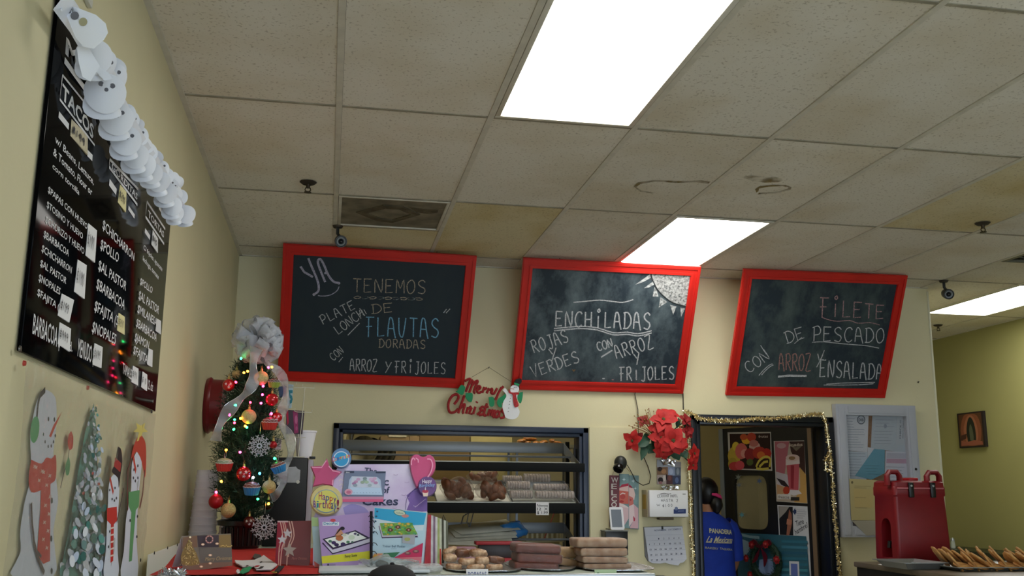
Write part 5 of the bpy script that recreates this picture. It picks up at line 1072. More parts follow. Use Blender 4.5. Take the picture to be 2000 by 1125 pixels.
def loaf(x, y, w, h, M, label, group, yd, tilt=0, dep=.12):
    p = cp(840+x/5, 990+y/5, yd-.2); sc = 1/5/ppm(p); W_, H_ = w*sc, h*sc; t = thing('wrapped_loaf', label, 'loaf', p, group)
    b = MB(); b.box(p, (W_, dep, H_*.94), min(H_*.3, .012), ('Y', tilt), 3); b.jitter(.003, 30, x); b.build('loaf', M, t, smooth=9)
    b = MB(); b.box(p, (W_*1.02, dep*1.03, H_*1.0), min(H_*.3, .013), ('Y', tilt), 3); b.jitter(.005, 34, x); b.build('wrap', M_WRAP, t, smooth=9)
M_BRN = mat('dark_bread_crust', '#713a2c', .5, noise=(40, .25)); M_TAN = mat('tan_bread_crust', '#b89b80', .6, noise=(30, .2), col2='#9a7558'); M_YEL = mat('golden_bread', '#a8814e', .6, noise=(40, .3))
for (x, y, w, h, tl), lb in zip([(1025, 402, 445, 92, .03), (1040, 495, 450, 96, .05), (1010, 572, 440, 84, .02)], ('top', 'middle', 'bottom')): loaf(x, y, w, h, M_BRN, 'dark brown loaf in cling wrap, %s of its stack' % lb, 'dark brown wrapped loaves', -.06, tl)
for (x, y, w, h, tl), lb in zip([(1640, 342, 510, 88, .0), (1660, 432, 470, 84, .0), (1670, 508, 450, 66, .02), (1690, 570, 470, 54, .0)], ('topmost', 'second', 'third', 'lowest')): loaf(x, y, w, h, M_TAN, 'pale tan loaf in cling wrap, %s of the tall stack' % lb, 'pale wrapped loaves', -.08, tl)
for (x, y, w, h, tl), lb in zip([(1330, 445, 240, 110, .0), (1340, 540, 260, 80, .2)], ('upper', 'lower')): loaf(x, y, w, h, M_YEL, 'golden loaf squeezed behind the pale stack, %s one' % lb, 'golden loaves behind', .0, tl, .08)
def sign(name, label, px, M, yd, txt, col, h=None, lean=.25):
    (u0, v0), (u1, v1) = px; a = cp(u0, v1, yd); c = cp(u1, v1, yd); tp = cp(u0, v0, yd); pl_ = Pl(a, (1, 0, 0), (0, lean, 1)); b = MB(); W_ = c.x-a.x; H_ = tp.z-a.z
    b.prism([(0, 0), (W_, 0), (W_, H_), (0, H_)], pl_, -.001, 0); o = b.build(name, M, None, a, label, smooth=0); tagp(o, None, 'price sign'); I = Ink(pl_)
    n = len(txt)
    for k, (s_, f0, f1) in enumerate(txt): I.text(s_, (W_*.08, H_*f0), (W_*.92, H_*f0), (W_*.08, H_*f1), col, .01)
    I.build('handwriting', o)
sign('price_card', 'white card reading POPASAS leaning on the tray of sugared rolls', ((911, 1111), (954, 1140)), M_PAP, -.505, [('POPASAS', .45, .8)], '#4a5a8a')
sign('price_card', 'pale green card reading QUESO before the pale loaves', ((1163, 1112), (1206, 1140)), mat('pale_green_paper', '#a9bf9a', .8), -.505, [('Queso pan', .45, .8)], '#2f4a3a')
k = cp(830, 1117, -.40); b = MB(); b.box((k.x, k.y, ZB+.012), (.11, .10, .02), .008, None, 3); b.jitter(.006, 40); o = b.build('plastic_bag', film('crackly_bag', .4, '#d5dadd', .06, (50, 1.0)), None, (k.x, k.y, ZB), 'crackly clear bag lying on the counter before the sleeved pages', smooth=9); tagp(o, None, 'plastic bag')

# ================================================================== bakery rack in the pass-through
M_RK = mat('grey_rack_metal', '#7d8287', .4, .55); M_RKB = mat('black_rail_enamel', '#0c0f10', .7, spec=.2)
xl, xr = .06, 1.683
t = thing('bakery_rack', 'slanted bakery rack with black front rails standing in the pass-through', 'rack', (.87, 2.9, 0))
zf = [(1.685, 1.742), (1.419, 1.485), (1.145, 1.19)]; dz = 1.857-1.714
for i, (za, zb_) in enumerate(zf):
    zm = (za+zb_)/2; zk = zm+dz
    MB().box2((xl, 2.635, za), (xr, 2.65, zb_), .003).build('front_rail', M_RKB if i < 2 else M_RK, t)
    MB().box2((xl+.03, 2.652, zb_-.012), (xr-.06, 2.664, zb_+.006), .002).build('shelf_lip', mat('pale_rack_metal', '#a8aaa2', .35, .5), t)
    MB().box2((xl+.035, 3.10, zk-.036), (xr-.03, 3.108, zk+.037), .003).build('back_rail', M_RK, t)
    MB().tube([(xl+.03, 2.9, zm+dz*.53), (xr-.03, 2.9, zm+dz*.53)], .007, 8).build('cross_rod', M_RK, t)
    for x in (xl+.03, xr-.03):
        b = MB(); b.pyd([(x-.003, 2.65, zm-.018), (x+.003, 2.65, zm-.018), (x+.003, 2.65, zm+.028), (x-.003, 2.65, zm+.028), (x-.003, 3.104, zk-.036), (x+.003, 3.104, zk-.036), (x+.003, 3.104, zk+.037), (x-.003, 3.104, zk+.037)], [(0, 1, 2, 3), (7, 6, 5, 4), (0, 4, 5, 1), (1, 5, 6, 2), (2, 6, 7, 3), (3, 7, 4, 0)]); b.build('side_rail', M_RK, t, smooth=0)
for x in (xl+.012, xr-.012):
    MB().box2((x-.012, 2.75, 0), (x+.012, 2.79, 1.84)).build('upright', M_RKB, t); MB().box2((x-.012, 3.06, 0), (x+.012, 3.09, 1.9)).build('upright', M_RKB, t)
# pans on the middle shelf
ux = V((1, 0, 0)); vy = V((0, .45, dz)).normalized()
def pan(u0, u1, ln, label, M):
    a, c = cp(u0, 985, 2.67), cp(u1, 985, 2.67); pl_ = Pl((a.x, 2.67, zf[1][1]-.012), ux, vy); W_ = c.x-a.x; t = thing('baking_pan', label, 'baking pan', pl_.o, 'pans on the middle rack shelf'); b = MB()
    b.prism([(0, 0), (W_, 0), (W_, ln), (0, ln)], pl_, 0, .002); b.build('bottom', M, t, smooth=0); 
    for p, q in (((0, 0), (W_, .004)), ((0, ln-.004), (W_, ln)), ((0, 0), (.004, ln)), ((W_-.004, 0), (W_, ln))):
        b = MB(); b.prism([p, (q[0], p[1]), q, (p[0], q[1])], pl_, .0, .02); b.build('rim', M_ALU, t, smooth=0)
    return pl_, W_
pA, WA = pan(853, 1000, .44, 'paper-lined baking pan with bagged bread on the middle rack shelf', mat('parchment', '#dcdbd0', .7)); pB_, WB = pan(1002, 1125, .44, 'aluminium baking pan with wrapped cookies on the middle rack shelf', mat('dull_aluminium', '#b4b8b4', .4, .8))
M_BREAD = mat('toasted_bread', '#7a4526', .6, noise=(22, .45), bump=(40, .4)); M_BAG = film('bread_bag', .08, '#c0a898', .06, (28, 1.0))
def bagged(x, y, w, h, label, seed):
    a, c = pA.hit(840+x/6.25, 880+y/6.25, .05); p = pA.at(a, c, .072); s_ = 1/6.25/ppm(p); t = thing('bagged_bread', label, 'bag of bread', p, 'bags of brown bread on the rack'); r_ = random.Random(seed)
    for k in range(17):
        o = V((r_.uniform(-.38, .38)*w*s_, r_.uniform(-.03, .03), r_.uniform(-.30, .26)*h*s_)); MB().ball(p+o, min(h, w*.6)*s_*.27, (1.3, 1, .8), 14, Matrix.Rotation(r_.random()*3, 3, 'Y')).jitter(.004, 40).build('bread', M_BREAD if k % 3 else M_ROLLD, t)
    b = MB(); b.ball(p, 1, (w*s_*.52, .075, h*s_*.52), 26); b.jitter(.018, 16, seed); b.jitter(.006, 60, seed); b.build('bag', M_BAG, t, smooth=9)
bagged(330, 505, 400, 260, 'clear bag of brown bread at the left of the paper-lined pan', 1); bagged(640, 350, 380, 160, 'clear bag of brown bread at the back of the paper-lined pan', 2); bagged(735, 530, 390, 220, 'clear bag of brown bread at the front right of the paper-lined pan', 3)
M_CK = mat('pale_cookie', '#c9b9ac', .7, noise=(60, .3)); M_CKW = film('cookie_wrap', .15, '#cfccd0', .06, (60, 1.0))
def cpack(x, y, w, h, label, n=9):
    a, c = pB_.hit(840+x/6.25, 880+y/6.25, .03); p = pB_.at(a, c, .044); s_ = 1/6.25/ppm(p); W_ = w*s_; R = h*s_*.58; t = thing('cookie_pack', label, 'pack of cookies', p, 'wrapped cookies on the rack')
    for k in range(n): MB().lathe([(0, -W_/n*.42), (R*.8, -W_/n*.42), (R*.86, 0), (R*.8, W_/n*.42), (0, W_/n*.42)], p+V((W_*((k+.5)/n-.5), 0, 0)), 14, (1, .05, 0)).build('cookie', M_CK, t)
    b = MB(); b.box(p, (W_*1.05, R*1.8, R*1.9), R*.4, None, 3); b.jitter(.004, 40, x); b.build('wrap', M_CKW, t, smooth=9)
cpack(1000, 370, 230, 80, 'pack of cookies at the back left of the aluminium pan'); cpack(1075, 450, 280, 100, 'pack of cookies in the middle left of the aluminium pan'); cpack(1110, 560, 270, 95, 'pack of cookies at the front left of the aluminium pan'); cpack(1300, 360, 320, 100, 'pack of cookies at the back right of the aluminium pan'); cpack(1470, 470, 420, 80, 'pack of cookies in the middle right of the aluminium pan', 12); cpack(1520, 565, 470, 90, 'pack of cookies at the front right of the aluminium pan', 13)
sign('price_card', 'white card hung on the middle black rail, reading Polvorones 12 X $1.99', ((1047, 981), (1072, 1006)), M_PAP, 2.633, [('Polvorones', .66, .86), ('12  X', .38, .58), ('$ 1.99', .1, .3)], '#23252c', lean=0)
# bottom shelf clutter
k = cp(940, 1046, 2.9); b = MB()
for i in range(5): b.box(k+V((.02*i-.05, .03*i-.08, .018*i-.02)), (.44, .22, .004), 0, Matrix.Rotation(.307, 3, 'X') @ Matrix.Rotation(.12*i-.2, 3, 'Z'))
b.jitter(.034, 11); o = b.build('paper_sheets', mat('greasy_paper', '#cfcfc3', .8, noise=(12, .15)), None, k, 'loose pile of pale paper sheets on the bottom rack shelf', smooth=9); tagp(o, None, 'paper')
k = cp(1000, 1036, 2.98); b = MB(); b.ball(k, .085, (1.2, .7, .8), 24); b.jitter(.03, 14); b.jitter(.01, 45); o = b.build('blue_plastic_bag', mat('blue_polythene', '#2f7fc8', .35, coat=.3), None, k, 'crumpled bright blue plastic bag on the bottom rack shelf', smooth=9); tagp(o, None, 'bag')
a, c = cp(1030, 1024, 3.15), cp(1098, 1056, 3.15); t = thing('plastic_crate', 'cream slatted plastic crate behind the bottom rack shelf', 'crate', (a.x, 3.15, c.z))
MC_ = mat('cream_crate_plastic', '#c9c09a', .5)
for i in range(8): x = a.x+(c.x-a.x)*i/7; MB().box2((x-.008, 3.15, c.z), (x+.008, 3.158, a.z), .001).build('slat', MC_, t)
for z in (a.z, c.z): MB().box2((a.x-.01, 3.146, z-.008), (c.x+.01, 3.162, z+.008), .002).build('rim', MC_, t)
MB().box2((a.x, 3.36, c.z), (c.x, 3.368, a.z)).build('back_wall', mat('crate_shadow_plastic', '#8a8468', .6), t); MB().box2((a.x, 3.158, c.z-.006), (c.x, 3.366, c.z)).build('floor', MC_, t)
k = cp(1075, 1035, 3.12); MB().tube([cp(1082, 1003, 3.12), cp(1072, 1030, 3.13), cp(1062, 1055, 3.14)], .004, 6).build('red_cable', mat('red_cable', '#9a3a28', .5), None, k, 'thin red cable hanging before the cream crate').update_tag(); tagp(bpy.data.objects['red_cable'], None, 'cable')
b = MB(); 
for pts in ([(862, 1022), (866, 1006), (872, 1020), (876, 1032)], [(900, 1025), (905, 1008), (915, 1003), (912, 1020), (920, 1035)], [(908, 1005), (925, 1000), (918, 1028)]): b.tube([cp(u, v, 2.95) for u, v in pts], .004, 6)
o = b.build('black_cables', M_BLACK, None, cp(900, 1015, 2.95), 'tangle of black cables above the paper pile on the rack'); tagp(o, None, 'cable')
a, c = cp(930, 1058, 2.5), cp(1005, 1095, 2.5); t = thing('red_crate', 'red and dark crate behind the counter between the rolls and the brown loaves', 'crate', (a.x, 2.5, c.z-.06)); MR_ = mat('red_crate_plastic', '#a8202c', .45)
MB().box2((a.x, 2.5, c.z-.06), (c.x+.05, 2.6, c.z+.015), .004).build('lower_wall', MR_, t); MB().box2((a.x, 2.5, a.z-.02), (c.x+.05, 2.6, a.z), .004).build('rim', MR_, t); MB().box2((a.x+.02, 2.52, c.z+.015), (c.x+.03, 2.58, a.z-.02), .002).build('contents', mat('dark_wrapped_goods', '#2c1c1c', .4, noise=(25, .5)), t)
MB().box2((a.x-.18, 2.49, c.z-.06), (a.x, 2.56, a.z-.03), .006).build('pink_pouch', mat('pink_pouch', '#b88a98', .5, noise=(14, .2)), None, (a.x-.1, 2.5, c.z), 'pale pink packet standing at the left of the red crate').update_tag(); tagp(bpy.data.objects['pink_pouch'], None, 'packet')
struct('trim_8', MB().box2((.0, 2.25, 0), (2.2, 2.62, 1.03), .004), mat('work_bench_steel', '#7c8080', .4, .7), 'steel work bench before the pass-through')
# kitchen seen above the top rail
MB().box2((-.5, 3.45, 1.70), (.40, 3.68, 1.73)).build('kitchen_shelf', M_RK, None, (0, 3.6, 1.7), 'steel wall shelf for pots behind the pass-through').update_tag(); o = bpy.data.objects['kitchen_shelf']; tagp(o, None, 'shelf')
for x in (-.45, .35): MB().box2((x, 3.6, 0), (x+.03, 3.64, 1.7)).build('leg', M_RK, o)
M_STL = mat('pot_steel', '#8a8882', .25, .95)
for i, (u, r, lb) in enumerate(((710, .10, 'biggest steel mixing bowl standing on edge'), (725, .095, 'second steel bowl standing on edge'), (738, .09, 'third steel bowl standing on edge'), (750, .085, 'smallest steel bowl standing on edge'))):
    p = cp(u, 872, 3.50+.045*i); p.z = 1.731+r*1.06; t = thing('steel_bowl', lb+' on the kitchen shelf', 'bowl', p, 'steel bowls on edge'); MB().lathe([(r*.2, .040), (r*.7, .030), (r*.95, .01), (r*1.06, 0), (r*1.06, -.003), (r*.9, .006), (r*.65, .024), (r*.2, .034), (0, .034)], p, 30, (.25, .95, 0)).build('bowl', M_STL, t)
for u, lb in ((672, 'white plastic funnel at the far left of the kitchen shelf'), (686, 'bright metal funnel right of the white one on the kitchen shelf')):
    p = cp(u, 850, 3.5); t = thing('funnel', lb, 'funnel', p+V((0, 0, -.06)), 'funnels on the kitchen shelf'); MB().lathe([(.022, .01), (.016, -.02), (.010, -.05), (.012, 1.7305-p.z), (0, 1.7305-p.z)], p, 16).build('cone', M_STL if u > 680 else MC_, t)
for u0, u1, v0, lb, c in ((743, 798, 852, 'brown cardboard box with a taped top on the kitchen shelf', '#8a7350'), (800, 818, 852, 'narrow cardboard box beside the taped one', '#937a56'), (820, 917, 848, 'long brown cardboard panel behind the pass-through', '#80693f'), (920, 1000, 848, 'cream cardboard box under the rolls shelf', '#b8ab74')):
    a, c2_ = cp(u0, v0, 3.7), cp(u1, 905, 3.7); o = MB().box2((a.x, 3.7, 1.52), (c2_.x, 3.95, a.z), .004).build('cardboard_box', mat('cardboard_'+c[1:], c, .85, noise=(6, .12)), None, (a.x, 3.7, 1.52), lb); tagp(o, None, 'box', 'cardboard boxes behind the pass-through')
    if u0 == 743: MB().box2((a.x+.06, 3.695, a.z-.004), (c2_.x-.02, 3.8, a.z+.012)).build('tape', mat('parcel_tape', '#c9c2a8', .3), o)
struct('trim_9', MB().box2((.3, 3.66, 0), (1.75, 4.0, 1.515)), mat('kitchen_cabinet_cream', '#a59b74', .7), 'cream cupboard behind the bakery rack')
# roll shelf at the right
a = cp(1003, 866, 3.35); c = cp(1112, 866, 3.35); t = thing('roll_pan', 'pan heaped with golden rolls at the top right of the pass-through', 'baking pan', (a.x, 3.35, a.z))
MB().box2((a.x, 3.3, a.z-.03), (c.x+.05, 3.68, a.z-.026)).box2((a.x, 3.3, a.z-.03), (c.x+.05, 3.304, a.z-.005)).build('pan', M_ALU, t); 
for x in (a.x+.02, c.x+.03):
    for y in (3.32, 3.66): MB().box2((x-.008, y-.008, 0), (x+.008, y+.008, a.z-.031)).build('rack_post', M_RK, t)
M_GR = mat('golden_roll', '#c98f3f', .5, noise=(25, .35), col2='#a0622a', coat=.2)
for i, (x, y, w, h) in enumerate([(910, 300, 130, 50), (1000, 330, 130, 45), (1040, 270, 220, 60), (1130, 335, 130, 50), (1240, 325, 150, 60), (1370, 300, 90, 60), (1460, 330, 140, 45), (880, 330, 90, 50)]):
    p = cp(900+x/7.69, 820+y/7.69, 3.36+.02*(i % 3)); s_ = 1/7.69/ppm(p); p.z -= .008; o = MB().ball(p, 1, (w*s_*.5, .05, h*s_*.55), 16, Matrix.Rotation(rg.uniform(-.3, .3), 3, 'Y')).jitter(.004, 40).build('golden_roll', M_GR, None, p, 'golden roll, %s of the heap in the pass-through' % ['second from the left', 'third in the front row', 'longest, on top', 'middle of the front row', 'right of the middle', 'upright one', 'farthest right', 'farthest left'][i]); tagp(o, None, 'bread roll', 'golden rolls')
# ================================================================== wall between pass-through and doorway
def wp(y=2.714): return Pl((0, y, 0), (1, 0, 0), (0, 0, 1))
# small black wall camera
t = thing('wall_camera', 'small black ball-shaped camera on the wall above the Santa plaque', 'camera', cp(1212, 906, 2.70))
k = cp(1212, 904, 2.62); MB().ball(k, .043, (1, .9, 1.1), 22).build('ball_housing', mat('dusty_black_plastic', '#232624', .45), t)
MB().lathe([(.03, 0), (.036, .02), (.034, .035), (.026, .038), (.022, .02), (0, .02)], k+V((-.012, -.01, -.02)), 20, (-.45, -.5, -.7)).build('lens_ring', mat('black_gloss', '#0b0c0c', .2), t)
MB().tube([k+V((.02, .0, .03)), k+V((.03, .05, .03)), k+V((.02, .094, .02))], .009, 8).build('bracket', M_BLACK, t)
b = MB(); b.tube([cp(1241, 766, 2.70), cp(1240, 770, 2.705), cp(1246, 800, 2.706), cp(1247, 850, 2.706), cp(1254, 885, 2.706), cp(1266, 912, 2.70), cp(1271, 930, 2.69), cp(1268, 944, 2.69), cp(1256, 948, 2.69), cp(1242, 940, 2.68), cp(1232, 920, 2.66), cp(1225, 908, 2.64)], .0028, 6)
o = b.build('camera_wire', mat('dark_cord', '#3b3830', .8), None, cp(1247, 800, 2.70), 'thin black cord running from the middle chalkboard down to the wall camera'); tagp(o, None, 'cord')
b = MB(); b.tube([cp(1334, 768, 2.712), cp(1335, 806, 2.712)], .004, 6); o = b.build('wall_wire', mat('dark_cord', '#3b3830', .8), None, cp(1334, 790, 2.712), 'short dark cord on the wall above the doorway corner'); tagp(o, None, 'cord')
# Santa plaque of three planks
TW_ = (1170, 870, 4.89); J = Ink(wp(2.705), TW_)
t = thing('santa_plaque', 'wooden plaque with WELCOME and a painted Santa on three planks', 'plaque', wp(2.705).at(*J.c((235, 540))))
pls = wp(2.705)
def plank(q, M): b = MB(); b.prism([J.c(p) for p in q][::-1], pls, -.0, .014); return b.build('plank', M, t, smooth=0)
plank([(98, 285), (188, 288), (190, 780), (100, 775)], mat('maroon_plank', '#7a4450', .7, noise=(30, .2)))
plank([(190, 272), (280, 275), (284, 790), (194, 786)], mat('teal_plank', '#7f9ea2', .7, noise=(20, .25))); plank([(283, 285), (374, 288), (374, 800), (286, 795)], mat('teal_plank', '#7f9ea2', .7))
I = Ink(Pl(pls.at(0, 0, .0142), pls.x, pls.y), TW_)
for ch, y in (('W', 355), ('E', 415), ('L', 475), ('C', 535), ('O', 590), ('M', 645), ('E', 700)): I.text(ch, (116, y), (184 if ch == 'W' else 170, y), (116, y-50), '#d8d2cc', .015)
for x0, x1 in ((192, 281), (285, 373)):
    cl = lambda x: max(x0, min(x1, x))
    P_ = lambda q, c: I.poly([(cl(x), y) for x, y in q], c)
    if x0 == 192:
        P_([(195, 400), (220, 372), (281, 362), (281, 420), (195, 420)], '#a8344a'); P_([(193, 405), (281, 385), (281, 440), (193, 430)], '#d9b8b4'); P_([(193, 430), (281, 440), (281, 560), (193, 555)], '#c4665a'); P_([(193, 548), (240, 565), (281, 590), (281, 620), (193, 590)], '#dccfce'); P_([(200, 580), (281, 600), (281, 700), (230, 780), (196, 640)], '#d3b6bc'); I.ell(225, 490, 26, 24, '#b24a48', 10); I.ell(215, 535, 22, 12, '#a83a3c', 8); I.stroke(smooth2([(200, 470), (225, 455), (250, 462)]), 8, '#e0d4d0'); P_([(194, 620), (240, 720), (200, 780)], '#c98a98')
        I.star(237, 325, 18, '#c8dbe0', 4, .4)
    else:
        P_([(285, 370), (310, 390), (330, 430), (285, 420)], '#9c3048'); P_([(285, 400), (330, 410), (345, 470), (335, 520), (285, 500)], '#dcc0bc'); P_([(285, 480), (325, 500), (330, 580), (285, 600)], '#c4706a'); P_([(285, 580), (330, 560), (345, 620), (340, 700), (285, 780)], '#dcc8cc'); P_([(330, 560), (373, 600), (373, 795), (290, 790), (340, 690)], '#cfa9b4'); P_([(325, 670), (345, 700), (340, 725), (328, 720)], '#b0384c'); I.ell(300, 520, 10, 10, '#a84848', 8); I.star(325, 340, 20, '#c8dbe0', 4, .4); I.star(345, 410, 14, '#c8dbe0', 4, .4)
I.build('painting', t)
MB().tube([cp(1196, 928, 2.70), cp(1207, 898, 2.70), cp(1240, 930, 2.70)], .0014, 5).build('hanging_string', mat('jute_string', '#a89a78', .9), t)
# black wall pocket with a white tablet on it
t = thing('black_wall_box', 'black open box fixed on the wall below the Santa plaque', 'box', cp(1205, 1060, 2.70)); a, c = cp(1183, 1036, 2.60), cp(1227, 1084, 2.60)
MB().box2((a.x, 2.60, c.z), (c.x, 2.714, a.z-.006), .003).build('body', mat('black_gloss_box', '#14181d', .3), t); MB().box2((a.x-.006, 2.597, a.z-.006), (c.x+.004, 2.714, a.z), .001).build('lid', mat('grey_lid', '#8b8f8a', .4), t)
J = Ink(wp(2.60), TW_); pt = wp(2.60)
t = thing('white_tablet', 'small white-rimmed tablet leaning on top of the black wall box', 'tablet', pt.at(*J.c((165, 800))))
q = [(92, 600), (100, 588), (210, 588), (222, 598), (240, 790), (230, 806), (122, 806), (108, 796)]
b = MB(); b.prism([J.c(p) for p in q][::-1], pt, 0, .010); b.build('body', mat('white_gloss_plastic', '#e3e3e6', .3), t); b = MB(); b.prism([J.c(p) for p in [(108, 612), (205, 612), (220, 780), (122, 780)]][::-1], pt, .010, .0106); b.build('screen', mat('grey_screen', '#5a6068', .25), t, smooth=0)
MB().tube([pt.at(*J.c((100, 800)), -.004), pt.at(*J.c((100, 800)), -.004)+V((0, .08, 0))], .003, 6).build('kickstand', M_BLACK, t)
# collage photo, foil pieces
TF = (1240, 890, 4.891); pf = wp(2.70); J = Ink(pf, TF)
t = thing('photo_collage', 'small family photo collage pinned on the wall below the poinsettias', 'photo', pf.at(*J.c((320, 190))))
b = MB(); b.prism([J.c(p) for p in [(210, 35), (440, 60), (438, 275), (212, 272)]][::-1], pf, -.002, .002); b.build('print_sheet', mat('photo_paper_grey', '#8f9096', .4, coat=.3), t, smooth=0)
I = Ink(Pl(pf.at(0, 0, .0021), pf.x, pf.y), TF)
for q, c in (([(212, 110), (315, 108), (316, 185), (212, 182)], '#8a6a52'), ([(315, 108), (380, 108), (380, 190), (316, 190)], '#8f9cb8'), ([(380, 110), (438, 112), (438, 190), (380, 188)], '#5f6a78'), ([(212, 182), (300, 184), (300, 272), (212, 270)], '#b5a5a0'), ([(300, 184), (360, 188), (360, 274), (300, 272)], '#5a3e40'), ([(360, 190), (438, 190), (437, 274), (360, 274)], '#3f4660')): I.poly(q, c)
for x, y, rx, ry, c in ((238, 128, 24, 22, '#3a2c28'), (275, 150, 24, 24, '#b0845e'), (345, 150, 20, 30, '#a9b4cc'), (410, 150, 14, 34, '#8a949e'), (245, 232, 26, 26, '#2c2226'), (245, 258, 18, 14, '#a8787a'), (280, 215, 14, 30, '#d5cdc8'), (330, 215, 18, 26, '#7a4c48'), (400, 235, 18, 30, '#5f6f96'), (300, 205, 5, 30, '#1f1a1c')): I.ell(x, y, rx, ry, c, 10)
I.build('photo_print', t)
for q, lb, s_ in (([(248, 25), (385, 40), (372, 100), (262, 95)], 'crumpled foil piece above the photo collage', 1), ([(242, 280), (400, 280), (404, 325), (250, 325)], 'crumpled foil piece between photo collage and white box', 2)):
    c4 = [pf.at(*J.c(p), .012) for p in q]; b = MB(); n = 9; b.pyd([c4[0].lerp(c4[1], i/n).lerp(c4[3].lerp(c4[2], i/n), j/n) for j in range(n+1) for i in range(n+1)], [(j*(n+1)+i, j*(n+1)+i+1, (j+1)*(n+1)+i+1, (j+1)*(n+1)+i) for j in range(n) for i in range(n)]); b.jitter(.012, 40, s_)
    o = b.build('foil_wad', mat('shiny_foil', '#e3e6ec', .18, .95), None, c4[0], lb, smooth=0); tagp(o, None, 'foil')
# white first aid style box with handwritten note
a, c = cp(1268, 957, 2.56), cp(1345, 1010, 2.56); t = thing('white_wall_box', 'white wall box with a handwritten note beside the doorway', 'wall box', V((a.x, 2.7, c.z)))
MB().box2((a.x, 2.56, c.z), (c.x, 2.60, a.z), .006).build('lid', mat('white_gloss_plastic', '#e3e3e6', .3), t); MB().box2((a.x-.004, 2.60, c.z-.004), (c.x-.004, 2.714, a.z+.002), .005).build('case', mat('aged_plastic', '#b5ad8c', .5), t)
MB().box2((a.x-.0055, 2.62, c.z+.05), (a.x-.004, 2.69, a.z-.03)).build('side_label', mat('yellow_label', '#b89a3c', .6), t)
MB().box2((a.x+.09, 2.63, c.z-.02), (a.x+.19, 2.69, c.z-.004), .004).build('latch', mat('brown_latch', '#6a5a4a', .5), t)
po = wp(2.5595); I = Ink(po, TF)
for txt, p0, p1, h in (('CERRAR', (215, 400), (325, 395), 26), ('PAPEL', (340, 400), (410, 395), 24), ('HASTA 2', (250, 440), (412, 442), 26), ('W', (210, 482), (240, 480), 20), ('$1.00', (262, 492), (360, 486), 26)): letters(I, txt.replace('.', ''), p0, p1, h, 3, '#4a4a50')
I.stroke(smooth2([(240, 365), (280, 358), (320, 366), (345, 360)]), 4, '#55555a'); I.poly([(370, 512), (487, 508), (487, 552), (370, 555)], '#2c3a6a'); I.ell(395, 505, 16, 18, '#6a7596', 10); I.stroke([(410, 530), (470, 528)], 5, '#8a96b5'); I.rect(455, 362, 485, 372, '#9a9a98'); I.build('note', t)
# calendar
pc = wp(2.695); J = Ink(pc, TF); t = thing('wall_calendar', 'torn white wall calendar hanging below the white box', 'calendar', pc.at(*J.c((270, 670))))
b = MB(); b.prism([J.c(p) for p in [(85, 682), (455, 672), (460, 690), (130, 1010), (100, 960)]][::-1], pc, -.014, -.004); b.build('back_pages', mat('grey_paper', '#77787a', .8), t, smooth=0)
q = [(88, 684), (452, 676), (494, 985), (460, 1020), (430, 1025), (415, 1048), (335, 1038), (290, 1022), (235, 1030), (160, 1026), (130, 1005)]; b = MB(); b.prism([J.c(p) for p in q][::-1], pc, 0, .003); b.build('page', mat('calendar_paper', '#d5d8e4', .8), t, smooth=0)
I = Ink(Pl(pc.at(0, 0, .003), pc.x, pc.y), TF); I.text('NOVIEMBRE', (185, 722), (300, 716), (185, 706), '#6a7290', .01); I.text('DICIEMBRE', (320, 715), (440, 708), (320, 699), '#8a90a8', .01)
d = 1
for r in range(5):
    for k in range(7):
        x, y = 128+k*48+r*6, 795+r*50-k*2
        if (r, k) in ((0, 0), (0, 1)) or d > 31: continue
        I.text(str(d), (x, y+10), (x+(8 if d < 10 else 18), y+10), (x, y-5), '#3d4460', .02); d += 1
for r in range(6): I.stroke([(112+r*8, 762+r*50), (462+r*7, 752+r*48)], 1.2, '#a9aec0')
I.build('calendar_print', t)
MB().box(pc.at(*J.c((260, 688)), .004), (.012, .01, .02), .002).build('clip', M_BLACK, t)

# ================================================================== poinsettia arrangement
TPn = (1210, 780, 7.5)
def FP(x, y, yd): return P(1210+x/7.5, 780+y/7.5, 'y', yd)
t = thing('poinsettia_arrangement', 'big red artificial poinsettia arrangement with gold sprays at the doorway corner', 'flowers', FP(620, 560, 2.70))
M_PET = mat('red_velvet_petal', '#c01f1d', .7, noise=(30, .2)); M_PETD = mat('deep_red_petal', '#8a1016', .7); M_LEAF = mat('dark_green_leaf', '#1d4a33', .55, noise=(30, .3)); M_GLD = mat('gold_spray', '#b08a4a', .35, .7); rg = random.Random(31)
def petal(b, c, d, nrm, L_, W_, cup=.25, fold=.18):
    d = V(d).normalized(); n = V(nrm).normalized(); s_ = d.cross(n).normalized(); n = s_.cross(d).normalized(); vs = []; pr = [(0, .12), (.2, .6), (.45, 1), (.7, .8), (.88, .35), (1, .02)]
    for f, w_ in pr:
        m_ = c+d*L_*f+n*(cup*L_*(f-f*f*1.6)); vs += [m_-s_*W_*w_+n*fold*W_*w_, m_, m_+s_*W_*w_+n*fold*W_*w_]
    b.pyd(vs, [(3*i+k, 3*i+k+1, 3*i+k+4, 3*i+k+3) for i in range(5) for k in (0, 1)])
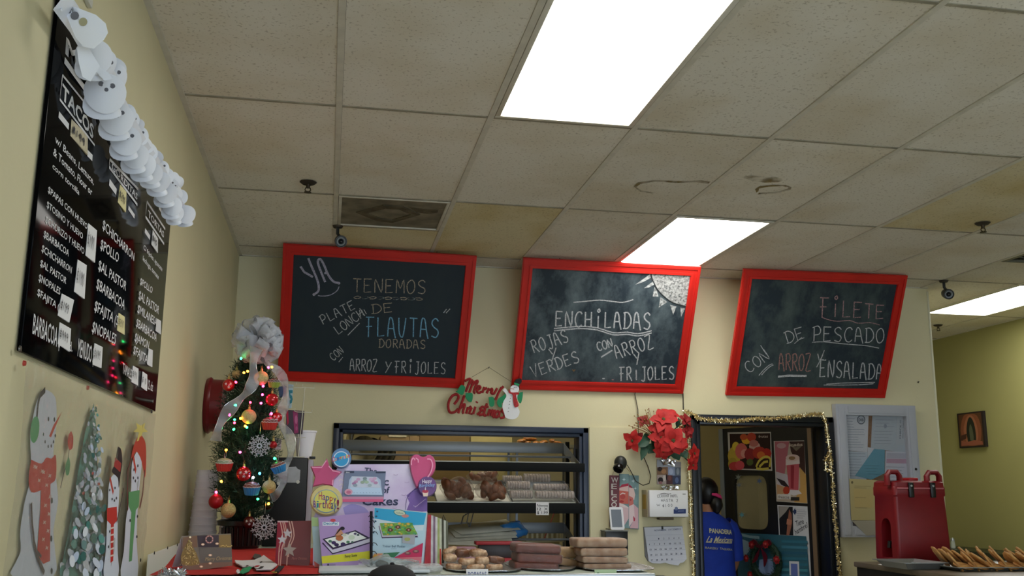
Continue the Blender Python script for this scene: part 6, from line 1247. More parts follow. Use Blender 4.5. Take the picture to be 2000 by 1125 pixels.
def flower(x, y, yd, R, face, n=6, M=M_PET, ctr=True):
    c = FP(x, y, yd); f = V(face).normalized(); x_ = f.orthogonal().normalized(); y_ = f.cross(x_); s_ = R/7.5/ppm(c); h = bpy.data.objects.new('poinsettia_flower', None); h = None
    fl = MB()
    for ring, (rr, m_, off) in enumerate(((1, n, .12), (.62, n-1, .4))):
        for k in range(m_):
            a = 2*pi*k/m_+off+rg.uniform(-.2, .2); d = x_*cos(a)+y_*sin(a); petal(fl, c+f*(.004+.008*ring), d+f*(.18+.25*ring+rg.uniform(-.1, .15)), f, s_*rr*rg.uniform(.85, 1.1), s_*rr*.36)
    o = fl.build('flower', M, t, smooth=9)
    if ctr:
        b = MB()
        for k in range(7): a = k*.9; b.ball(c+f*.02+(x_*cos(a)+y_*sin(a))*s_*.07*(k > 0), s_*.055, n=8)
        b.build('flower_centre', mat('olive_bud', '#4a4a22', .6), o)
flower(780, 605, 2.46, 250, (-.15, -1, .0)); flower(620, 570, 2.50, 190, (-.4, -1, .1)); flower(640, 310, 2.52, 220, (-.2, -1, .5)); flower(560, 450, 2.52, 150, (-.5, -1, .2)); flower(630, 740, 2.50, 170, (-.1, -1, -.5)); flower(890, 660, 2.50, 150, (.3, -1, -.2))
flower(740, 250, 2.55, 170, (.1, -.8, .9), 5); flower(200, 610, 2.58, 170, (-.8, -1, 0), 5); flower(350, 320, 2.60, 120, (-.4, -1, .6), 4, M_PETD, False); flower(960, 310, 2.58, 120, (.3, -1, .5), 5, M_PETD, False); flower(1070, 790, 2.54, 150, (.5, -1, -.1), 5); flower(1055, 950, 2.55, 120, (.3, -1, -.4), 4); flower(280, 560, 2.62, 110, (-.6, -1, .1), 4, M_PETD, False); flower(985, 480, 2.58, 130, (.4, -1, .2), 5, M_PETD, False)
def leaf(x, y, x2, y2, yd, w, yd2=None):
    a, c = FP(x, y, yd), FP(x2, y2, yd2 or yd-.03); b = MB(); petal(b, a, c-a, (0, -1, .3), (c-a).length, w/7.5/ppm(a), .1, .3); b.build('leaf', M_LEAF, t, smooth=9)
for q in ((440, 560, 270, 700, 2.58, 75), (400, 590, 320, 895, 2.58, 60), (520, 660, 420, 790, 2.58, 85), (560, 680, 640, 830, 2.58, 80), (760, 720, 880, 890, 2.55, 95), (900, 760, 985, 860, 2.55, 70), (840, 420, 870, 270, 2.6, 40), (450, 540, 340, 560, 2.6, 60), (680, 700, 720, 860, 2.56, 80), (930, 420, 1010, 330, 2.6, 40), (600, 500, 470, 650, 2.6, 90)): leaf(*q)
for k in range(26):
    a = rg.uniform(-1.35, .25); L_ = rg.uniform(230, 400); o = (500+rg.uniform(-30, 30), 530+rg.uniform(-20, 20)); e = (o[0]+sin(a)*L_, o[1]-cos(a)*L_); b = MB(); A, B = FP(*o, 2.58), FP(*e, 2.56+rg.uniform(-.05, .05)); b.tube([A, (A+B)/2+V((0, -.012, .004)), B], .0013, 4); b.ball(B, .004, n=6); b.build('gold_spray', M_GLD if k % 3 else mat('red_gold_spray', '#8a4a38', .4, .5), t)
for k in range(14): p = FP(940+rg.uniform(-60, 110), 330+rg.uniform(-80, 90), 2.58); MB().ball(p, .008, n=8).build('berry', M_PETD if k % 2 else M_GLD, t)
MB().tube([FP(620, 560, 2.70), FP(640, 560, 2.6), FP(700, 560, 2.5)], .012, 8).build('wire_stem', mat('green_wire', '#16301f', .6), t)
for q in ((620, 560, 560, 450, 2.5), (620, 560, 740, 250, 2.54), (600, 570, 210, 610, 2.58), (620, 560, 640, 320, 2.52), (640, 560, 1065, 790, 2.55), (640, 560, 960, 320, 2.58), (600, 560, 350, 330, 2.6), (640, 560, 1055, 950, 2.55)): MB().tube([FP(q[0], q[1], 2.64), FP(q[2], q[3], q[4]+.01)], .004, 5).build('wire_stem', mat('green_wire', '#16301f', .6), t)

# ================================================================== gold tinsel round the doorway
g = [cp(u, v, 2.665) for u, v in [(1337, 803), (1345, 806), (1352, 809), (1365, 817), (1385, 820), (1410, 822), (1440, 822), (1470, 818), (1505, 818), (1540, 815), (1570, 812), (1590, 809), (1606, 810)]]
tinsel('gold_tinsel', g, .021, 1900, M_GOLDT, 41, None, 'gold tinsel swag draped along the top of the doorway frame', 'tinsel', .0022)
g = [cp(u, v, 2.665) for u, v in [(1607, 810), (1614, 830), (1617, 860), (1621, 884), (1612, 900), (1613, 916), (1622, 922), (1624, 900), (1620, 886), (1626, 930), (1628, 980), (1633, 1040), (1638, 1090), (1642, 1130), (1646, 1180)]]
tinsel('gold_tinsel', g, .019, 2300, M_GOLDT, 42, None, 'gold tinsel hanging with a loop down the right side of the doorway frame', 'tinsel', .0022)
g = [cp(u, v, 2.665) for u, v in [(1338, 804), (1344, 830), (1345, 870), (1345, 910), (1347, 950), (1349, 1000), (1351, 1050), (1354, 1100), (1356, 1150), (1358, 1200)]]
tinsel('gold_tinsel', g, .018, 2000, M_GOLDT, 43, None, 'gold tinsel hanging down the left side of the doorway beside the white box', 'tinsel', .0022)

# ================================================================== kitchen door standing open
hx, hy, th, DW = 3.425, 2.86, rad(67), .86
de = V((-cos(th), sin(th), 0)); dn = V((-sin(th), -cos(th), 0))
pd = Pl((hx, hy, 0), -de, (0, 0, 1))
pd = Pl(V((hx, hy, 0))+de*DW, -de, (0, 0, 1))   # origin at the free edge, x towards the hinge; normal faces the shop
DT = (1330, 780, 3.26); J = Ink(pd, DT); ztop = pd.at(*pd.hit(1408, 838)).z
xa, xb = pd.hit(1408, 900)[0], pd.hit(1592, 900)[0]; 
t = thing('kitchen_door', 'black kitchen door with a rounded window standing open behind the doorway', 'door', (hx, hy, 0))
b = MB(); wq = [J.c(p) for p in [(345, 485), (365, 478), (525, 485), (552, 515), (560, 800), (540, 835), (375, 825), (345, 795)]]; ws = sm([J.c(p) for p in [(338, 500), (350, 482), (450, 482), (530, 486), (552, 515), (556, 660), (560, 800), (535, 834), (450, 830), (370, 824), (345, 795), (340, 650)]])
x0_, x1_ = xa, DW
wl, wr, wb, wt_ = min(p[0] for p in ws), max(p[0] for p in ws), min(p[1] for p in ws), max(p[1] for p in ws)
for p, q in (((x0_, 0), (wl, ztop)), ((wr, 0), (x1_, ztop)), ((wl, 0), (wr, wb)), ((wl, wt_), (wr, ztop))): b.prism([p, (q[0], p[1]), q, (p[0], q[1])], pd, -.04, 0)
M_KD = mat('black_door_laminate', '#0e0f11', .4)
b.build('slab', M_KD, t, smooth=0)
b = MB(); b.prism([(wl-.002, wb-.002), (wr+.002, wb-.002), (wr+.002, wt_+.002), (wl-.002, wt_+.002)], pd, -.022, -.018); b.build('window_pane', film('dirty_pane', .35, '#9a9372', .1), t, smooth=0)
# rounded gasket: ring between the rectangular cut and a rounded inner line
cxw, czw = (wl+wr)/2, (wb+wt_)/2; n = 40; ringo, ringi = [], []
for i in range(n):
    a = 2*pi*i/n; ex = .35; ca, sa = math.copysign(abs(cos(a))**ex, cos(a)), math.copysign(abs(sin(a))**ex, sin(a)); ringi.append((cxw+ca*(wr-wl)/2*.95, czw+sa*(wt_-wb)/2*.97))
    m_ = max(abs(ca), abs(sa)); ringo.append((cxw+ca/m_*((wr-wl)/2+.012), czw+sa/m_*((wt_-wb)/2+.012)))
b = MB(); A = [b.bm.verts.new(pd.at(*p, .002)) for p in ringo]; B = [b.bm.verts.new(pd.at(*p, .004)) for p in ringi]; C2 = [b.bm.verts.new(pd.at(*p, -.02)) for p in ringi]
for i in range(n):
    k = (i+1) % n; b.bm.faces.new((A[i], A[k], B[k], B[i])); b.bm.faces.new((B[i], B[k], C2[k], C2[i]))
b.build('window_gasket', M_BLACK, t)
b = MB(); b.prism([(x0_-.012, 0), (x0_+.03, 0), (x0_+.03, ztop), (x0_-.012, ztop)], pd, -.045, .004); b.build('edge_channel', mat('grey_aluminium', '#8f979c', .4, .6), t, smooth=0)
b = MB(); b.prism([(xb-.055, 0), (xb-.02, 0), (xb-.02, ztop), (xb-.055, ztop)], pd, 0, .006); b.build('hinge_strip', mat('bronze_strip', '#8a745c', .4, .5), t, smooth=0)
I = Ink(Pl(pd.at(0, 0, .0045), pd.x, pd.y), DT)
for x, y, c in ((370, 545, '#6a6f78'), (500, 520, '#4a5f86'), (388, 735, '#5f98a8'), (365, 495, '#7a7f78')): I.star(x, y, 22, c, 6, .35)
I.build('window_sticker', t)
def poster(name, label, q, M, fn, z=.0006):
    b = MB(); b.prism([J.c(p) for p in q][::-1], pd, z, z+.002); o = b.build(name, M, None, pd.at(*J.c(q[3]), .001), label, smooth=0); tagp(o, None, 'poster', None); I = Ink(Pl(pd.at(0, 0, z+.002), pd.x, pd.y), DT); fn(I); I.build('print', o); return o
def fruit(I):
    I.poly([(310, 220), (568, 215), (574, 445), (318, 440)], '#2a1612')
    for x, y, rx, ry, c in ((340, 360, 42, 60, '#b59a3a'), (330, 410, 30, 40, '#a08a34'), (350, 300, 24, 30, '#c9b03c'), (385, 330, 40, 52, '#c2625a'), (345, 425, 40, 28, '#b03a3c'), (375, 420, 30, 30, '#c04a50'), (418, 258, 32, 28, '#d8a02c'), (400, 240, 24, 20, '#b8502a'), (450, 240, 30, 28, '#b0402c'), (470, 300, 36, 30, '#c09a90'), (405, 345, 24, 28, '#c98a80'), (440, 350, 36, 40, '#8a2a2c'), (500, 340, 44, 40, '#a83428'), (545, 345, 32, 34, '#a82c22'), (510, 355, 26, 24, '#c86a30'), (440, 400, 22, 22, '#4f5a2c'), (465, 280, 30, 22, '#b06a60')): I.ell(x, y, rx, ry, c, 12)
    for q in ([(480, 430), (500, 390), (540, 365), (570, 380), (565, 430)], [(500, 430), (530, 400), (555, 395)], [(480, 440), (520, 445), (560, 440)]): I.stroke(smooth2(q), 13, '#c2b04a')
    I.text('frutas', (495, 245), (555, 243), (495, 228), '#b9a8a0', .01)
poster('fruit_poster', 'square fruit poster at the top of the black kitchen door', [(298, 210), (573, 207), (582, 455), (308, 447)], mat('poster_edge_white', '#b5b0a8', .5), fruit)
def drink(I):
    I.poly([(598, 268), (785, 266), (803, 660), (612, 648)], '#a89a8c'); I.poly([(598, 268), (690, 267), (660, 480), (606, 470)], '#a8606a'); I.poly([(690, 267), (785, 266), (795, 520), (700, 330)], '#3a2420'); I.poly([(755, 430), (797, 480), (803, 660), (720, 655), (760, 560)], '#b08a4f'); I.poly([(606, 460), (680, 480), (700, 560), (612, 560)], '#b5aeb8'); I.poly([(608, 500), (660, 520), (700, 570), (640, 545)], '#2a2226'); I.poly([(610, 540), (670, 560), (690, 600), (612, 610)], '#b8906a')
    I.ell(640, 295, 30, 18, '#b58f92', 12); I.poly([(668, 380), (755, 375), (748, 580), (690, 580)], '#b0525c'); I.poly([(668, 380), (755, 375), (757, 410), (668, 420)], '#cfc0be'); I.ell(712, 372, 44, 22, '#c9b0a8', 16); I.ell(708, 374, 22, 12, '#8a6a4a', 10); I.poly([(700, 420), (722, 420), (718, 570), (700, 565)], '#8a2a36'); I.poly([(690, 575), (750, 578), (770, 600), (720, 612), (680, 600)], '#c5bfc4'); I.ell(672, 580, 22, 26, '#a83a24', 10)
    I.poly([(680, 275), (730, 305), (780, 290), (735, 330)], '#6a5f50'); I.text('licuados', (690, 300), (775, 296), (690, 280), '#c9b8a8', .01); I.rect(615, 603, 700, 635, '#c5c2c0'); I.text('frescos', (622, 630), (690, 632), (622, 612), '#5a4a48', .01); I.rect(700, 622, 755, 645, '#2a2624')
poster('drink_poster', 'tall poster of pink fruit shakes on the black kitchen door', [(592, 265), (785, 262), (806, 663), (610, 650)], mat('poster_edge_white', '#b5b0a8', .5), drink)
def hungry(I):
    I.poly([(622, 680), (712, 684), (716, 866), (630, 862)], '#15161c'); I.poly([(625, 680), (690, 684), (665, 720), (626, 760)], '#8f8a86'); I.poly([(690, 700), (705, 730), (708, 790), (690, 865), (672, 865), (680, 770)], '#8a5a48'); I.poly([(676, 760), (708, 770), (700, 800), (672, 796)], '#a8705a')
    I.poly([(712, 715), (728, 690), (728, 740)], '#26365a'); I.poly([(720, 703), (735, 703), (735, 727), (720, 727)], '#26365a')
    for k, w_ in enumerate((55, 62, 60, 52, 40)): I.text('lorem'[:0] or 'Pregunte por', (738, 706+k*13), (738+w_, 708+k*13), (738, 698+k*13), '#8a8c94', 0) if k < 1 else I.stroke([(738, 702+k*13), (738+w_, 704+k*13)], 4, '#9a9ca4')
    I.text('Tiene', (735, 810), (785, 790), (728, 775), '#3a3a40', .01); I.text('hambre?', (732, 862), (812, 812), (722, 830), '#3a3a40', .01)
poster('hunger_poster', 'white poster reading Tiene hambre? low on the black kitchen door', [(615, 672), (806, 682), (830, 1130), (640, 1130)], mat('poster_white', '#b8bac0', .5), hungry)
def teal(I):
    r_ = random.Random(6)
    for k in range(7): I.poly([(640, 895+k*36), (806, 900+k*36), (808, 918+k*36), (642, 912+k*36)], r_.choice(['#2f6478', '#3f7a88', '#28566e', '#3a6f86']))
    I.poly([(375, 885), (430, 905), (440, 960), (400, 1010), (372, 980)], '#8aa0ae'); I.poly([(500, 1020), (580, 1015), (600, 1120), (490, 1120)], '#7f94b8'); I.poly([(690, 1030), (752, 1032), (755, 1125), (692, 1120)], '#c0c4cc'); I.poly([(700, 1045), (742, 1048), (745, 1125), (702, 1120)], '#5a6aa8'); I.stroke([(378, 860), (440, 875), (500, 880)], 14, '#7f9aa0')
poster('teal_poster', 'teal striped poster at the foot of the black kitchen door, behind the wreath', [(360, 848), (802, 872), (826, 1140), (370, 1140)], mat('teal_print', '#2c5868', .4), teal, .008)
# wreath on the door
wc = pd.at(*J.c((560, 1030)), .03); t = thing('christmas_wreath', 'green Christmas wreath with red flowers and bow hung on the black kitchen door', 'wreath', wc); R = 110/3.26/ppm(wc); b = MB(); rg = random.Random(17)
for k in range(900):
    a = rg.random()*2*pi; rr = R*(1+rg.gauss(0, .12)); c = wc+(pd.x*cos(a)+pd.y*sin(a))*rr+pd.n*rg.uniform(-.01, .03); v = (pd.x*rg.gauss(0, 1)+pd.y*rg.gauss(0, 1)+pd.n*abs(rg.gauss(0, .7))).normalized()*.035; s_ = v.orthogonal().normalized()*.003; b.face([c-s_, c+s_, c+v])
b.tube([wc+(pd.x*cos(2*pi*k/24)+pd.y*sin(2*pi*k/24))*R for k in range(24)], .022, 8, closed=True); o = b.build('greenery', mat('wreath_green', '#12321f', .7), t, smooth=0); o['kind'] = 'stuff'
for x, y, r in ((455, 1010, 26), (650, 1020, 30), (490, 925, 28), (580, 922, 28), (480, 1115, 26)):
    p = pd.at(*J.c((x, y)), .06); r = r/3.26/ppm(p); fl = MB()
    for k in range(7): a = 2*pi*k/7; petal(fl, p, pd.x*cos(a)+pd.y*sin(a)+pd.n*.4, pd.n, r, r*.45)
    fl.ball(p+pd.n*.008, r*.5, n=10); fl.build('flower', mat('dark_red_silk', '#8a1216', .6), t, smooth=9)
for q in ([(540, 930), (500, 890), (475, 920), (535, 945)], [(540, 930), (590, 890), (610, 925), (545, 945)], [(540, 940), (505, 1000), (490, 1040), (520, 1020)], [(542, 940), (560, 1010), (565, 1065), (585, 1000)]):
    b = MB(); b.prism([J.c(p) for p in sm(q)][::-1], Pl(pd.at(0, 0, .055), pd.x, pd.y), 0, .006); b.build('bow_loop', mat('dark_red_satin', '#4f0e14', .35), t)
# ================================================================== people
def skin_body(name, joints, bones, M, parent, root=0, sub=2):
    """one continuous body grown over a skeleton: joints = [(position, radius)]"""
    me = bpy.data.meshes.new(name); o0 = ORG[parent.name]; me.from_pydata([tuple(V(p)-o0) for p, r in joints], bones, []); o = link(name, me, parent)
    md = o.modifiers.new('Skin', 'SKIN'); md.use_smooth_shade = True
    for i, (p, r) in enumerate(joints):
        rr = r if isinstance(r, tuple) else (r, r); me.skin_vertices[0].data[i].radius = rr; me.skin_vertices[0].data[i].use_root = (i == root)
    s_ = o.modifiers.new('Subdivision', 'SUBSURF'); s_.levels = sub; s_.render_levels = sub; me.materials.append(M); return o
M_SKIN = mat('warm_brown_skin', '#a87455', .55, noise=(30, .08)); M_HAIR = mat('black_hair', '#0d0b0c', .45, noise=(90, .4)); 
def ellipse_loft(rings, cap=True, n=28):
    """rings: (centre, half width vector, half depth vector)"""
    b = MB(); R = [[b.bm.verts.new(V(c)+V(w)*math.copysign(abs(cos(2*pi*i/n))**.85, cos(2*pi*i/n))+V(d)*math.copysign(abs(sin(2*pi*i/n))**.85, sin(2*pi*i/n))) for i in range(n)] for c, w, d in rings]
    for A, B in zip(R, R[1:]):
        for i in range(n): b.bm.faces.new((A[i], A[(i+1) % n], B[(i+1) % n], B[i]))
    if cap: b.bm.faces.new(R[0][::-1]); b.bm.faces.new(R[-1])
    return b
def person(base, face, ht, label, shirt, trousers, lean=.0, arms=(0, 0), name='person'):
    """standing figure; base = point on the floor, face = direction it looks (level), ht = height"""
    f = V(face).normalized(); s_ = V((f.y, -f.x, 0)); k = ht/1.65; B = V(base); t = thing(name, label, 'person', B)
    def at(side, fwd, z): return B+s_*side*k+f*(fwd+lean*max(0, z-.95))*k+V((0, 0, z*k))
    J, E = [], []
    def j(p, r): J.append((p, tuple(x*k for x in r) if isinstance(r, tuple) else r*k)); return len(J)-1
    def e(*ids): E.extend(zip(ids, ids[1:]))
    pel = j(at(0, 0, .93), (.155, .11)); wa = j(at(0, .0, 1.08), (.13, .095)); ch = j(at(0, -.01, 1.26), (.15, .105)); nb = j(at(0, -.01, 1.37), (.075, .07)); nk = j(at(0, .01, 1.44), .048); hd = j(at(0, .03, 1.50), (.062, .075)); h2 = j(at(0, .03, 1.57), (.068, .085)); h3 = j(at(0, .015, 1.61), (.045, .06)); e(pel, wa, ch, nb, nk, hd, h2, h3)
    for sd in (-1, 1):
        hp = j(at(sd*.09, 0, .86), .085); kn = j(at(sd*.10, .015, .48), .055); an = j(at(sd*.105, -.01, .09), .036); he = j(at(sd*.105, .06, .045), .036); to = j(at(sd*.115, .16, .035), .03); e(pel, hp, kn, an, he, to)
        bend = arms[0 if sd < 0 else 1]
        sh = j(at(sd*.165, -.015, 1.32), .056); el = j(at(sd*.225, -.02+.05*bend, 1.05), .040); wr = j(at(sd*(.235-.05*bend), .03+.2*bend, .83+.16*bend), .026); pm_ = j(at(sd*(.235-.06*bend), .05+.25*bend, .77+.17*bend), (.034, .018)); e(ch, sh, el, wr, pm_)
        d = (V(J[pm_][0])-V(J[wr][0])).normalized(); x_ = f if abs(d.dot(f)) < .8 else V((0, 0, 1))
        x_ = (x_-d*x_.dot(d)).normalized(); cu = d.cross(x_)*(-sd)
        for q, ln in zip((-.024, -.008, .008, .024), (.062, .072, .068, .054)):
            p0 = V(J[pm_][0])+x_*q*k+d*.012*k; a_ = j(p0, .0085); b_ = j(p0+(d*ln*.5+cu*.006)*k, .008); c_ = j(p0+(d*ln*.9+cu*.022)*k, .0065); e(pm_, a_, b_, c_)
        p0 = V(J[wr][0])+d*.02*k+x_*.026*k; a_ = j(p0, .011); b_ = j(p0+(d*.03+x_*.02)*k, .009); c_ = j(p0+(d*.055+x_*.022+cu*.01)*k, .007); e(wr, a_, b_, c_)
    skin_body('body', J, E, M_SKIN, t)
    # shirt: torso with shoulders, hem and short sleeves, as one cloth
    L = lambda side, fwd, z: at(side, fwd, z)
    rings = [(L(0, 0, z), s_*w*k, f*d*k) for z, w, d in ((.80, .205, .15), (.90, .20, .148), (1.0, .185, .138), (1.10, .18, .135), (1.20, .19, .14), (1.28, .198, .138), (1.335, .185, .12), (1.38, .135, .095), (1.41, .085, .075), (1.43, .066, .064))]
    b = ellipse_loft(rings, False)
    for sd in (-1, 1):
        bend = arms[0 if sd < 0 else 1]; a0, a1, a2 = at(sd*.13, -.015, 1.335), at(sd*.195, -.018, 1.24), at(sd*.222, -.02+.04*bend, 1.08); b.tube([a0, (a0+a1)/2+V((0, 0, .02)), a1, a2], [.07*k, .077*k, .071*k, .066*k], 16, caps=False)
    b.jitter(.006, 9); sh_ = b.build('shirt', shirt, t, smooth=9)
    b = ellipse_loft([(L(0, 0, z), s_*w*k, f*d*k) for z, w, d in ((.97, .165, .125), (.88, .18, .135), (.80, .185, .135))], False)
    for sd in (-1, 1): b.tube([at(sd*.088, 0, .86), at(sd*.10, .015, .48), at(sd*.105, -.005, .10)], [.102*k, .078*k, .062*k], 18)
    b.build('trousers', trousers, t, smooth=9)
    for sd in (-1, 1):
        b = MB(); b.ball(at(sd*.11, .06, .045), 1, (.05*k, .05*k, .045*k), 16); b.ball(at(sd*.112, .12, .038), 1, (.048*k, .06*k, .036*k), 16); b.build('shoe', mat('dark_shoe', '#1a1a1c', .5), t)
    # face
    hc = at(0, .03, 1.545); fc = lambda sd, up, out: hc+s_*sd*k+V((0, 0, up*k))+f*out*k
    b = MB(); b.ball(fc(0, .012, .0), 1, (.074*k, .074*k, .108*k), 24); b.build('head', M_SKIN, t)
    nz = MB(); nz.tube([fc(0, .02, .07), fc(0, -.005, .086), fc(0, -.022, .092), fc(0, -.03, .076)], [.007*k, .010*k, .014*k, .010*k], 8); nz.build('nose', M_SKIN, t)
    for sd in (-1, 1):
        e_ = MB().ball(fc(sd*.031, .022, .064), .011*k, n=12).build('eye', mat('eye_white', '#d9d5cf', .3), t); MB().ball(fc(sd*.031, .022, .073), .005*k, n=10).build('iris', mat('dark_iris', '#20140f', .2), e_)
        MB().tube([fc(sd*.016, .042, .070), fc(sd*.032, .046, .068), fc(sd*.048, .04, .056)], [.003*k, .004*k, .002*k], 6).build('eyebrow', M_HAIR, t)
        ear = MB(); ear.ball(fc(sd*.078, .005, -.005), 1, (.012*k, .02*k, .03*k), 12); ear.build('ear', M_SKIN, t)
    MB().tube([fc(-.024, -.056, .062), fc(0, -.054, .074), fc(.024, -.056, .062)], [.003*k, .007*k, .003*k], 8).build('mouth', mat('lip', '#8f4f48', .5), t)
    return t, at, fc, s_, f, k
# bakery worker, back turned
wb_ = V((2.815, 3.34, 0)); fdir = V((-.25, 1, 0))
tw, at, fc, s_, f, k = person(wb_, fdir, 1.64, 'woman in blue bakery shirt seen from behind in the doorway, pink hair tie', mat('royal_blue_cotton', '#1038a8', .8, noise=(7, .25)), mat('dark_jeans', '#1c2230', .8), .03, (.6, .5))
b = MB(); b.ball(fc(0, .03, -.018), 1, (.088*k, .096*k, .108*k), 26); b.jitter(.004, 40); b.build('hair', M_HAIR, tw, smooth=9)
b = MB(); b.ball(fc(.03, -.06, -.100), 1, (.045*k, .045*k, .07*k), 20); b.jitter(.008, 30); b.build('pony_tail', M_HAIR, tw, smooth=9)
MB().tube([fc(-.022, .012, -.118), fc(.005, .008, -.134), fc(.035, -.002, -.132), fc(.065, -.022, -.112)], [.008*k, .013*k, .014*k, .009*k], 8).build('hair_tie', mat('hot_pink_cloth', '#d0306e', .7), tw)
# print on the back of the shirt follows a plane just off the cloth
back = Pl(at(0, -.152, 1.2), -(-s_) if False else s_*1, (0, 0, 1))
if back.n.dot(CAM-back.o) < 0: back = Pl(back.o, -s_, (0, 0, 1))
def curved(I):
    hw, hd = .19*k, .139*k; out = []
    for v in I.vs:
        d = V(v)-at(0, 0, 1.2); a = d.dot(s_); z = v.z; a = max(-hw*.97, min(hw*.97, a)); zz = (z/k); f_ = 1
        wv = V(at(0, 0, zz))
        dep = hd*max(0, 1-(abs(a)/hw)**2.353)**.425+.011
        out.append(V((wv.x, wv.y, z))+s_*a-f*dep)
    I.vs = out
I = Ink(back, (1345, 1010, 9.783)); GOLD = '#c9c4a0'
I.text('PANADERIA', (425, 300), (860, 332), (420, 215), GOLD, .03); I.text('La Mexicana', (370, 485), (850, 500), (400, 365), '#c2bda0', .02, shear=.25); I.stroke([(490, 492), (850, 500)], 12, '#b9a890'); I.text('BAKERY', (360, 605), (570, 625), (360, 565), '#a8a890', .015); I.text('TAQUERIA', (600, 618), (860, 645), (600, 580), '#a8a890', .015)
# subdivide long stroke is not needed: letters are small; wrap them on the cloth
curved(I); I.build('shirt_lettering', tw)
# customer with a black cap before the counter: only the crown of the cap shows
q = P(766, 1108, 'y', -.86); hts = q.z+.0
tc_, at, fc, s_, f, k = person((q.x, -.86, 0), (.05, 1, 0), hts-.012, 'customer in a black cap standing before the counter, only the cap in view', mat('grey_jersey', '#4a4d52', .85), mat('dark_jeans', '#1c2230', .8), 0, (0, 0))
b = MB(); cz = fc(0, .028, -.005); R = .098*k
b.lathe([(R*1.0, 0), (R*1.01, .02*k), (R*.94, .050*k), (R*.74, .078*k), (R*.4, .095*k), (0, .101*k)], cz, 32); b.build('cap_crown', mat('black_cap_cloth', '#0f1117', .85), tc_)
MB().ball(cz+V((0, 0, .102*k)), .009*k, (1, 1, .6), 10).build('cap_button', mat('black_cap_cloth', '#0f1117', .85), tc_)
b = MB(); n = 14; vs = []
for i in range(n+1):
    a = -1.1+2.2*i/n; d = f*cos(a)+s_*sin(a); vs += [cz+d*R*.98+V((0, 0, .004)), cz+d*R*(1+.75*cos(a*1.3))+V((0, 0, -.012)), cz+d*R*.98+V((0, 0, -.001)), cz+d*R*(1+.75*cos(a*1.3))+V((0, 0, -.017))]
b.pyd(vs, [(4*i, 4*i+1, 4*i+5, 4*i+4) for i in range(n)]+[(4*i+2, 4*i+6, 4*i+7, 4*i+3) for i in range(n)]+[(4*i+1, 4*i+3, 4*i+7, 4*i+5) for i in range(n)]); b.build('cap_visor', mat('black_cap_cloth', '#0f1117', .85), tc_)
b = MB(); b.ball(fc(0, -.01, -.03), 1, (.083*k, .075*k, .085*k), 20); b.build('hair', M_HAIR, tc_)

# ================================================================== notice cabinet on the back wall
TBb = (1620, 780, 4.018); yb = 2.66; pbb = wp(yb); J = Ink(pbb, TBb)
t = thing('notice_cabinet', 'grey framed glazed notice cabinet full of papers right of the doorway', 'notice board', pbb.at(*J.c((110, 1080)), -.05))
M_FR = mat('grey_white_frame', '#aeb1ba', .4)
O_ = [J.c(p) for p in [(48, 35), (675, 48), (715, 700), (735, 1090), (118, 1082)]]; xl_, zt_ = J.c((48, 35)); xr_ = J.c((672, 48))[0]; zb2 = J.c((118, 1082))[1]; fw = .075
for p, q in (((xl_, zb2), (xl_+fw, zt_)), ((xr_-fw, zb2), (xr_, zt_)), ((xl_+fw, zb2), (xr_-fw, zb2+fw)), ((xl_+fw, zt_-fw), (xr_-fw, zt_))):
    b = MB(); b.prism([p, (q[0], p[1]), q, (p[0], q[1])], pbb, -.055, 0); d = .016
    b.prism([(p[0]+d, p[1]+d), (q[0]-d, p[1]+d), (q[0]-d, q[1]-d), (p[0]+d, q[1]-d)], pbb, 0, .006); b.build('frame_rail', M_FR, t)
b = MB(); b.prism([(xl_+fw, zb2+fw), (xr_-fw, zb2+fw), (xr_-fw, zt_-fw), (xl_+fw, zt_-fw)], pbb, -.05, -.045); b.build('cork_panel', mat('brown_cork', '#7a5634', .9, noise=(60, .3)), t, smooth=0)
b = MB(); b.prism([(xl_+fw, zb2+fw), (xr_-fw, zb2+fw), (xr_-fw, zt_-fw), (xl_+fw, zt_-fw)], pbb, -.016, -.013); b.build('glass_pane', film('cabinet_glass', .015, '#ffffff', .02, None, .10), t, smooth=0)
MB().lathe([(0, .012), (.007, .011), (.009, .006), (.007, 0), (0, 0)], pbb.at(*J.c((672, 548)), .006), 14, (0, -1, 0)).build('lock', M_BLACK, t)
def sheet(label, q, M, h, fn=None):
    pl_ = Pl(pbb.at(0, 0, -.045+h), pbb.x, pbb.y); K = Ink(pl_, TBb); c = [K.c(p) for p in q]; mnx, mxx, mnz, mxz = xl_+fw, xr_-fw, zb2+fw, zt_-fw
    if h < .03: c = [(max(mnx, min(mxx, a)), max(mnz, min(mxz, z))) for a, z in c]
    b = MB(); b.prism(c[::-1], pl_, -.0006, 0); o = b.build('notice_sheet', M, None, pl_.at(*c[0]), label, smooth=0); tagp(o, None, 'paper', 'papers in the notice cabinet')
    if fn: K.h = .0003; fn(K); K.build('print', o)
def lines(I, x0, y0, x1, n, dy, col='#8a909c', dx=0):
    r_ = random.Random(x0)
    for i in range(n): I.stroke([(x0+dx*i, y0+i*dy), (x0+dx*i+(x1-x0)*r_.uniform(.6, 1), y0+i*dy+2)], 4, col)
sheet('white licence sheet with a round grey seal in the notice cabinet', [(110, 95), (305, 100), (298, 415), (130, 400)], mat('sheet_a', '#b9bcc4', .8), .002, lambda I: (lines(I, 140, 150, 205, 4, 22), lines(I, 145, 235, 280, 8, 20), I.ell(248, 160, 33, 37, '#5a606c', 20), I.ell(248, 160, 25, 28, '#a8adb8', 20), I.text('DIB', (228, 172), (268, 172), (228, 150), '#3f4550', .03)))
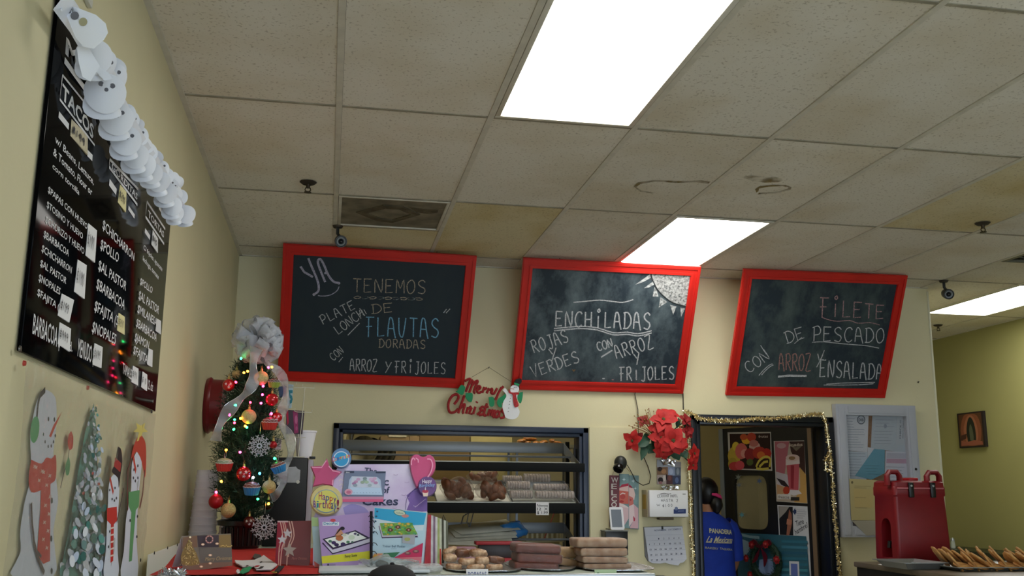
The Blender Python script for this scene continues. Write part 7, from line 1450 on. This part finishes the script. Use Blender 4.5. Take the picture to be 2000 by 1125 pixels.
sheet('creased grey permit sheet at the top centre of the notice cabinet', [(335, 100), (600, 108), (612, 420), (325, 385)], mat('sheet_b', '#9fa8b2', .7), .003, lambda I: (lines(I, 360, 160, 510, 3, 26), lines(I, 350, 250, 500, 5, 24), I.ell(438, 210, 13, 18, '#7f8894', 10)))
sheet('sheet with sideways writing at the top right of the notice cabinet', [(528, 110), (620, 112), (632, 365), (522, 350)], mat('sheet_c', '#a3a9b0', .8), .005, lambda I: (I.text('CHECK IT', (560, 310), (566, 160), (548, 310), '#4f5560', .02), I.text('HEALTH PERMIT', (580, 305), (584, 170), (570, 305), '#6a707c', .01), lines(I, 600, 320, 612, 2, 10)))
sheet('pale ruled sheet at the left edge of the notice cabinet', [(135, 405), (300, 415), (290, 640), (145, 640)], mat('sheet_d', '#a8b3c0', .8), .003, lambda I: lines(I, 150, 425, 290, 9, 22))
sheet('blue sheet tilted in the middle of the notice cabinet', [(350, 390), (435, 395), (432, 580), (330, 630), (200, 600)], mat('sheet_blue', '#4f8aa0', .8), .006, lambda I: lines(I, 270, 520, 400, 4, 22, '#417688', 8))
sheet('white sheet with pink bands at the right of the notice cabinet', [(440, 405), (640, 415), (645, 720), (432, 700)], mat('sheet_e', '#b5b5c2', .8), .004, lambda I: (I.poly([(450, 420), (635, 425), (637, 465), (448, 460)], '#a2a2b0'), I.poly([(448, 465), (637, 468), (638, 505), (446, 500)], '#a8879a'), lines(I, 445, 530, 620, 5, 26)))
sheet('small white slip between the licence and the blue sheet', [(300, 375), (350, 385), (335, 420), (300, 470)], mat('sheet_f', '#b5bac2', .8), .005)
sheet('lilac sheet at the foot of the notice cabinet', [(175, 930), (400, 960), (420, 1060), (150, 1040)], mat('sheet_lilac', '#a8a0b5', .8), .002)
sheet('cream certificate taped outside the glass of the notice cabinet', [(155, 622), (350, 632), (395, 640), (400, 950), (172, 948)], mat('sheet_cream', '#b5a878', .8), .052, lambda I: (I.ell(178, 652, 9, 11, '#6a6248', 8), lines(I, 195, 680, 350, 2, 14, '#978a60'), I.poly([(190, 700), (345, 708), (345, 850), (196, 845)], '#bca872'), lines(I, 200, 770, 340, 2, 80, '#978a60')))
sheet('pale torn paper hanging under the cream certificate', [(175, 952), (405, 950), (402, 1064), (290, 1068)], mat('sheet_grey', '#a09a8a', .85), .053)

# ================================================================== right counter with red drinks server
ZR = 1.16
t = thing('side_counter', 'dark brown topped counter under the red drinks server', 'counter', (3.4, 1.7, 0))
e0 = PZ(1700, 1113, ZR)
MB().box2((3.15, .70, ZR-.03), (4.6, 1.90, ZR), .006).build('countertop', mat('brown_laminate', '#6a5f4c', .35, noise=(5, .2)), t); MB().box2((3.19, .75, 0), (4.58, 1.87, ZR-.032)).build('cabinet_body', mat('dark_wood_cabinet', '#1a1814', .5), t); MB().box2((3.165, .715, ZR-.11), (3.175, 1.89, ZR-.031)).build('apron', mat('dark_wood_cabinet', '#1a1814', .5), t)
# the server: body with tapered sides, recessed tap bay on its left face
M_SRV = mat('red_rotomoulded_plastic', '#7c101a', .42, noise=(9, .1), bump=(300, .08))
X0, Y0, W_, D_, Hb = 3.268, 1.60, .338, .245, .455; zb = ZR
ts = thing('drinks_server', 'tall red insulated drinks server with black latches on the side counter', 'drinks server', (X0+W_/2, Y0+D_/2, ZR))
def ringz(z, inset, gr=0): 
    a, c, y0_, y1_ = X0+inset, X0+W_-inset, Y0+inset, Y0+D_-inset; r_ = .02; out = []
    for cx, cy, a0 in ((c-r_, y1_-r_, 0), (a+r_, y1_-r_, 90), (a+r_, y0_+r_, 180), (c-r_, y0_+r_, 270)):
        for kk in range(5): an = rad(a0+kk*22.5); out.append(V((cx+r_*cos(an), cy+r_*sin(an), z)))
    return out
b = MB()
levels = [(zb+.012, .002), (zb+.03, -.004), (zb+.2, .0), (zb+Hb-.07, .006), (zb+Hb-.062, .001), (zb+Hb-.02, .001), (zb+Hb-.012, .004)]
R = [[b.bm.verts.new(p) for p in ringz(z, i)] for z, i in levels]; n = 20
for A, B in zip(R, R[1:]):
    for i in range(n): b.bm.faces.new((A[i], A[(i+1) % n], B[(i+1) % n], B[i]))
b.bm.faces.new(R[0][::-1]); b.bm.faces.new(R[-1]); body = b.build('body', M_SRV, ts)
# arched tap bay cut into the left (narrow) face
cut = MB(); pc_ = Pl((X0-.05, 0, 0), (0, -1, 0), (0, 0, 1)); yc = Y0+D_/2-.01; prof_ = [(-yc-.055, zb+.035), (-yc+.055, zb+.035), (-yc+.05, zb+.20)]+[(-yc+.05*cos(a), zb+.21+.05*sin(a)) for a in [pi*i/10 for i in range(11)]]+[(-yc-.05, zb+.20)]
cut.prism(prof_, pc_, -.12, .06); co = cut.build('cutter', M_SRV, None, (0, 0, 0), smooth=0); md = body.modifiers.new('Boolean', 'BOOLEAN'); md.object = co; md.operation = 'DIFFERENCE'; md.solver = 'EXACT'
dg = bpy.context.evaluated_depsgraph_get(); nm = bpy.data.meshes.new_from_object(body.evaluated_get(dg)); body.modifiers.clear(); body.data = nm; bpy.data.objects.remove(co)
MB().tube([(X0+.06, yc, zb+.12), (X0+.015, yc, zb+.12), (X0+.012, yc, zb+.09)], .013, 10).build('tap', M_BLACK, ts)
b = MB(); r0 = [V(p) for p in ringz(zb+Hb-.012, .004)]; r1 = [V(p) for p in ringz(zb+Hb+.012, .006)]; r2 = [V(p) for p in ringz(zb+Hb+.022, .02)]; RR = [[b.bm.verts.new(p) for p in r] for r in (r0, r1, r2)]
for A, B in zip(RR, RR[1:]):
    for i in range(n): b.bm.faces.new((A[i], A[(i+1) % n], B[(i+1) % n], B[i]))
b.bm.faces.new(RR[0][::-1]); b.bm.faces.new(RR[-1]); b.build('lid', M_SRV, ts)
MB().box2((X0+.14, Y0+.06, zb+Hb+.02), (X0+.20, Y0+.16, zb+Hb+.040), .006).build('vent_cap', mat('bright_red_plastic', '#a01822', .4), ts)
MB().box2((X0+.02, Y0-.005, zb+Hb-.026), (X0+W_-.02, Y0+.006, zb+Hb-.018), .002).build('highlight_lip', mat('pale_red_highlight', '#b86a70', .4), ts)  # paler red strip: the highlight along the top lip, put into the colour
for x in (X0+.03, X0+W_-.05):   # arched carry handles standing across each end
    z0_ = zb+Hb+.0; hw_ = .040 
    MB().tube([(x-hw_, Y0+.05, z0_-.005), (x-hw_, Y0+.05, z0_+.05), (x-hw_*.6, Y0+.05, z0_+.072), (x+hw_*.6, Y0+.05, z0_+.072), (x+hw_, Y0+.05, z0_+.05), (x+hw_, Y0+.05, z0_-.005)], [.016, .015, .015, .015, .015, .016], 10, flat=1.4).build('handle', M_SRV, ts)
for x in (X0+.105, X0+.245):
    l = MB().box2((x-.016, Y0-.014, zb+Hb-.075), (x+.016, Y0+.001, zb+Hb+.012), .005).build('latch', M_BLACK, ts); MB().lathe([(0, .004), (.006, .003), (.007, 0), (0, 0)], (x, Y0-.014, zb+Hb-.008), 10, (0, -1, 0)).build('rivet', M_ALU, l)
for dx in (.03, W_-.03):
    for dy in (.04, D_-.04): MB().lathe([(0, 0), (.018, 0), (.02, .014), (0, .014)], (X0+dx, Y0+dy, zb), 12).build('foot', M_SRV, ts)
k_ = PZ(1735, 1103, ZR+.003); o = MB().box(k_, (.09, .06, .004), .001).build('paper_slip', M_PAP, None, k_, 'white slip lying at the foot of the red drinks server'); tagp(o, None, 'paper')
# trays of tostadas in front right
def steel_tray(u0, u1, v, yd, dep, label, hgt=.05):
    a, c = cp(u0, v, yd), cp(u1, v, yd); z1_ = a.z; t = thing('steel_tray', label, 'tray', V((a.x, yd, ZR)), 'steel trays on the side counter'); b = MB(); z0_ = max(ZR+.001, z1_-hgt); vs = []
    for z, gx in ((z0_, .03), (z1_, 0), (z1_, -.012), (z1_-.004, -.012), (z1_-.004, .004), (z0_+.003, .033)): vs += [(a.x+gx, yd+gx, z), (c.x-gx, yd+gx, z), (c.x-gx, yd+dep-gx, z), (a.x+gx, yd+dep-gx, z)]
    b.pyd(vs, [(4*k+i, 4*k+(i+1) % 4, 4*k+4+(i+1) % 4, 4*k+4+i) for k in range(5) for i in range(4)]+[(0, 1, 2, 3), (20, 21, 22, 23)]); b.build('tray', mat('ribbed_steel', '#a9adae', .45, .8), t); return a, c, z0_
a1, c1_, _ = steel_tray(1768, 1848, 1099, 1.25, .30, 'empty steel tray before the red drinks server', .06)
a2, c2_, zt = steel_tray(1872, 2080, 1108, 1.12, .42, 'steel tray heaped with golden tostadas at the right edge', .055)
M_TOS = mat('golden_tostada', '#c89c5e', .6, noise=(30, .3), col2='#a8743a', bump=(50, .4)); rg = random.Random(51); kq = 0; ORD = 'first second third fourth fifth sixth seventh eighth ninth tenth eleventh'.split()
for row, (y, zz, n_) in enumerate(((1.20, .0, 9), (1.28, .012, 8), (1.36, .022, 7))):
    for i in range(n_):
        x = a2.x+.05+(c2_.x-a2.x-.08)*i/(n_-1)+rg.uniform(-.01, .01); r_ = .074*rg.uniform(.9, 1.1); c = V((x, y, a2.z+.012+zz+rg.uniform(-.004, .006))); b = MB()
        ax = V((.72+rg.uniform(-.15, .2), -.38+rg.uniform(-.2, .2), .62+rg.uniform(-.1, .2))); b.lathe([(0, -.005), (r_*.95, -.005), (r_, 0), (r_*.95, .005), (0, .005)], c, 14, tuple(ax)); b.jitter(.004, 25, kq); o = b.build('tostada', M_TOS, None, c, 'golden tostada, %s from the left in the %s row of the heap' % (ORD[i], ('front', 'middle', 'back')[row]), smooth=9); tagp(o, None, 'tostada', 'tostadas heaped on the steel tray'); kq += 1
for i in range(5):
    x = a2.x+.06+i*.09; c = V((x, 1.165, a2.z+.004)); b = MB(); b.lathe([(0, -.004), (.05, -.004), (.053, 0), (.05, .004), (0, .006)], c, 16, (.1, -.3, 1)); o = b.build('tostada', M_TOS, None, c, 'golden tostada lying flat at the tray rim, %s from the left' % ORD[i], smooth=9); tagp(o, None, 'tostada', 'tostadas heaped on the steel tray')
# counter and shaker along the olive wall
t = thing('wall_ledge', 'dark green ledge running along the olive wall behind the tostadas', 'ledge', (5.7, 3.5, 1.0)); M_LED = mat('dark_green_laminate', '#1c2416', .35)
MB().box2((5.45, 1.0, .99), (XR-.002, 4.95, 1.085), .006).build('top', M_LED, t)
for y in (1.2, 3.0, 4.8): MB().box2((5.6, y-.02, 0), (XR-.002, y+.02, .99)).build('bracket', M_LED, t)
k_ = P(1862, 1076, 'x', 5.6); k_.z = 1.085; ts2 = thing('salt_shaker', 'small glass shaker on the dark ledge beside the red drinks server', 'shaker', k_); MB().lathe([(0, 0), (.022, 0), (.024, .01), (.019, .06), (.02, .065), (0, .065)], k_, 16).build('glass_body', mat('pale_glass', '#b9bfb2', .1, coat=.5), ts2); MB().lathe([(.021, .065), (.021, .078), (.012, .09), (0, .092)], k_, 16).build('cap', M_ALU, ts2)
# framed picture on the olive wall: a plain robed figure
px_ = XR-.03; pp = Pl((px_, 0, 0), (0, -1, 0), (0, 0, 1)); TPc = (1600, 760, 3.0825); J = Ink(pp, TPc)
q = [J.c(p) for p in [(828, 148), (985, 130), (1000, 350), (845, 352)]]; xs = sorted(a for a, _ in q); zs = sorted(z for _, z in q); A_ = ((xs[0]+xs[1])/2, (zs[0]+zs[1])/2); B_ = ((xs[2]+xs[3])/2, (zs[2]+zs[3])/2)
tpic = thing('wall_picture', 'small dark canvas with a robed figure on the olive wall', 'picture', pp.at(*A_)); b = MB(); b.prism([A_, (B_[0], A_[1]), B_, (A_[0], B_[1])], pp, -.028, 0); b.build('canvas', mat('dark_canvas', '#1d120c', .7), tpic, smooth=0)
I = Ink(pp); w_, h_ = B_[0]-A_[0], B_[1]-A_[1]; u = lambda x, y: (A_[0]+w_*x, A_[1]+h_*y)
I.poly([u(.06, .04), u(.94, .04), u(.94, .96), u(.06, .96)], '#5a3a24'); I.poly(sm([u(.2, .1), u(.1, .5), u(.25, .9), u(.5, .95), u(.78, .88), u(.9, .5), u(.8, .1), u(.5, .04)]), '#8a5236'); I.poly(sm([u(.3, .15), u(.22, .5), u(.35, .82), u(.5, .92), u(.66, .82), u(.76, .5), u(.7, .15)]), '#a5694a')
I.poly(sm([u(.36, .12), u(.33, .45), u(.38, .7), u(.46, .84), u(.55, .84), u(.64, .68), u(.68, .4), u(.64, .12)]), '#262a20'); I.poly(sm([u(.45, .2), u(.44, .5), u(.5, .66), u(.57, .5), u(.58, .2)]), '#5a5f48'); I.poly([u(.08, .06), u(.92, .06), u(.9, .16), u(.6, .2), u(.3, .16), u(.1, .22)], '#9a5a44'); I.poly([u(.06, .2), u(.3, .26), u(.34, .4), u(.12, .36)], '#4a2c22'); I.build('painting', tpic)

# ================================================================== ceiling cameras
def ccam(p, label, aim, s_=1):
    t = thing('ceiling_camera', label, 'camera', p, 'ceiling surveillance cameras'); M1 = mat('dark_grey_camera', '#2a2c2c', .4); d = V(aim).normalized()
    MB().lathe([(0, -.014*s_), (.03*s_, -.014*s_), (.036*s_, 0), (0, 0)], p, 20).build('base', mat('dusty_dark_metal', '#3a342a', .6, .3), t)
    MB().tube([p+V((0, 0, -.012)), p+V((0, 0, -.055*s_)), p+V((.012, 0, -.075*s_))+d*.01], .011*s_, 10).build('arm', M1, t)
    c = p+V((.018, 0, -.105*s_)); MB().lathe([(0, -.05*s_), (.028*s_, -.048*s_), (.038*s_, -.02*s_), (.042*s_, .03*s_), (.040*s_, .045*s_), (.034*s_, .045*s_), (.032*s_, .032*s_), (0, .032*s_)], c, 24, d).build('housing', M1, t)
    MB().lathe([(.030*s_, .033*s_), (.030*s_, .042*s_), (.021*s_, .038*s_), (.020*s_, .034*s_)], c, 24, d).build('led_ring', mat('led_ring_grey', '#8a9298', .3), t); MB().ball(c+d*.030*s_, .017*s_, n=16).build('lens', mat('lens_glass', '#10161c', .05), t)
ccam(PZ(660, 441), 'grey ball camera under the ceiling at the top edge of the left chalkboard', (.12, -1, -.35), .85)
ccam(PZ(1843, 548), 'small dark camera under the ceiling right of the right chalkboard', (-.25, -1, -.35), .9)
k_ = cp(1793, 747, 2.712); o = MB().tube([k_, k_+V((.0, -.012, .006))], .005, 6).build('wall_nail', mat('wire_steel', '#6b6862', .4, .8), None, k_, 'bare nail in the wall below the right chalkboard'); tagp(o, None, 'nail')
